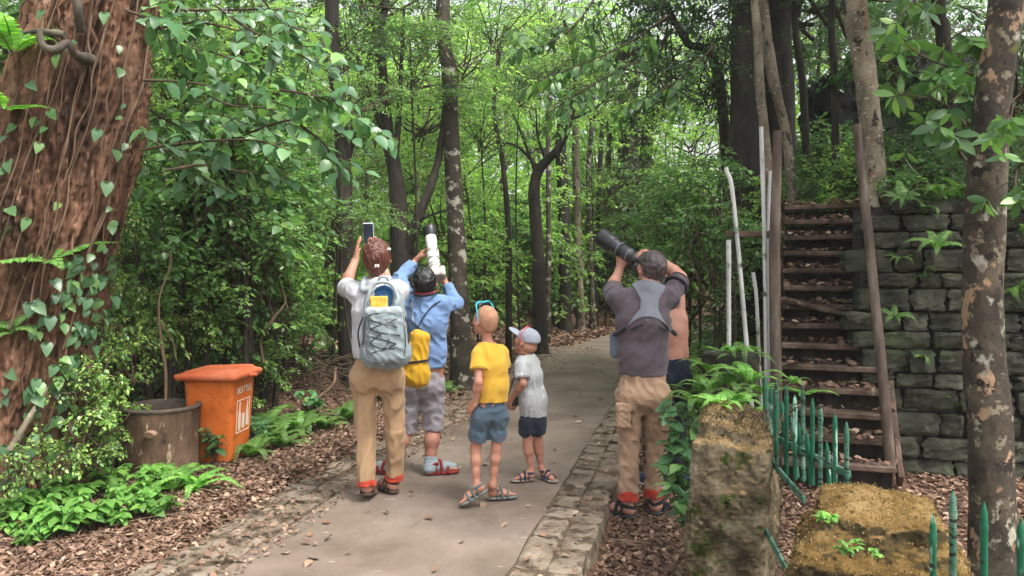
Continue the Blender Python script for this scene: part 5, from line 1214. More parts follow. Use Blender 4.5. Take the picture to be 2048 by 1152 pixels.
FR = foot(b, anR, hlR, A(.9, .32), .225, .9, 0, 1); FL = foot(b, anL, hlL, A(-.85, .5), .225, .9, 0, -1)
b.build('body', sk1, mn, .005); eyes(P, 1.0, hf, mn)
m_shirtb = cloth('pale_blue_cotton', (124, 156, 202), .84)
s = Sdf(); torso(s, pel, wst, chs, shL, shR, f, (.148, .142, .152), .68, sr=.058, add=.014); s.cap(nk, chs, .075, .13, k=.05)
for a_, e_, w_ in ((shL, elL, wrL), (shR, elR, wrR)): s.cap(a_, e_, .062, .054, k=.03); s.cap(e_, mid(e_, w_, .80), .054, .042, k=.02, flat=True)
s.neckcut(nk+A(0, -.02, .030), A(0, .3, 1), nk+A(0, 0, .03), .115); s.cut(at(848, 738, Y0), A(.1, 0, -1)); s.disp = folds(23, .010, (15, 15, 14), .65); s.amp = .022; s.build('shirt', m_shirtb, mn, .006)
m_short1 = cloth('grey_shorts', (162, 156, 162), .82)
trousers('shorts', m_short1, mn, hipL, mid(hipL, knL, .5), knL+A(0, 0, -.01), hipR, mid(hipR, knR, .5), knR+A(0, 0, -.01), pel, f, at(848, 725, Y0), 25, (.088, .084, .080), .146, .010)
m_sock = cloth('pale_sock', (160, 172, 178), .9)
for k_, a_, hl, dd in ((knR, anR, hlR, A(.9, .32)), (knL, anL, hlL, A(-.85, .5))):
    s = Sdf(); s.cap(mid(k_, a_, .72), a_-A(0, 0, .02), .044, .044, k=.02, flat=True); Pq = foot_frame(hl, dd); s.cap(a_, Pq(.05, 0, .05), .043, .043, k=.02); s.cap(Pq(.04, 0, .040), Pq(.145, 0, .030), .036, .038, k=.02); s.cap(Pq(.145, 0, .030), Pq(.195, 0, .026), .038, .030, k=.02)
    s.disp = folds(27, .003, (40, 40, 60)); s.amp = .008; s.build('sock', m_sock, mn, .004)
m_redsandal = cloth('red_sandal', (140, 44, 40), .9); m_redsole = pmat('red_sole', [lin(110, 36, 32), lin(142, 52, 44)], 15, rough=.7, bs=.2)
shoes(mn, ((FR, 1), (FL, -1)), .23, .95, m_redsole, m_redsandal)
m_hairb = hairmat('black_hair', (9, 9, 11), (24, 24, 27))
hair_short(hc, hf, hu, 1.0, m_hairb, mn, .012, -.060, 31, .003, .05, .7, 45)
mb = MB(); u_ = nrm(hu)
tube(mb, spline([nk+A(-.085, .02, .035), nk+A(-.06, -.075, .02), nk+A(0, -.10, .012), nk+A(.06, -.085, .022), nk+A(.095, .0, .04)], 24), .009, 8); part(mb, 'collar_strap', m_webbing, mn)
mb = MB(); tube(mb, spline([nk+A(-.086, .02, .046), nk+A(-.061, -.078, .033), nk+A(0, -.104, .026), nk+A(.061, -.088, .034), nk+A(.096, .0, .05)], 24), .0035, 6); part(mb, 'strap_piping', cloth('red_piping', (170, 40, 52)), mn)
# camera with white lens
cw = empty('camera', 'camera with long white telephoto lens and black hood pointed at the canopy', 'camera', la); m_wl = pmat('white_lens_paint', [lin(216, 214, 206), lin(232, 230, 224)], 10, rough=.4, bs=0, spec=.5); m_silver = pmat('silver_trim', [lin(128, 122, 112), lin(196, 190, 178)], 12, rough=.35, bs=0, metal=.3)
d = lb2-la
mb = MB(); lens(mb, la, la+d*.80, [(0, .036), (.10, .036), (.105, .046), (.24, .046), (.25, .041), (.30, .041), (.31, .047), (.52, .047), (.54, .038), (.62, .038), (.64, .041), (.95, .044), (1, .044)]); part(mb, 'lens_barrel', m_wl, cw)
mb = MB(); lens(mb, la+d*.245, la+d*.275, [(0, .0485), (1, .0485)]); lens(mb, la+d*.40, la+d*.47, [(0, .0485), (1, .0485)]); lens(mb, la+d*.12, la+d*.16, [(0, .0475), (1, .0475)]); part(mb, 'lens_ring', m_silver, cw)
mb = MB(); lens(mb, la+d*.79, lb2, [(0, .046), (.08, .051), (.97, .055), (.99, .055), (1.0, .050)]); part(mb, 'lens_hood', m_black, cw)
dn = nrm(d); rx = nrm(A(1, .1, 0)-dn*np.dot(A(1, .1, 0), dn)); uz = np.cross(rx, dn)
s = Sdf(); Mc = np.stack([rx, dn, uz]); s.box(la-dn*.035, (.070, .034, .048), Mc, r=.014); s.box(la-dn*.03+rx*.055, (.022, .045, .05), Mc, r=.016); s.box(la-dn*.03-uz*.05, (.03, .03, .022), Mc, r=.012); s.build('camera_body', m_silver, cw, .004)
mb = MB(); tube(mb, spline([nk+A(-.085, .04, .04), nk+A(-.02, .25, .06), la-dn*.03-rx*.06], 14), .005, 6); tube(mb, spline([nk+A(.09, .03, .05), nk+A(.10, .16, .10), la-dn*.03+rx*.07], 14), .005, 6); part(mb, 'neck_strap', m_webbing, cw)
# thin dark cords across the shirt back and the yellow bag
ybc = at(833, 716, 5.40); yb = empty('sling_bag', 'small bright yellow bag with a black band hanging at the hip of the blue shirt', 'bag', ybc)
M2 = np.stack([nrm(A(1, 0, -.14)), A(0, 1, 0), nrm(A(.14, 0, 1))]); m_yel = cloth('yellow_nylon', (230, 178, 40), .8, rough=.55, weave=150)
s = Sdf(); s.box(ybc, (.083, .062, .198), M2, r=.06, taper=.62); s.ell(ybc-A(-.012, 0, .12), (.085, .068, .085), M2, k=.05); s.disp = folds(41, .009, (22, 22, 9), .6); s.amp = .02; s.build('pouch', m_yel, yb, .005)
mb = MB(); ww = [ybc+M2[0]*x+M2[1]*y_+M2[2]*(-.02+.02*x/.08) for x, y_ in ((-.086, .0), (-.07, -.052), (-.02, -.068), (.035, -.066), (.075, -.048), (.090, 0))]
tube(mb, spline(ww, 24), .008, 8); part(mb, 'band', m_webbing, yb)
mb = MB(); tube(mb, spline([ybc+M2[2]*.19, at(838, 650, 5.52), at(862, 615, 5.57), at(884, 602, 5.63), at(890, 610, 5.75)], 30), .0055, 6); tube(mb, spline([ybc+M2[2]*.19, at(826, 640, 5.53), at(822, 610, 5.57), at(820, 596, 5.66)], 24), .0055, 6); part(mb, 'cord', m_cord, yb)

# ================================================================== boy in yellow
Y0 = 4.97; z_ = .76
by = person('child in yellow tee and grey-blue shorts, shaven blond hair, looking up left', at(968, 1005, Y0)*A(1, 1, 0))
f = nrm(A(-.35, 1, 0)); shL, shR = at(957, 707, Y0-.05), at(1003, 704, Y0+.04); nk = at(974, 688, Y0); pel = at(984, 812, Y0); wst = at(986, 770, Y0); chs = at(983, 730, Y0)
elL, wrL = at(957, 764, Y0-.12), at(950, 806, Y0-.07); elR, wrR = at(1010, 755, Y0+.10), at(995, 800, Y0+.18)
hipL, knL, anL = at(961, 830, Y0), at(951, 898, Y0+.02), at(953, 972, Y0-.02); hipR, knR, anR = at(997, 830, Y0+.02), at(993, 895, Y0+.03), at(985, 970, Y0+.03)
hc = at(971, 642, Y0); hf = nrm(A(-.62, .70, .20)); hu = nrm(A(.12, -.18, 1)); hs_ = .85
b = Sdf(); torso(b, pel, wst, chs, shL, shR, f, (.112, .102, .115), .72, .78, sr=.046); P, M = head(b, hc, hf, hu, nk, hs_, .039)
arm(b, shL, elL, wrL, .74, (.042, .036, .024)); arm(b, shR, elR, wrR, .74, (.042, .036, .024))
hand(b, wrL, A(-.55, .35, -.62), A(.5, .6, -.3), A(-.55, .3, .6), .74, (.5, .7, .5), .3); hand(b, wrR, A(-.4, .3, -.8), A(-.6, -.2, 0), A(0, .9, .2), .74, (.3, .4, .4), .3)
leg(b, hipL, knL, anL, .78, (.062, .040, .039, .027)); leg(b, hipR, knR, anR, .78, (.062, .040, .039, .027))
hlL = at(972, 980, Y0-.06); hlL[2] = .108; hlR = at(978, 985, Y0+.06); hlR[2] = .020
FL = foot(b, anL, hlL, A(-1, -.12), .185, .72, .50, -1); FR = foot(b, anR, hlR, A(.92, .30), .175, .72, .0, 1)
b.build('body', sk3, by, .0045); eyes(P, hs_, hf, by)
m_yt = cloth('yellow_cotton', (228, 178, 66), .88)
s = Sdf(); torso(s, pel, wst, chs, shL, shR, f, (.114, .104, .108), .86, .78, sr=.040, add=.012); s.cap(nk-A(0, 0, .02), chs, .058, .09, k=.04)
s.cap(shL, mid(shL, elL, .56), .046, .058, k=.02, flat=True); s.cap(shR, mid(shR, elR, .55), .044, .052, k=.02, flat=True)
s.neckcut(nk+A(0, 0, .006), A(.1, .2, 1), nk+A(0, 0, .03), .115); s.cut(at(981, 803, Y0), A(0, 0, -1)); s.disp = folds(43, .005, (18, 18, 9), .5); s.amp = .012; s.build('shirt', m_yt, by, .005)
ring(by, shL, elL, .56, .044, m_yt); ring(by, shR, elR, .55, .040, m_yt); ring(by, nk+A(0, 0, .05), nk, .92, .044, m_yt, .006, 'collar')
m_short2 = cloth('slate_blue_shorts', (92, 112, 128), .68); 
trousers('shorts', m_short2, by, hipL, mid(hipL, knL, .5), mid(hipL, knL, .74), hipR, mid(hipR, knR, .5), mid(hipR, knR, .74), pel, f, at(981, 801, Y0), 45, (.076, .073, .074), .108, .008, .84, .78, .005)
for a_, k_ in ((hipL, knL), (hipR, knR)):
    d = nrm(k_-a_); c = mid(a_, k_, .74); s = Sdf(); s.cap(c-d*.016, c-d*.010, .060, .060, k=.01, flat=True); s.build('hem_trim', cloth('maroon_trim', (120, 52, 66)), by, .004)
m_grsandal = cloth('grey_sandal', (104, 110, 108), .9); m_grsole = pmat('grey_sole', [lin(84, 90, 88), lin(120, 126, 122)], 15, rough=.7, bs=.2)
shoes(by, ((FL, -1), (FR, 1)), .182, .75, m_grsole, m_grsandal)
m_hairbl = pmat('shaven_blond_hair', [lin(150, 110, 86), lin(184, 138, 110)], 30, rough=.75, bs=.3, bscale=500, bd=.001)
hair_short(hc, hf, hu, hs_, m_hairbl, by, .003, -.060, 47, .0004, .05, .7, 90)
# sunglasses pushed up on the head
m_teal = pmat('teal_plastic', [lin(40, 176, 196), lin(64, 196, 214)], 10, rough=.35, bs=0, spec=.5)
sg = empty('sunglasses', 'teal framed sunglasses pushed up on the shaven blond head', 'sunglasses', P(0, .05, .12)); mb = MB()
for s_ in (-1, 1):
    tube(mb, spline([P(s_*.080, -.012, -.004), P(s_*.082, .004, .05), P(s_*.080, .030, .108), P(s_*.066, .052, .126)], 16), .0042, 8)
    lp = [P(s_*(.040+.026*math.cos(t)), .058-.016*math.sin(t), .126+.018*math.sin(t)) for t in np.linspace(0, 6.28, 14)]; tube(mb, lp, .004, 6, cap=False)
tube(mb, spline([P(-.068, .046, .128), P(-.03, .050, .138), P(0, .05, .134), P(.03, .050, .138), P(.068, .046, .128)], 20), .0055, 8); part(mb, 'frame', m_teal, sg)
for s_ in (-1, 1):
    e = Sdf(); e.ell(P(s_*.040, .058, .126), A(.024, .010, .018)); e.build('lens', m_glassy, sg, .004)

# ================================================================== small boy with cap
Y0 = 5.52
bo = person('small child in pale cap, white tee and navy shorts, hand on a camera', at(1068, 958, Y0)*A(1, 1, 0))
f = nrm(A(-.55, .85, 0)); shL, shR = at(1042, 727, Y0-.08), at(1066, 723, Y0+.07); nk = at(1049, 712, Y0); pel = at(1067, 834, Y0+.01); wst = at(1066, 800, Y0); chs = at(1059, 752, Y0)
elL, wrL = at(1046, 768, Y0-.14), at(1022, 798, Y0-.05); elR, wrR = at(1068, 768, Y0+.14), at(1035, 800, Y0+.16)
hipL, knL, anL = at(1053, 842, Y0-.01), at(1055, 890, Y0), at(1063, 941, Y0-.02); hipR, knR, anR = at(1074, 842, Y0+.03), at(1076, 888, Y0+.05), at(1082, 936, Y0+.05)
hc = at(1053, 684, Y0); hf = nrm(A(-.80, .45, .28)); hu = nrm(A(.25, -.1, 1)); hs_ = .80
b = Sdf(); torso(b, pel, wst, chs, shL, shR, f, (.11, .11, .112), .8, .68, sr=.045); P, M = head(b, hc, hf, hu, nk, hs_, .042)
arm(b, shL, elL, wrL, .66, (.042, .038, .026)); arm(b, shR, elR, wrR, .66, (.042, .038, .026))
hand(b, wrL, A(-.3, .4, -.75), A(.7, .5, 0), A(-.4, .6, .4), .66, (.5, .7, .6), .3); hand(b, wrR, A(-.5, .2, -.7), A(-.3, -.8, 0), A(-.5, 0, .6), .66, (.4, .6, .5), .3)
leg(b, hipL, knL, anL, .70, (.064, .043, .042, .028)); leg(b, hipR, knR, anR, .70, (.064, .043, .042, .028))
hlL = anL*A(1, 1, 0)+A(.015, -.01, .020); hlR = anR*A(1, 1, 0)+A(.005, -.02, .020)
FL = foot(b, anL, hlL, A(-.95, -.25), .155, .62, 0, -1); FR = foot(b, anR, hlR, A(.55, -.75), .155, .62, 0, 1)
b.build('body', sk3, bo, .004); eyes(P, hs_, hf, bo)
m_ot = cloth('offwhite_cotton', (206, 208, 207), .74, spots=[(lin(196, 200, 202), 16, .6, .05)])
s = Sdf(); torso(s, pel, wst, chs, shL, shR, f, (.135, .122, .112), .84, .68, sr=.046, add=.012); s.cap(nk-A(0, 0, .015), chs, .052, .085, k=.04)
s.cap(shL, mid(shL, elL, .72), .048, .056, k=.02, flat=True); s.cap(shR, mid(shR, elR, .70), .048, .056, k=.02, flat=True)
s.neckcut(nk+A(0, 0, .004), A(-.2, .1, 1), nk+A(0, 0, .03), .115); s.cut(at(1064, 832, Y0), A(-.05, 0, -1)); s.disp = folds(53, .005, (20, 20, 11), .5); s.amp = .012; s.build('shirt', m_ot, bo, .005)
ring(bo, shL, elL, .72, .042, m_ot, .005); ring(bo, nk+A(0, 0, .05), nk, .92, .042, m_ot, .005, 'collar')
m_navy = cloth('navy_shorts', (44, 52, 66), .8)
trousers('shorts', m_navy, bo, hipL, mid(hipL, knL, .4), mid(hipL, knL, .50), hipR, mid(hipR, knR, .4), mid(hipR, knR, .50), pel, f, at(1064, 828, Y0), 55, (.078, .077, .078), .115, .007, .9, .70, .005)
m_nsandal = cloth('navy_sandal', (44, 54, 74)); m_bsole = pmat('beige_sole', [lin(128, 112, 100), lin(160, 146, 134)], 15, rough=.7, bs=.2)
shoes(bo, ((FL, -1), (FR, 1)), .16, .65, m_bsole, m_nsandal)
m_cap = cloth('pale_blue_cap', (192, 198, 212), .70)
hfc = nrm(hf); huc = nrm(hu-hfc*np.dot(hu, hfc)); hrc = np.cross(hfc, huc); Mh = np.stack([hrc, hfc, huc])
cpo = bpy.data.objects.new('cap', None); COL.objects.link(cpo); cpo.parent = bo; cpo.empty_display_size = .05
s = Sdf(); s.ell(P(0, -.014, .036), A(.086, .108, .098)*hs_, Mh); s.cut(P(0, 0, .004), -huc-hfc*.20, k=.008); s.disp = folds(57, .003, (26, 26, 26)); s.amp = .008
o = s.build('crown', m_cap, bo, .004); o.parent = cpo
s = Sdf(); s.ell(P(0, .118, .050), A(.072, .088, .012)*hs_, np.stack([hrc, nrm(hfc+huc*.25), nrm(huc-hfc*.25)])); s.disp = lambda p: 0*p[:, 0]; o = s.build('brim', m_cap, bo, .004); o.parent = cpo
mb = MB(); tube(mb, spline([P(-.084, .012, -.008), P(-.090, .020, .05), P(-.07, .03, .105), P(0, .03, .138)], 20), .0045, 8)
tube(mb, spline([P(.084, .012, -.008), P(.090, .020, .05), P(.07, .03, .105), P(0, .03, .138)], 20), .0045, 8)
sg2 = empty('sunglasses', 'thin red-pink sunglasses arms hooked over the pale cap', 'sunglasses', P(0, .03, .12)); part(mb, 'frame', pmat('pink_red_plastic', [lin(214, 70, 90)], rough=.4, bs=0), sg2)
s = Sdf(); s.ell(P(0, -.03, -.03), A(.076, .078, .06)*hs_, Mh); s.cut(P(0, -.01, 0), hfc, k=.006); s.build('hair', m_hairbl, bo, .004)
cc = at(1028, 801, Y0+.05); ck2 = empty('camera', 'small dark camera hanging in front of the white-shirted small child', 'camera', cc)
s = Sdf(); s.box(cc, (.052, .03, .034), r=.01); s.build('camera_body', m_black, ck2, .004); mb = MB(); lens(mb, cc+A(-.01, .02, 0), cc+A(-.02, .085, -.01), [(0, .03), (.5, .03), (.55, .027), (1, .027)]); part(mb, 'lens_barrel', m_black, ck2)
mb = MB(); tube(mb, spline([cc+A(-.045, 0, .02), at(1028, 755, Y0-.05), at(1035, 715, Y0-.01), nk+A(.0, -.05, .02)], 20), .004, 6); tube(mb, spline([cc+A(.045, 0, .02), at(1038, 755, Y0+.09), nk+A(-.04, .03, .01)], 20), .004, 6); part(mb, 'neck_strap', m_webbing, ck2)

# ================================================================== man on the right with black lens
Y0 = 5.12
mr = person('person in plum-grey tee with grey harness and tan cargo trousers, aiming a black lens', A(.85, Y0, -.12))
f = nrm(A(-.12, 1, 0)); shL, shR = at(1236, 598, Y0+.02), at(1338, 597, Y0+.02); nk = at(1298, 578, Y0-.01); pel = at(1286, 772, Y0+.02); wst = at(1286, 710, Y0); chs = at(1287, 640, Y0)
elL, wrL = at(1224, 578, Y0+.25), at(1240, 537, Y0+.34); elR, wrR = at(1361, 555, Y0+.14), at(1312, 514, Y0+.20)
hipL, knL, anL = at(1259, 790, Y0+.02), at(1259, 888, Y0+.05), at(1257, 985, Y0); hipR, knR, anR = at(1312, 790, Y0+.02), at(1314, 884, Y0+.08), at(1307, 978, Y0+.08)
hc = at(1303, 538, Y0+.03); hf = nrm(A(-.35, .85, .38)); hu = nrm(A(.15, -.4, .9))
b = Sdf(); torso(b, pel, wst, chs, shL, shR, f, (.136, .132, .165), .62, sr=.058); P, M = head(b, hc, hf, hu, nk, 1.0, .062)
arm(b, shL, elL, wrL, 1.02, (.048, .041, .027)); arm(b, shR, elR, wrR, 1.02, (.050, .043, .028))
lm, lt = at(1276, 522, Y0+.22), at(1203, 474, Y0+.44)
hand(b, wrL, A(.08, -.05, 1), A(.75, .5, .2), A(.2, -1, .1), 1.02, (.35, .55, .45), .35, .10)
hand(b, wrR, A(-1, .05, .30), A(0, .65, -.75), A(-.2, -.2, -.9), 1.02, (.45, .7, .5), .3)
leg(b, hipL, knL, anL, 1.02, (.068, .042, .037, .029)); leg(b, hipR, knR, anR, 1.02, (.068, .042, .037, .029))
gl_ = lambda p: gz(p[0], p[1])
hlL = anL*A(1, 1, 0)+A(.03, -.03, 0); hlL[2] = gl_(hlL)+.03; hlR = anR*A(1, 1, 0)+A(.0, -.03, 0); hlR[2] = gl_(hlR)+.03
FL = foot(b, anL, hlL, A(-.75, .60), .25, 1.02, 0, -1); FR = foot(b, anR, hlR, A(.40, .90), .25, 1.02, 0, 1)
b.build('body', sk2, mr, .005); eyes(P, 1.0, hf, mr)
m_plum = cloth('plum_grey_jersey', (104, 92, 99), .72, weave=320)
s = Sdf(); torso(s, pel, wst, chs, shL, shR, f, (.150, .144, .172), .66, sr=.062, add=.012); s.cap(nk-A(0, 0, .02), chs, .08, .14, k=.05)
s.cap(shL, mid(shL, elL, .80), .070, .072, k=.03, flat=True); s.cap(shR, mid(shR, elR, .90), .068, .066, k=.03, flat=True)
s.neckcut(nk+A(0, -.02, .016), A(0, .3, 1), nk+A(0, 0, .03), .115); s.cut(at(1286, 750, Y0), A(0, 0, -1)); s.disp = folds(63, .008, (13, 13, 16), .6); s.amp = .018; s.build('shirt', m_plum, mr, .006)
ring(mr, shL, elL, .80, .070, m_plum); ring(mr, shR, elR, .90, .064, m_plum)
m_cargo = cloth('sandy_cargo', (182, 149, 122), .80, spots=[(lin(150, 106, 78), 7, .68, .06)])
trousers('trousers', m_cargo, mr, hipL, knL, anL, hipR, knR, anR, pel, f, at(1286, 722, Y0), 65, (.094, .071, .063), .163, .012)
for k_, a_ in ((knL, anL), (knR, anR)):
    d = nrm(a_-k_); s = Sdf(); s.cap(a_-d*.01, a_+d*.052, .064, .069, k=.01, flat=True); s.disp = folds(68, .007, (26, 26, 26)); s.amp = .016; s.build('cuff', m_redcuff, mr, .005)
for c, dx, dz in ((at(1250, 830, Y0-.06), -.035, 0), (at(1330, 838, Y0+.02), .02, 0)):
    s = Sdf(); s.box(c+A(dx*.4, -.02, 0), (.050, .022, .080), r=.018); s.box(c+A(dx*.4, -.024, .055), (.054, .022, .028), r=.010); s.disp = folds(66, .007, (24, 24, 20)); s.amp = .015; s.build('cargo_pocket', m_cargo, mr, .005)
m_dksandal = cloth('black_sandal', (40, 42, 44)); m_dksole = pmat('charcoal_sole', [lin(44, 46, 48), lin(70, 72, 72)], 15, rough=.7, bs=.2)
shoes(mr, ((FL, -1), (FR, 1)), .255, 1.03, m_dksole, m_dksandal)
m_hairg = hairmat('dark_grey_hair', (40, 34, 34), (84, 72, 70))
hair_short(hc, hf, hu, 1.0, m_hairg, mr, .012, -.060, 61, .0022, .05, .75, 40)
# grey harness: a band draped on the back of the shirt
m_harn = cloth('grey_harness', (128, 132, 142), .85, rough=.7, weave=200); m_mark = cloth('dark_print', (70, 72, 80))
hn = empty('camera_harness', 'grey y-shaped camera harness across the plum-grey back', 'harness', chs)
base = Sdf(); torso(base, mid(pel, wst, .15), wst, chs, shL, shR, f, (.150, .144, .172), .66, sr=.062, add=.022); base.cap(nk-A(0, 0, .02), chs, .09, .15, k=.05); base.disp = None
def harn(p):
    px = p[:, 0]/p[:, 1]*F+1024; py = 540-(p[:, 2]-CZ)/p[:, 1]*F
    k = A(566, 582, 600, 618, 635, 650, 660); l = A(1262, 1272, 1281, 1280, 1266, 1256, 1250); r_ = A(1334, 1328, 1318, 1316, 1324, 1334, 1340)
    cx_ = (np.interp(py, k, l)+np.interp(py, k, r_))/2; hw = (np.interp(py, k, r_)-np.interp(py, k, l))/2
    lowb = 634+.012*(px-1295)**2*1.0; lowb = np.minimum(lowb, 662)
    return np.maximum.reduce([(np.abs(px-cx_)-hw)*.0033, (py-lowb)*.0033, (560-py)*.0033, p[:, 1]-(Y0+.02)])
base.clip_(harn, .006); base.disp = None; base.build('back_panel', m_harn, hn, .005)
def on_back(px, py, off=.0):
    """point of the shirt's back surface seen at a photo pixel"""
    lo_, hi_ = Y0-.35, Y0+.05; q = np.array([at(px, py, y) for y in np.linspace(lo_, hi_, 160)])
    d_ = tmp._eval(q); i_ = int(np.argmax(d_ < 0)); return q[i_]-A(0, off, 0)
tmp = Sdf(); torso(tmp, mid(pel, wst, .15), wst, chs, shL, shR, f, (.150, .144, .172), .66, sr=.062, add=.014)
mb = MB()
for pp in (((1252, 655), (1240, 664), (1230, 672)), ((1338, 655), (1346, 664), (1352, 660))):
    mb = MB(); tube(mb, spline([on_back(a_, b_, .004) for a_, b_ in pp[:2]]+[on_back(*pp[1], .0)+A(.03*(1 if pp[0][0] > 1290 else -1), .06, -.02)], 12), .014, 8); part(mb, 'side_strap', m_webbing, hn)
mb = MB(); tube(mb, spline([on_back(x, 648+.012*(x-1295)**2*.9, .014) for x in (1262, 1275, 1295, 1315, 1328)], 24), .005, 6)
part(mb, 'piping', m_webbing, hn)
mb = MB()
for x in (1289, 1299):
    c = on_back(x, 596, .020); tube(mb, [c+A(-.012, 0, -.004), c+A(-.004, -.002, .008), c+A(.004, -.002, .000), c+A(.010, 0, .010)], .0028, 6)
part(mb, 'printed_mark', m_mark, hn)
mb = MB(); ax = nrm(elR-shR); c = mid(shR, elR, .62); e1 = nrm(np.cross(ax, A(0, 0, 1))); e2 = np.cross(ax, e1)
tube(mb, [c+e1*.072*math.cos(t)+e2*.072*math.sin(t) for t in np.linspace(0, 6.2832, 28)], .012, 8, cap=False); part(mb, 'arm_band', m_webbing, mr)
# pockets, seams and collar laid on the cloth
def collar(parent, c, rx_, ry_, up_, mat, r=.007, n=nrm(A(0, 1, 0))):
    u_ = nrm(up_); a_ = nrm(np.cross(n, u_)); b_ = np.cross(u_, a_); mb = MB(); tube(mb, [c+a_*rx_*math.cos(t)+b_*ry_*math.sin(t) for t in np.linspace(0, 6.2832, 30)], r, 8, cap=False); part(mb, 'collar', mat, parent)
collar(mr, nk+A(0, -.004, .004), .073, .070, A(0, .32, 1), m_plum)
# camera with black lens
cb2 = empty('camera', 'camera with big black telephoto lens swung up to the left', 'camera', lm); d = lt-lm; dn = nrm(d)
m_lensb = pmat('black_lens_paint', [lin(24, 25, 28), lin(42, 44, 48)], 18, rough=.38, bs=0, spec=.55)
mb = MB(); lens(mb, lm-dn*.02, lm+d*.66, [(0, .034), (.08, .036), (.10, .044), (.24, .046), (.26, .042), (.32, .042), (.34, .049), (.62, .050), (.64, .046), (.80, .047), (.84, .052), (1, .053)]); part(mb, 'lens_barrel', m_lensb, cb2)
mb = MB(); lens(mb, lm+d*.64, lt, [(0, .054), (.06, .060), (.5, .062), (.96, .067), (.985, .067), (1., .060)]); part(mb, 'lens_hood', m_black, cb2)
mb = MB(); lens(mb, lm+d*.20, lm+d*.235, [(0, .0505), (1, .0505)]); lens(mb, lm+d*.46, lm+d*.49, [(0, .0525), (1, .0525)]); part(mb, 'lens_ring', pmat('grey_ring', [lin(96, 100, 106)], rough=.4, bs=0), cb2)
rx = nrm(A(.55, .35, .75)-dn*np.dot(A(.55, .35, .75), dn)); uz = np.cross(rx, dn); Mc = np.stack([rx, dn, uz])
s = Sdf(); s.box(lm-dn*.055, (.072, .035, .052), Mc, r=.014); s.box(lm-dn*.05+rx*.05, (.024, .048, .052), Mc, r=.016); s.box(lm-dn*.05+uz*.05, (.03, .03, .025), Mc, r=.012); s.build('camera_body', m_black, cb2, .004)
hp = at(1229, 690, Y0+.05); hb_ = empty('hip_pouch', 'small blue-grey pouch at the left hip under the plum-grey tee', 'pouch', hp); s = Sdf(); s.box(hp, (.028, .05, .085), r=.02); s.build('pouch', cloth('slate_pouch', (92, 100, 118)), hb_, .005)

# ================================================================== shirtless person behind
Y0 = 5.78
sp_ = person('shirtless person in dark trousers half hidden behind the man in plum-grey tee', at(1345, 950, Y0)*A(1, 1, 0)-A(0, 0, .12))
f = nrm(A(-.2, 1, 0)); shL, shR = at(1304, 634, Y0+.02), at(1361, 638, Y0); nk = at(1330, 616, Y0); pel = at(1346, 738, Y0); wst = at(1346, 706, Y0); chs = at(1342, 664, Y0)
elR, wrR = at(1362, 578, Y0+.10), at(1342, 556, Y0+.28); elL, wrL = at(1296, 600, Y0+.28), at(1318, 562, Y0+.34)
hipL, knL, anL = at(1326, 758, Y0), at(1326, 850, Y0+.02), at(1326, 928, Y0); hipR, knR, anR = at(1356, 758, Y0), at(1355, 850, Y0+.02), at(1350, 928, Y0)
hc = at(1328, 584, Y0+.02); hf = nrm(A(-.2, .8, .55)); hu = nrm(A(0, -.55, .8))
b = Sdf(); torso(b, pel, wst, chs, shL, shR, f, (.125, .112, .135), .68, .95, sr=.055); P, M = head(b, hc, hf, hu, nk, .92, .05)
arm(b, shL, elL, wrL, .92); arm(b, shR, elR, wrR, .92); hand(b, wrR, A(-.5, .3, .8), A(-.5, .6, 0), A(-.3, -.8, .2), .92, (.5, .7, .5)); hand(b, wrL, A(.5, .3, .8), A(.5, .6, 0), A(.3, -.8, .2), .92, (.5, .7, .5))
leg(b, hipL, knL, anL, .9, (.062, .038, .034, .027)); leg(b, hipR, knR, anR, .9, (.062, .038, .034, .027))
hlL = anL*A(1, 1, 0)+A(0, -.03, 0); hlL[2] = gl_(hlL)+.02; hlR = anR*A(1, 1, 0)+A(0, -.03, 0); hlR[2] = gl_(hlR)+.02
FL = foot(b, anL, hlL, A(-.6, .7), .23, .92, 0, -1); FR = foot(b, anR, hlR, A(.5, .8), .23, .92, 0, 1)
b.build('body', sk4, sp_, .005); eyes(P, .92, hf, sp_); hair_short(hc, hf, hu, .92, m_hairb, sp_, .016, -.07, 71, .004, .05, .75, 55)
m_dkt = cloth('dark_navy_trousers', (38, 46, 62), .75)
trousers('trousers', m_dkt, sp_, hipL, knL, anL+A(0, 0, .02), hipR, knR, anR+A(0, 0, .02), pel, f, at(1342, 716, Y0), 75, (.092, .074, .062), .142, .009)
m_bshoe = cloth('blue_shoe', (44, 58, 92)); m_wsole = pmat('white_sole', [lin(196, 196, 194)], 15, rough=.7, bs=.2)
for Fp, sd in ((FL, -1), (FR, 1)):
    so = bpy.data.objects.new('shoe', None); COL.objects.link(so); so.parent = sp_; so.empty_display_size = .05
    s = Sdf(); s.cap(Fp(.03, 0, .045), Fp(.17, 0, .04), .046, .044, k=.02); s.cap(Fp(.02, 0, .05), Fp(.05, 0, .10), .044, .046, k=.02); s.cap(Fp(.17, 0, .036), Fp(.22, 0, .03), .044, .036, k=.02); s.disp = folds(77, .003, (30, 30, 30)); s.amp = .008; s.build('upper', m_bshoe, sp_, .005).parent = so
    s = Sdf(); s.cap(Fp(.02, 0, .0), Fp(.21, 0, .0), .048, .044, n=A(0, 0, 1), q=.34); s.build('sole', m_wsole, sp_, .005).parent = so
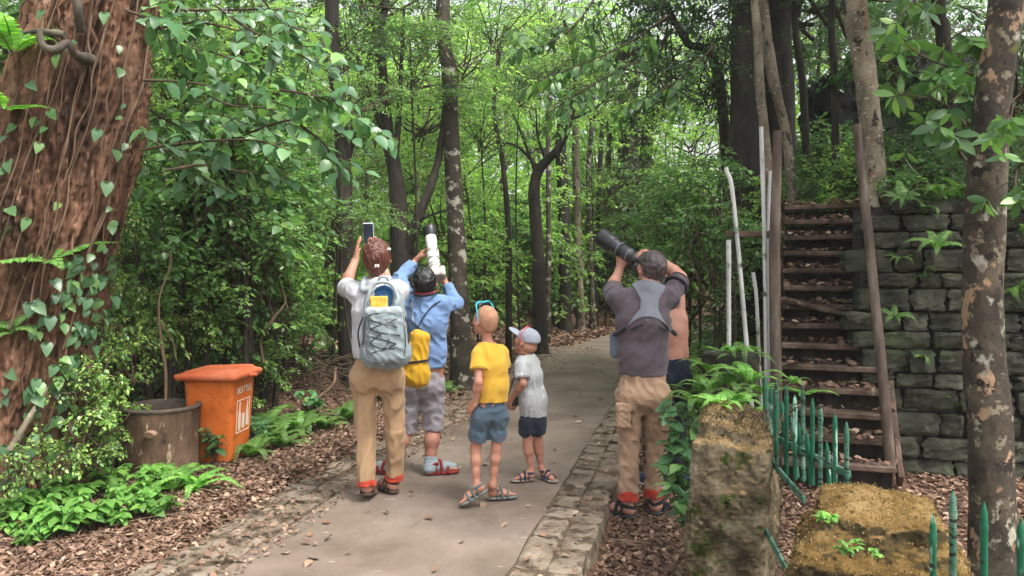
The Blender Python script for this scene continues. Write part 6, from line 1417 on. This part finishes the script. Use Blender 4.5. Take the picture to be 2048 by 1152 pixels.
# ------------------------------------------------------------------ near plants
lf_near = leafmat('leaf_near', G((74, 114, 82), (92, 136, 98), (64, 102, 74), (112, 154, 110), (132, 172, 106)), .36, rough=.36, spec=.6)
lf_rhodo = leafmat('leaf_rhodo', G((62, 98, 62), (80, 120, 70), (104, 146, 80), (52, 86, 56), (136, 172, 100)), .35, rough=.33)
lf_ferngrey = leafmat('leaf_fern_deep', G((84, 124, 68), (108, 148, 80), (70, 106, 60), (130, 168, 92)), .4, rough=.45)
def leafy_branch(name, label, pts, r, nl, L, kind, mat, group=None, cat='branch', seed=0, sprig=.22, nsp=6, w=1.0, droop=.5, whorl=0):
    """a stem with side sprigs and individually placed leaves"""
    g = np.random.default_rng(seed); P0 = spline(pts, 50); rt = empty(name, label, cat, P0[0], group)
    mb = MB(); tube(mb, P0, np.linspace(r, r*.35, 50), 7, 0, r*.2, seed); P = []; D = []; N = []; LL = []
    for k in range(nsp+1):
        t = int(8+40*k/max(1, nsp)); t = min(t, 49); o = P0[t]; ax = nrm(P0[min(t+1, 49)]-P0[t-1])
        if k == nsp: ln = P0[30:]; 
        else:
            v = nrm(ax*.6+g.normal(0, .7, 3)*A(1, .8, .5)); e = o+v*sprig*g.uniform(.6, 1.3)-A(0, 0, .05); ln = spline([o, (o+e)/2+A(0, 0, .02), e], 14); tube(mb, ln, np.linspace(r*.35, .002, 14), 5)
        if whorl:
            e = ln[-1]; ax = nrm(ln[-1]-ln[-4]); s1 = nrm(np.cross(ax, A(0, 0, 1)+g.normal(0, .2, 3))); s2 = np.cross(s1, ax)
            n = int(whorl+g.integers(0, 3))
            for q in range(n):
                a = 6.283*q/n+g.normal(0, .2); out_ = s1*math.cos(a)+s2*math.sin(a); P.append(e-ax*g.uniform(0, .03)); D.append(out_*.9+ax*g.uniform(.1, .7)-A(0, 0, g.uniform(0, droop))); N.append(ax*.8+A(0, 0, .8)-out_*.2); LL.append(L*g.uniform(.7, 1.2))
            continue
        m = max(3, int(nl*g.uniform(.7, 1.3))); 
        for q in range(m):
            i = int((q+.6)/m*(len(ln)-1)); b = ln[i]; ax = nrm(ln[min(i+1, len(ln)-1)]-ln[max(0, i-1)]); sd_ = nrm(np.cross(ax, A(0, 0, 1)))*(1 if q % 2 else -1)
            P.append(b); D.append(ax*.5+sd_*g.uniform(.5, 1)+A(0, 0, -droop*g.uniform(.2, 1.4))+g.normal(0, .15, 3)); N.append(A(0, -.25, 1)+g.normal(0, .30, 3)); LL.append(L*g.uniform(.65, 1.2))
    part(mb, 'stem', m_twig, rt); mb = MB(); leaves(mb, P, D, N, LL, kind, 0, w); part(mb, 'leaves', mat, rt); return rt
br = [([(285, 160), (380, 165), (500, 190), (640, 235)], 4.9), ([(280, 300), (380, 285), (500, 280), (580, 300)], 4.7), ([(300, 60), (400, 45), (520, 70), (600, 60)], 5.1),
      ([(430, 10), (500, 60), (600, 110), (690, 165)], 5.0), ([(560, 180), (640, 195), (720, 235), (795, 280)], 5.0), ([(330, 340), (420, 330), (520, 350), (600, 330)], 5.0),
      ([(300, 220), (360, 250), (430, 230), (500, 250)], 5.2), ([(520, -10), (560, 40), (640, 80), (660, 130)], 5.3), ([(470, 280), (540, 250), (620, 230), (690, 200)], 5.2),
      ([(340, 120), (400, 100), (470, 120), (560, 150)], 5.4), ([(250, 20), (300, 40), (350, 80), (420, 110)], 4.8), ([(600, 250), (650, 290), (660, 330), (650, 350)], 5.3),
      ([(400, 180), (460, 210), (540, 220), (610, 270)], 5.6), ([(360, 20), (450, 20), (560, 20), (640, 40)], 5.6), ([(270, 250), (330, 300), (400, 350), (470, 390)], 5.5)]
bl = ['leafy branch reaching from the shaggy trunk toward the sky gap', 'leafy branch spreading level with the lower vines of the shaggy trunk', 'leafy branch along the top edge beside the shaggy trunk', 'leafy branch sloping down to the dark straight trunk from the top edge',
      'leafy branch whose last round leaves hang above the phone', 'leafy branch drooping over the dark shrubs behind the orange bin', 'short leafy branch halfway up beside the shaggy trunk', 'leafy branch hanging from the top edge before the dark straight trunk',
      'leafy branch rising toward the dark straight trunk', 'leafy branch in the middle of the leaf curtain', 'leafy branch crossing in front of the upper shaggy trunk', 'short hanging leafy branch left of the dark straight trunk',
      'shaded leafy branch deep inside the leaf curtain', 'shaded leafy branch under the top edge of the photo', 'leafy branch slanting down from the shaggy trunk to the shrubs']
for k, (pp, Y) in enumerate(br):
    g = random.Random(k); pts = [at(x, y, Y+.25*math.sin(k+i)) for i, (x, y) in enumerate(pp)]
    leafy_branch('leafy_branch', bl[k], pts, .010, 7, .105, 'broad', lf_near, 'broad leaved branches beside the shaggy trunk', seed=100+k, sprig=.34, nsp=7, w=1.05)
# bushy young trees behind that curtain
yt = [(370, 60, 6.6, .6), (470, 250, 6.8, .9), (480, 20, 7.0, .6), (400, 340, 6.6, .9), (350, 460, 6.5, .75), (500, 400, 6.9, .9), (330, 570, 6.4, .6), (430, 520, 7.0, .9), (270, 470, 6.1, .5), (540, 560, 7.4, .7), (570, 470, 7.8, .7), (545, 300, 7.6, .7), (540, 120, 7.8, .55), (40, 40, 6.2, .9), (100, 120, 6.6, .8)]
for k, (px, py, Y, s_) in enumerate(yt):
    c = at(px, py, Y); b = A(c[0]+.1*math.sin(k), c[1], gz(c[0], c[1])-.05); h = c[2]-b[2]
    tree('young_tree', 'dense young tree with broad blue-green leaves behind the orange bin', [b, b+(c-b)*.5+A(.05, 0, 0), c], [.028, .022, .012], m_barkd, [(('broad', k % 3), c, s_), (('bush' if k % 2 else 'bushb', (k+1) % 3), c-A(.1, -.1, .45), s_*.8)], (), 'young trees behind the bin', 7, 300+k, .1, 10)
# ferns ---------------------------------------------------------------
def fern_mesh(nf, L, seed, mat, npin=20, wid=.17, rise=.9):
    g = np.random.default_rng(seed); mb = MB()
    for k in range(nf):
        a = 6.283*k/nf+g.normal(0, .25); ln = L*g.uniform(.7, 1.15); out_ = A(math.cos(a), math.sin(a), 0); el = rise*g.uniform(.6, 1.15)
        pts = [A(0, 0, 0), out_*ln*.28*math.cos(el)+A(0, 0, ln*.42*math.sin(el)), out_*ln*.62+A(0, 0, ln*.55*math.sin(el)), out_*ln*.95+A(0, 0, ln*.35*math.sin(el)*g.uniform(.2, 1.1))]
        S_ = spline(pts, npin*2+4); tube(mb, S_, np.linspace(.004, .0012, len(S_)), 4, 1, cap=False)
        idx = np.arange(4, len(S_)-1); t = (idx-4)/(len(S_)-5); prof = np.minimum(1, .35+t*3)*(1-t)**.75+.06
        for s in (-1, 1):
            ax = S_[idx+1]-S_[idx-1]; ax /= np.linalg.norm(ax, axis=1)[:, None]; sd_ = np.cross(ax, np.broadcast_to(A(0, 0, 1), ax.shape)); sd_ /= np.linalg.norm(sd_, axis=1)[:, None]+1e-9; n = np.cross(sd_, ax)
            leaves(mb, S_[idx], sd_*s+ax*.35-A(0, 0, .15)+g.normal(0, .06, ax.shape), n+g.normal(0, .1, ax.shape), ln*wid*prof*1.2, 'pinna', 0, 1.7)
    return mb.mesh('fronds', [mat, m_twig])
FM = {('y', k): fern_mesh(7, .42, 500+k, lf_fern) for k in range(2)}; FM.update({('g', k): fern_mesh(8, .45, 510+k, lf_ferngrey) for k in range(3)}); FM[('h', 0)] = fern_mesh(5, .45, 520, lf_fern, rise=.35)
def fern(label, p, key, s_, group=None, rz=0, tilt=(0, 0)):
    rt = empty('fern', label, 'fern', p, group); o = bpy.data.objects.new('fronds', FM[key]); COL.objects.link(o); o.parent = rt; o.scale = (s_, s_, s_); o.rotation_euler = (tilt[0], tilt[1], rz); return rt
def onground(px, py, dz=-.02, Y=None):
    Y = Y or 2320/(py-540); p = at(px, py, Y); return A(p[0], Y, gz(p[0], Y)+dz)
fern('bright upright fern beside the log-patterned drum', onground(345, 985), ('y', 0), .85, rz=.4)
fern('bright spreading fern in front of the log-patterned drum', onground(392, 985), ('y', 1), .80, rz=1.4)
fern('fern with long pale frond growing out of the shaggy bark', trunk_pt(-.95, 1.55, .02), ('h', 0), .9, rz=-.9, tilt=(.3, .2))
fern('small fern clinging low on the shaggy bark', trunk_pt(-1.2, 1.1, .02), ('g', 1), .5, rz=.4, tilt=(.5, 0))
fern('feathery fern high on the left flank of the shaggy trunk', at(25, 110, 4.6), ('y', 0), 1.1, rz=.8); fern('yellowish fern tuft on the left flank of the shaggy trunk', at(5, 220, 4.6), ('h', 0), .8, rz=.2)
for k, (px, py, Y, s_) in enumerate([(545, 850, 6.6, 1.0), (590, 845, 6.9, .9), (530, 800, 7.0, 1.0), (570, 880, 6.4, .8), (500, 880, 6.1, .7), (610, 820, 7.2, .8)]): fern('feathery green fern crowding the far side of the orange bin', onground(px, py, Y=Y), ('g', k % 3), s_, 'ferns beside the bin', rz=k)
rf = [(1400, 700, 5.9, 1.0), (1440, 660, 6.1, 1.0), (1390, 640, 6.4, 1.0), (1480, 700, 5.6, .9), (1420, 760, 5.2, .9), (1465, 750, 5.0, .8), (1500, 740, 4.9, .9), (1395, 790, 4.9, .8), (1440, 790, 4.5, .6), (1380, 720, 6.2, 1.0), (1430, 600, 6.6, 1.0), (1470, 620, 6.5, .9), (1500, 660, 6.0, .8), (1390, 560, 7.0, 1.0), (1455, 540, 6.9, .9), (1365, 680, 6.6, .9), (1505, 800, 4.4, .45), (1415, 640, 6.3, .8), (1450, 690, 5.7, .8), (1380, 770, 5.6, .7), (1420, 720, 5.5, .8), (1470, 670, 5.9, .8), (1360, 620, 7, 1.0), (1405, 580, 6.9, 1.0), (1350, 740, 6.4, .8), (1480, 770, 4.7, .55), (1520, 760, 4.9, .6)]
for k, (px, py, Y, s_) in enumerate(rf):
    p = at(px, py+30, Y); p[2] = max(p[2], gz(p[0], Y)-.02); p[2] = min(p[2], max(gz(p[0], Y)+.02, .05)) if Y > 5.8 else p[2]
    fern('lush light green fern on the bank between the white poles and the near pillars', p, ('y' if k % 2 == 0 else 'g', k % 2), s_*(.75 if py > 650 else 1), 'ferns on the right bank', rz=k*1.3)
fern('small pale fern growing through the left end of the stair treads', at(1612, 790, 5.9), ('h', 0), .6, rz=.6); fern('tiny fern on a middle stair tread beside the post', at(1585, 770, 6.0), ('y', 1), .4)
fern('dark fern sprouting from the top of the stone wall', at(1880, 400, 6.15), ('g', 0), .75); fern('fern tuft hanging in a joint of the stone wall', at(1870, 500, 6.0), ('g', 1), .55, tilt=(.5, 0)); fern('sprig of fern on the stone wall beside the handrail', at(1785, 640, 6.1), ('g', 2), .4, tilt=(.5, 0))
for k, (px, py, Y) in enumerate([(890, 700, 9.3), (760, 690, 8.6), (1040, 615, 12.4), (650, 800, 7.2), (690, 790, 7.6)]): fern('fern at the foot of the forest trees along the litter bank', onground(px, py, Y=Y), ('g', k % 3), .8, 'ferns along the litter bank', rz=k)
for k, (px, py, s_) in enumerate([(1800, 405, .55), (1840, 430, .5), (1925, 400, .6), (2030, 430, .6), (1860, 560, .4), (2035, 590, .55), (1800, 520, .4), (1840, 720, .35), (2040, 480, .5), (1900, 820, .35)]): fern('green fern tuft overhanging the face of the stone wall', at(px, py, 6.33-.23*((px-1024)/F*6.2-3)), ('g', k % 3), s_, 'ferns on the stone wall', rz=k, tilt=(.6, 0))
# herb plants ----------------------------------------------------------
def herb_mesh(seed, L=.075, ns=5, h=.16, mat=None):
    g = np.random.default_rng(seed); mb = MB(); P = []; D = []; N = []; LL = []
    for k in range(ns):
        a = g.uniform(0, 6.28); tip = A(math.cos(a)*g.uniform(.03, .14), math.sin(a)*g.uniform(.03, .14), h*g.uniform(.6, 1.2)); ln = spline([A(0, 0, 0), tip*.5+A(0, 0, .03), tip], 10); tube(mb, ln, np.linspace(.004, .002, 10), 4, 1, cap=False)
        for lv, i in enumerate((4, 6, 8, 9)):
            r0 = g.uniform(0, 3.1)
            for s in range(2 if lv < 3 else 4):
                q = r0+s*(3.14 if lv < 3 else 1.57); P.append(ln[i]); D.append(A(math.cos(q), math.sin(q), g.uniform(-.45, .15))); N.append(A(0, 0, 1)+g.normal(0, .25, 3)); LL.append(L*g.uniform(.6, 1.25)*(1 if lv < 3 else .75))
    leaves(mb, P, D, N, LL, 'broad'); return mb.mesh('leaves', [mat or lf_herb, m_twig])
HM = [herb_mesh(600+k) for k in range(4)]; HN = [herb_mesh(610+k, .085, 6, .24, lf_near) for k in range(3)]
gh = random.Random(2)
def herb(label, p, me, s_, group): 
    rt = empty('herb', label, 'plant', p, group); o = bpy.data.objects.new('leaves', me); COL.objects.link(o); o.parent = rt; o.scale = (s_,)*3; o.rotation_euler = (0, 0, gh.uniform(0, 6.28))
for k in range(64):
    px, py = gh.uniform(-30, 330), gh.uniform(930, 1075)
    if px > 200 and py > 1050 or px > 110 and py > 1075 or px < 60 and py < 960: continue
    herb('bright green leafy herb in the patch in front of the shaggy trunk', onground(px, py), gh.choice(HM), gh.uniform(.75, 1.2), 'green herbs in the patch')
for k in range(9): herb('small herb cluster near the lower left edge of the leaf litter', onground(gh.uniform(20, 90), gh.uniform(1055, 1085)), gh.choice(HM), .6, 'small herbs at the left edge')
for k, (px, py) in enumerate([(520, 905), (500, 890), (300, 900), (270, 890), (240, 900), (210, 905), (430, 935), (620, 850), (700, 800), (670, 800)]): herb('darker leafy herb at the foot of the drum and bin', onground(px, py), HN[k % 3], gh.uniform(.8, 1.2), 'herbs around drum and bin')
for k, (px, py, Y) in enumerate([(1378, 1010, 4.6), (1392, 1050, 4.2), (1375, 955, 4.7), (1380, 900, 4.8)]):
    p = at(px, py, Y); p[2] = max(gz(p[0], Y)-.02, p[2]-.15); herb('broad leaved green plant squeezed against the root-topped pillar', p, HN[k % 3], gh.uniform(1.0, 1.5), 'plants beside the root-topped pillar')
# grass and small ferns on the broken wall stub
fern('pale fern sprouting from the top of the root-topped pillar', A(1.06, 3.95, .78), ('y', 0), .42, rz=1.0); fern('small fern on the far edge of the root-topped pillar', A(1.2, 4.15, .76), ('y', 1), .5, rz=2.0)
leafy_branch('leafy_branch', 'young shoot with large leaves in front of the dark trousers', [at(1385, 960, 4.7), at(1378, 880, 4.75), at(1360, 830, 4.8), at(1345, 800, 4.85)], .006, 5, .11, 'broad', lf_near, seed=61, nsp=3, sprig=.12)
for k, (px, py, Y, lb) in enumerate([(1660, 1060, 2.28, 'small two-leaved sprout on the front of the orange-mossed pillar'), (1702, 1118, 2.25, 'bright five-leaved sprout low on the orange-mossed pillar'), (1755, 1125, 2.25, 'tiny sprout right of the bright five-leaved sprout')]):
    herb(lb, at(px, py, Y), HM[k], (.30, .32, .2)[k], None)
# shrubs wrapped round the foot of the big trunk
tl_ = [(215, 640, 5.3, .32), (190, 730, 5.1, .34), (240, 720, 5.5, .38), (165, 830, 4.95, .34), (110, 905, 4.75, .30), (215, 830, 5.25, .32), (225, 560, 5.6, .36), (285, 650, 6.0, .5), (30, 925, 4.55, .26), (185, 900, 5.0, .28), (150, 760, 4.95, .24)]
for k, (px, py, Y, s_) in enumerate(tl_):
    c = at(px, py, Y); rt = empty('shrub', 'leafy creeper shrub clothing the foot of the shaggy trunk', 'shrub', A(c[0], c[1], gz(c[0], c[1])), 'shrubs at the shaggy trunk')
    o = put_crown(rt, ('lowb', k % 3), c-A(*rt.location), (s_*1.1, s_*1.1, s_*1.4), k*1.1, 'foliage')
g = np.random.default_rng(77); P = []; D = []; N = []; L_ = []
iv = empty('ivy', 'scattered ivy leaves climbing the lower right flank of the shaggy trunk', 'ivy', trunk_pt(-.5, .8, .03))
for k in range(130):
    an = g.normal(-.45, .3); z = g.uniform(.1, 1.6); P.append(trunk_pt(an, z, .03+g.uniform(0, .06))); D.append(A(g.normal(0, .5), -.3, -.6)); N.append(A(math.cos(an), math.sin(an), .6)+g.normal(0, .3, 3)); L_.append(g.uniform(.05, .10))
for k in range(30):
    an = g.uniform(-2.4, -.3); z = g.uniform(.3, 3.3); P.append(trunk_pt(an, z, .03+g.uniform(0, .05))); D.append(A(g.normal(0, .5), -.3, -.6)); N.append(A(math.cos(an), math.sin(an), .6)+g.normal(0, .3, 3)); L_.append(g.uniform(.04, .10))
mb = MB(); leaves(mb, P, D, N, L_, 'heart'); part(mb, 'leaves', lf_near, iv)
for k, (px, py, Y, s_) in enumerate([(262, 300, 5.3, .2), (240, 420, 5.3, .22), (212, 520, 5.25, .22), (285, 200, 5.4, .2)]):
    c = at(px, py, Y); rt = empty('creeper', 'leafy creeper cluster on the right rim of the shaggy trunk', 'creeper', c, 'creepers on the trunk rim'); put_crown(rt, ('lowb', k % 3), A(0, 0, 0), (s_*1.2, s_*1.2, s_*1.9), k*1.7, 'foliage')
ab = [([(1340, 30), (1250, 90), (1160, 130), (1070, 165)], 8.2, 'leafy bough arching leftward over the path above the bent tree arm'), ([(1300, 110), (1220, 150), (1150, 190), (1090, 230)], 8.6, 'lower leafy bough hanging over the path beside the bent tree arm'), ([(1200, -20), (1150, 50), (1090, 90), (1030, 100)], 8.4, 'leafy bough entering from the top edge over the path'),
      ([(1430, 90), (1370, 150), (1310, 190), (1260, 230)], 8.8, 'shaded leafy bough below the sloping dark limb')]
for k, (pp, Y, lb) in enumerate(ab): leafy_branch('leafy_branch', lb, [at(x, y, Y+.2*math.sin(i+k)) for i, (x, y) in enumerate(pp)], .014, 10, .14, 'lance', lf_rhodo, 'boughs over the path', seed=800+k, sprig=.45, nsp=11, w=1.3, droop=.7)
# right-hand branches with long leaves in whorls
rb = [([(1945, 150), (1910, 135), (1860, 120), (1800, 80)], 3.75, 'long-leaved branch at the top left of the blotched trunk'), ([(1930, 250), (1890, 210), (1850, 195), (1800, 190)], 3.7, 'long-leaved branch with pale whorls left of the blotched trunk'),
      ([(1930, 320), (1890, 270), (1860, 255), (1850, 245)], 3.75, 'long-leaved twig hanging lowest left of the blotched trunk'), ([(1940, 50), (1915, 70), (1890, 90), (1885, 130)], 3.8, 'long-leaved twig tucked close to the blotched trunk'),
      ([(2060, 170), (2030, 200), (2020, 230), (2010, 260)], 3.2, 'leafy twig entering from the right edge beside the blotched trunk'), ([(2070, 330), (2040, 330), (2030, 360), (2040, 400)], 3.3, 'small leafy twig low at the right edge'), ([(1850, -40), (1830, 0), (1810, 20), (1790, 50)], 3.8, 'long-leaved branch dropping from the top edge before the flaking trunk')]
for k, (pp, Y, lb) in enumerate(rb): leafy_branch('leafy_branch', lb, [at(x, y, Y+.15*math.sin(i*2+k)) for i, (x, y) in enumerate(pp)], .008, 6, (.105 if k < 4 or k == 6 else .08), 'lance', lf_rhodo, 'long leaved branches at the right', seed=700+k, sprig=.13, nsp=5, w=1.2, whorl=5, droop=.55)
# broad shrubs right of the path and on the wall
for k, (px, py, Y, s_, fam) in enumerate([(1440, 400, 7.6, .6, 'broad'), (1400, 470, 8.2, .8, 'bush'), (1350, 560, 9.5, .9, 'bush'), (1430, 520, 7.4, .6, 'bush'), (1380, 400, 9.0, .8, 'bush'), (1470, 440, 6.9, .35, 'low'), (1330, 470, 10.5, .9, 'bush')]):
    c = at(px, py, Y); b = A(c[0], c[1], gz(c[0], c[1])-.05)
    tree('young_tree', 'slender young tree with fresh leaves between the black lens and the white poles', [b, (b+c)/2, c], [.022, .016, .01], m_barkd, [((fam, k % 3), c, s_)], (), 'young trees left of the white poles', 7, 340+k, .1, 10)
for k, (px, py, Y, s_) in enumerate([(1840, 330, 7.2, .4), (1930, 300, 7.6, .5), (1990, 330, 7.4, .5), (2040, 420, 6.6, .35), (1870, 290, 8.2, .6), (1640, 330, 8.8, .35), (1590, 380, 8.3, .3), (1700, 340, 8.6, .3), (2040, 600, 6.2, .25), (1810, 380, 6.9, .34), (1960, 370, 6.6, .34), (1900, 330, 7.0, .4), (2030, 360, 6.4, .4), (1780, 300, 8.0, .5), (1850, 250, 8.6, .6), (1950, 230, 8.4, .7), (2030, 130, 7.5, .7), (1800, 120, 8.5, .7)]):
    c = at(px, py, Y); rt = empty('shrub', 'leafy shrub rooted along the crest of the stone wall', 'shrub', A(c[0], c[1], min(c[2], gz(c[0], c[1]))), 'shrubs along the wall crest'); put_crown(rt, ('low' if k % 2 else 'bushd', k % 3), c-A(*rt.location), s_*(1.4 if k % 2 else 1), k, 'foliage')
# twig pile on the bank behind the bin
tp = empty('brush_pile', 'heap of dead brown twigs and branches on the bank left of the tan trousers', 'brushwood', onground(640, 770, 0, 8)); mb = MB(); g = random.Random(6)
for k in range(70):
    x0 = g.uniform(560, 700); c = at(x0, g.uniform(700, 775), g.uniform(7.7, 8.5)); c[2] = max(c[2]-.1, gz(c[0], c[1])+.02); a = g.uniform(0, 3.14); L = g.uniform(.15, .5); d = A(math.cos(a), .5*math.sin(a), g.uniform(-.25, .35))*L
    tube(mb, spline([c-d, c+A(g.uniform(-.05, .05), 0, g.uniform(0, .08)), c+d], 8), np.linspace(.008, .004, 8), 5)
part(mb, 'twigs', m_twig, tp)
mb = MB(); tube(mb, spline([at(630, 800, 7.4), at(665, 770, 7.5), at(672, 735, 7.6)], 14), np.linspace(.014, .01, 14), 7, 0, .004, 2); tag(mb.build('fallen_branch', m_vine), 'curved bare fallen branch in front of the brush heap', 'branch')
# ------------------------------------------------------------------ soft haze of the humid wood
mb = MB(); box(mb, A(0, 35, 11), (160, 104, 30)); hz_m = bpy.data.materials.new('haze_air'); hz_m.use_nodes = True; t = hz_m.node_tree; t.nodes.clear()
o_ = t.nodes.new('ShaderNodeOutputMaterial'); v_ = t.nodes.new('ShaderNodeVolumePrincipled'); v_.inputs['Color'].default_value = (.9, .95, .88, 1); v_.inputs['Density'].default_value = .0016; v_.inputs['Anisotropy'].default_value = .2
t.links.new(v_.outputs[0], o_.inputs['Volume']); hz_o = tag(mb.build('haze', hz_m, smooth_sh=False), kind='stuff')
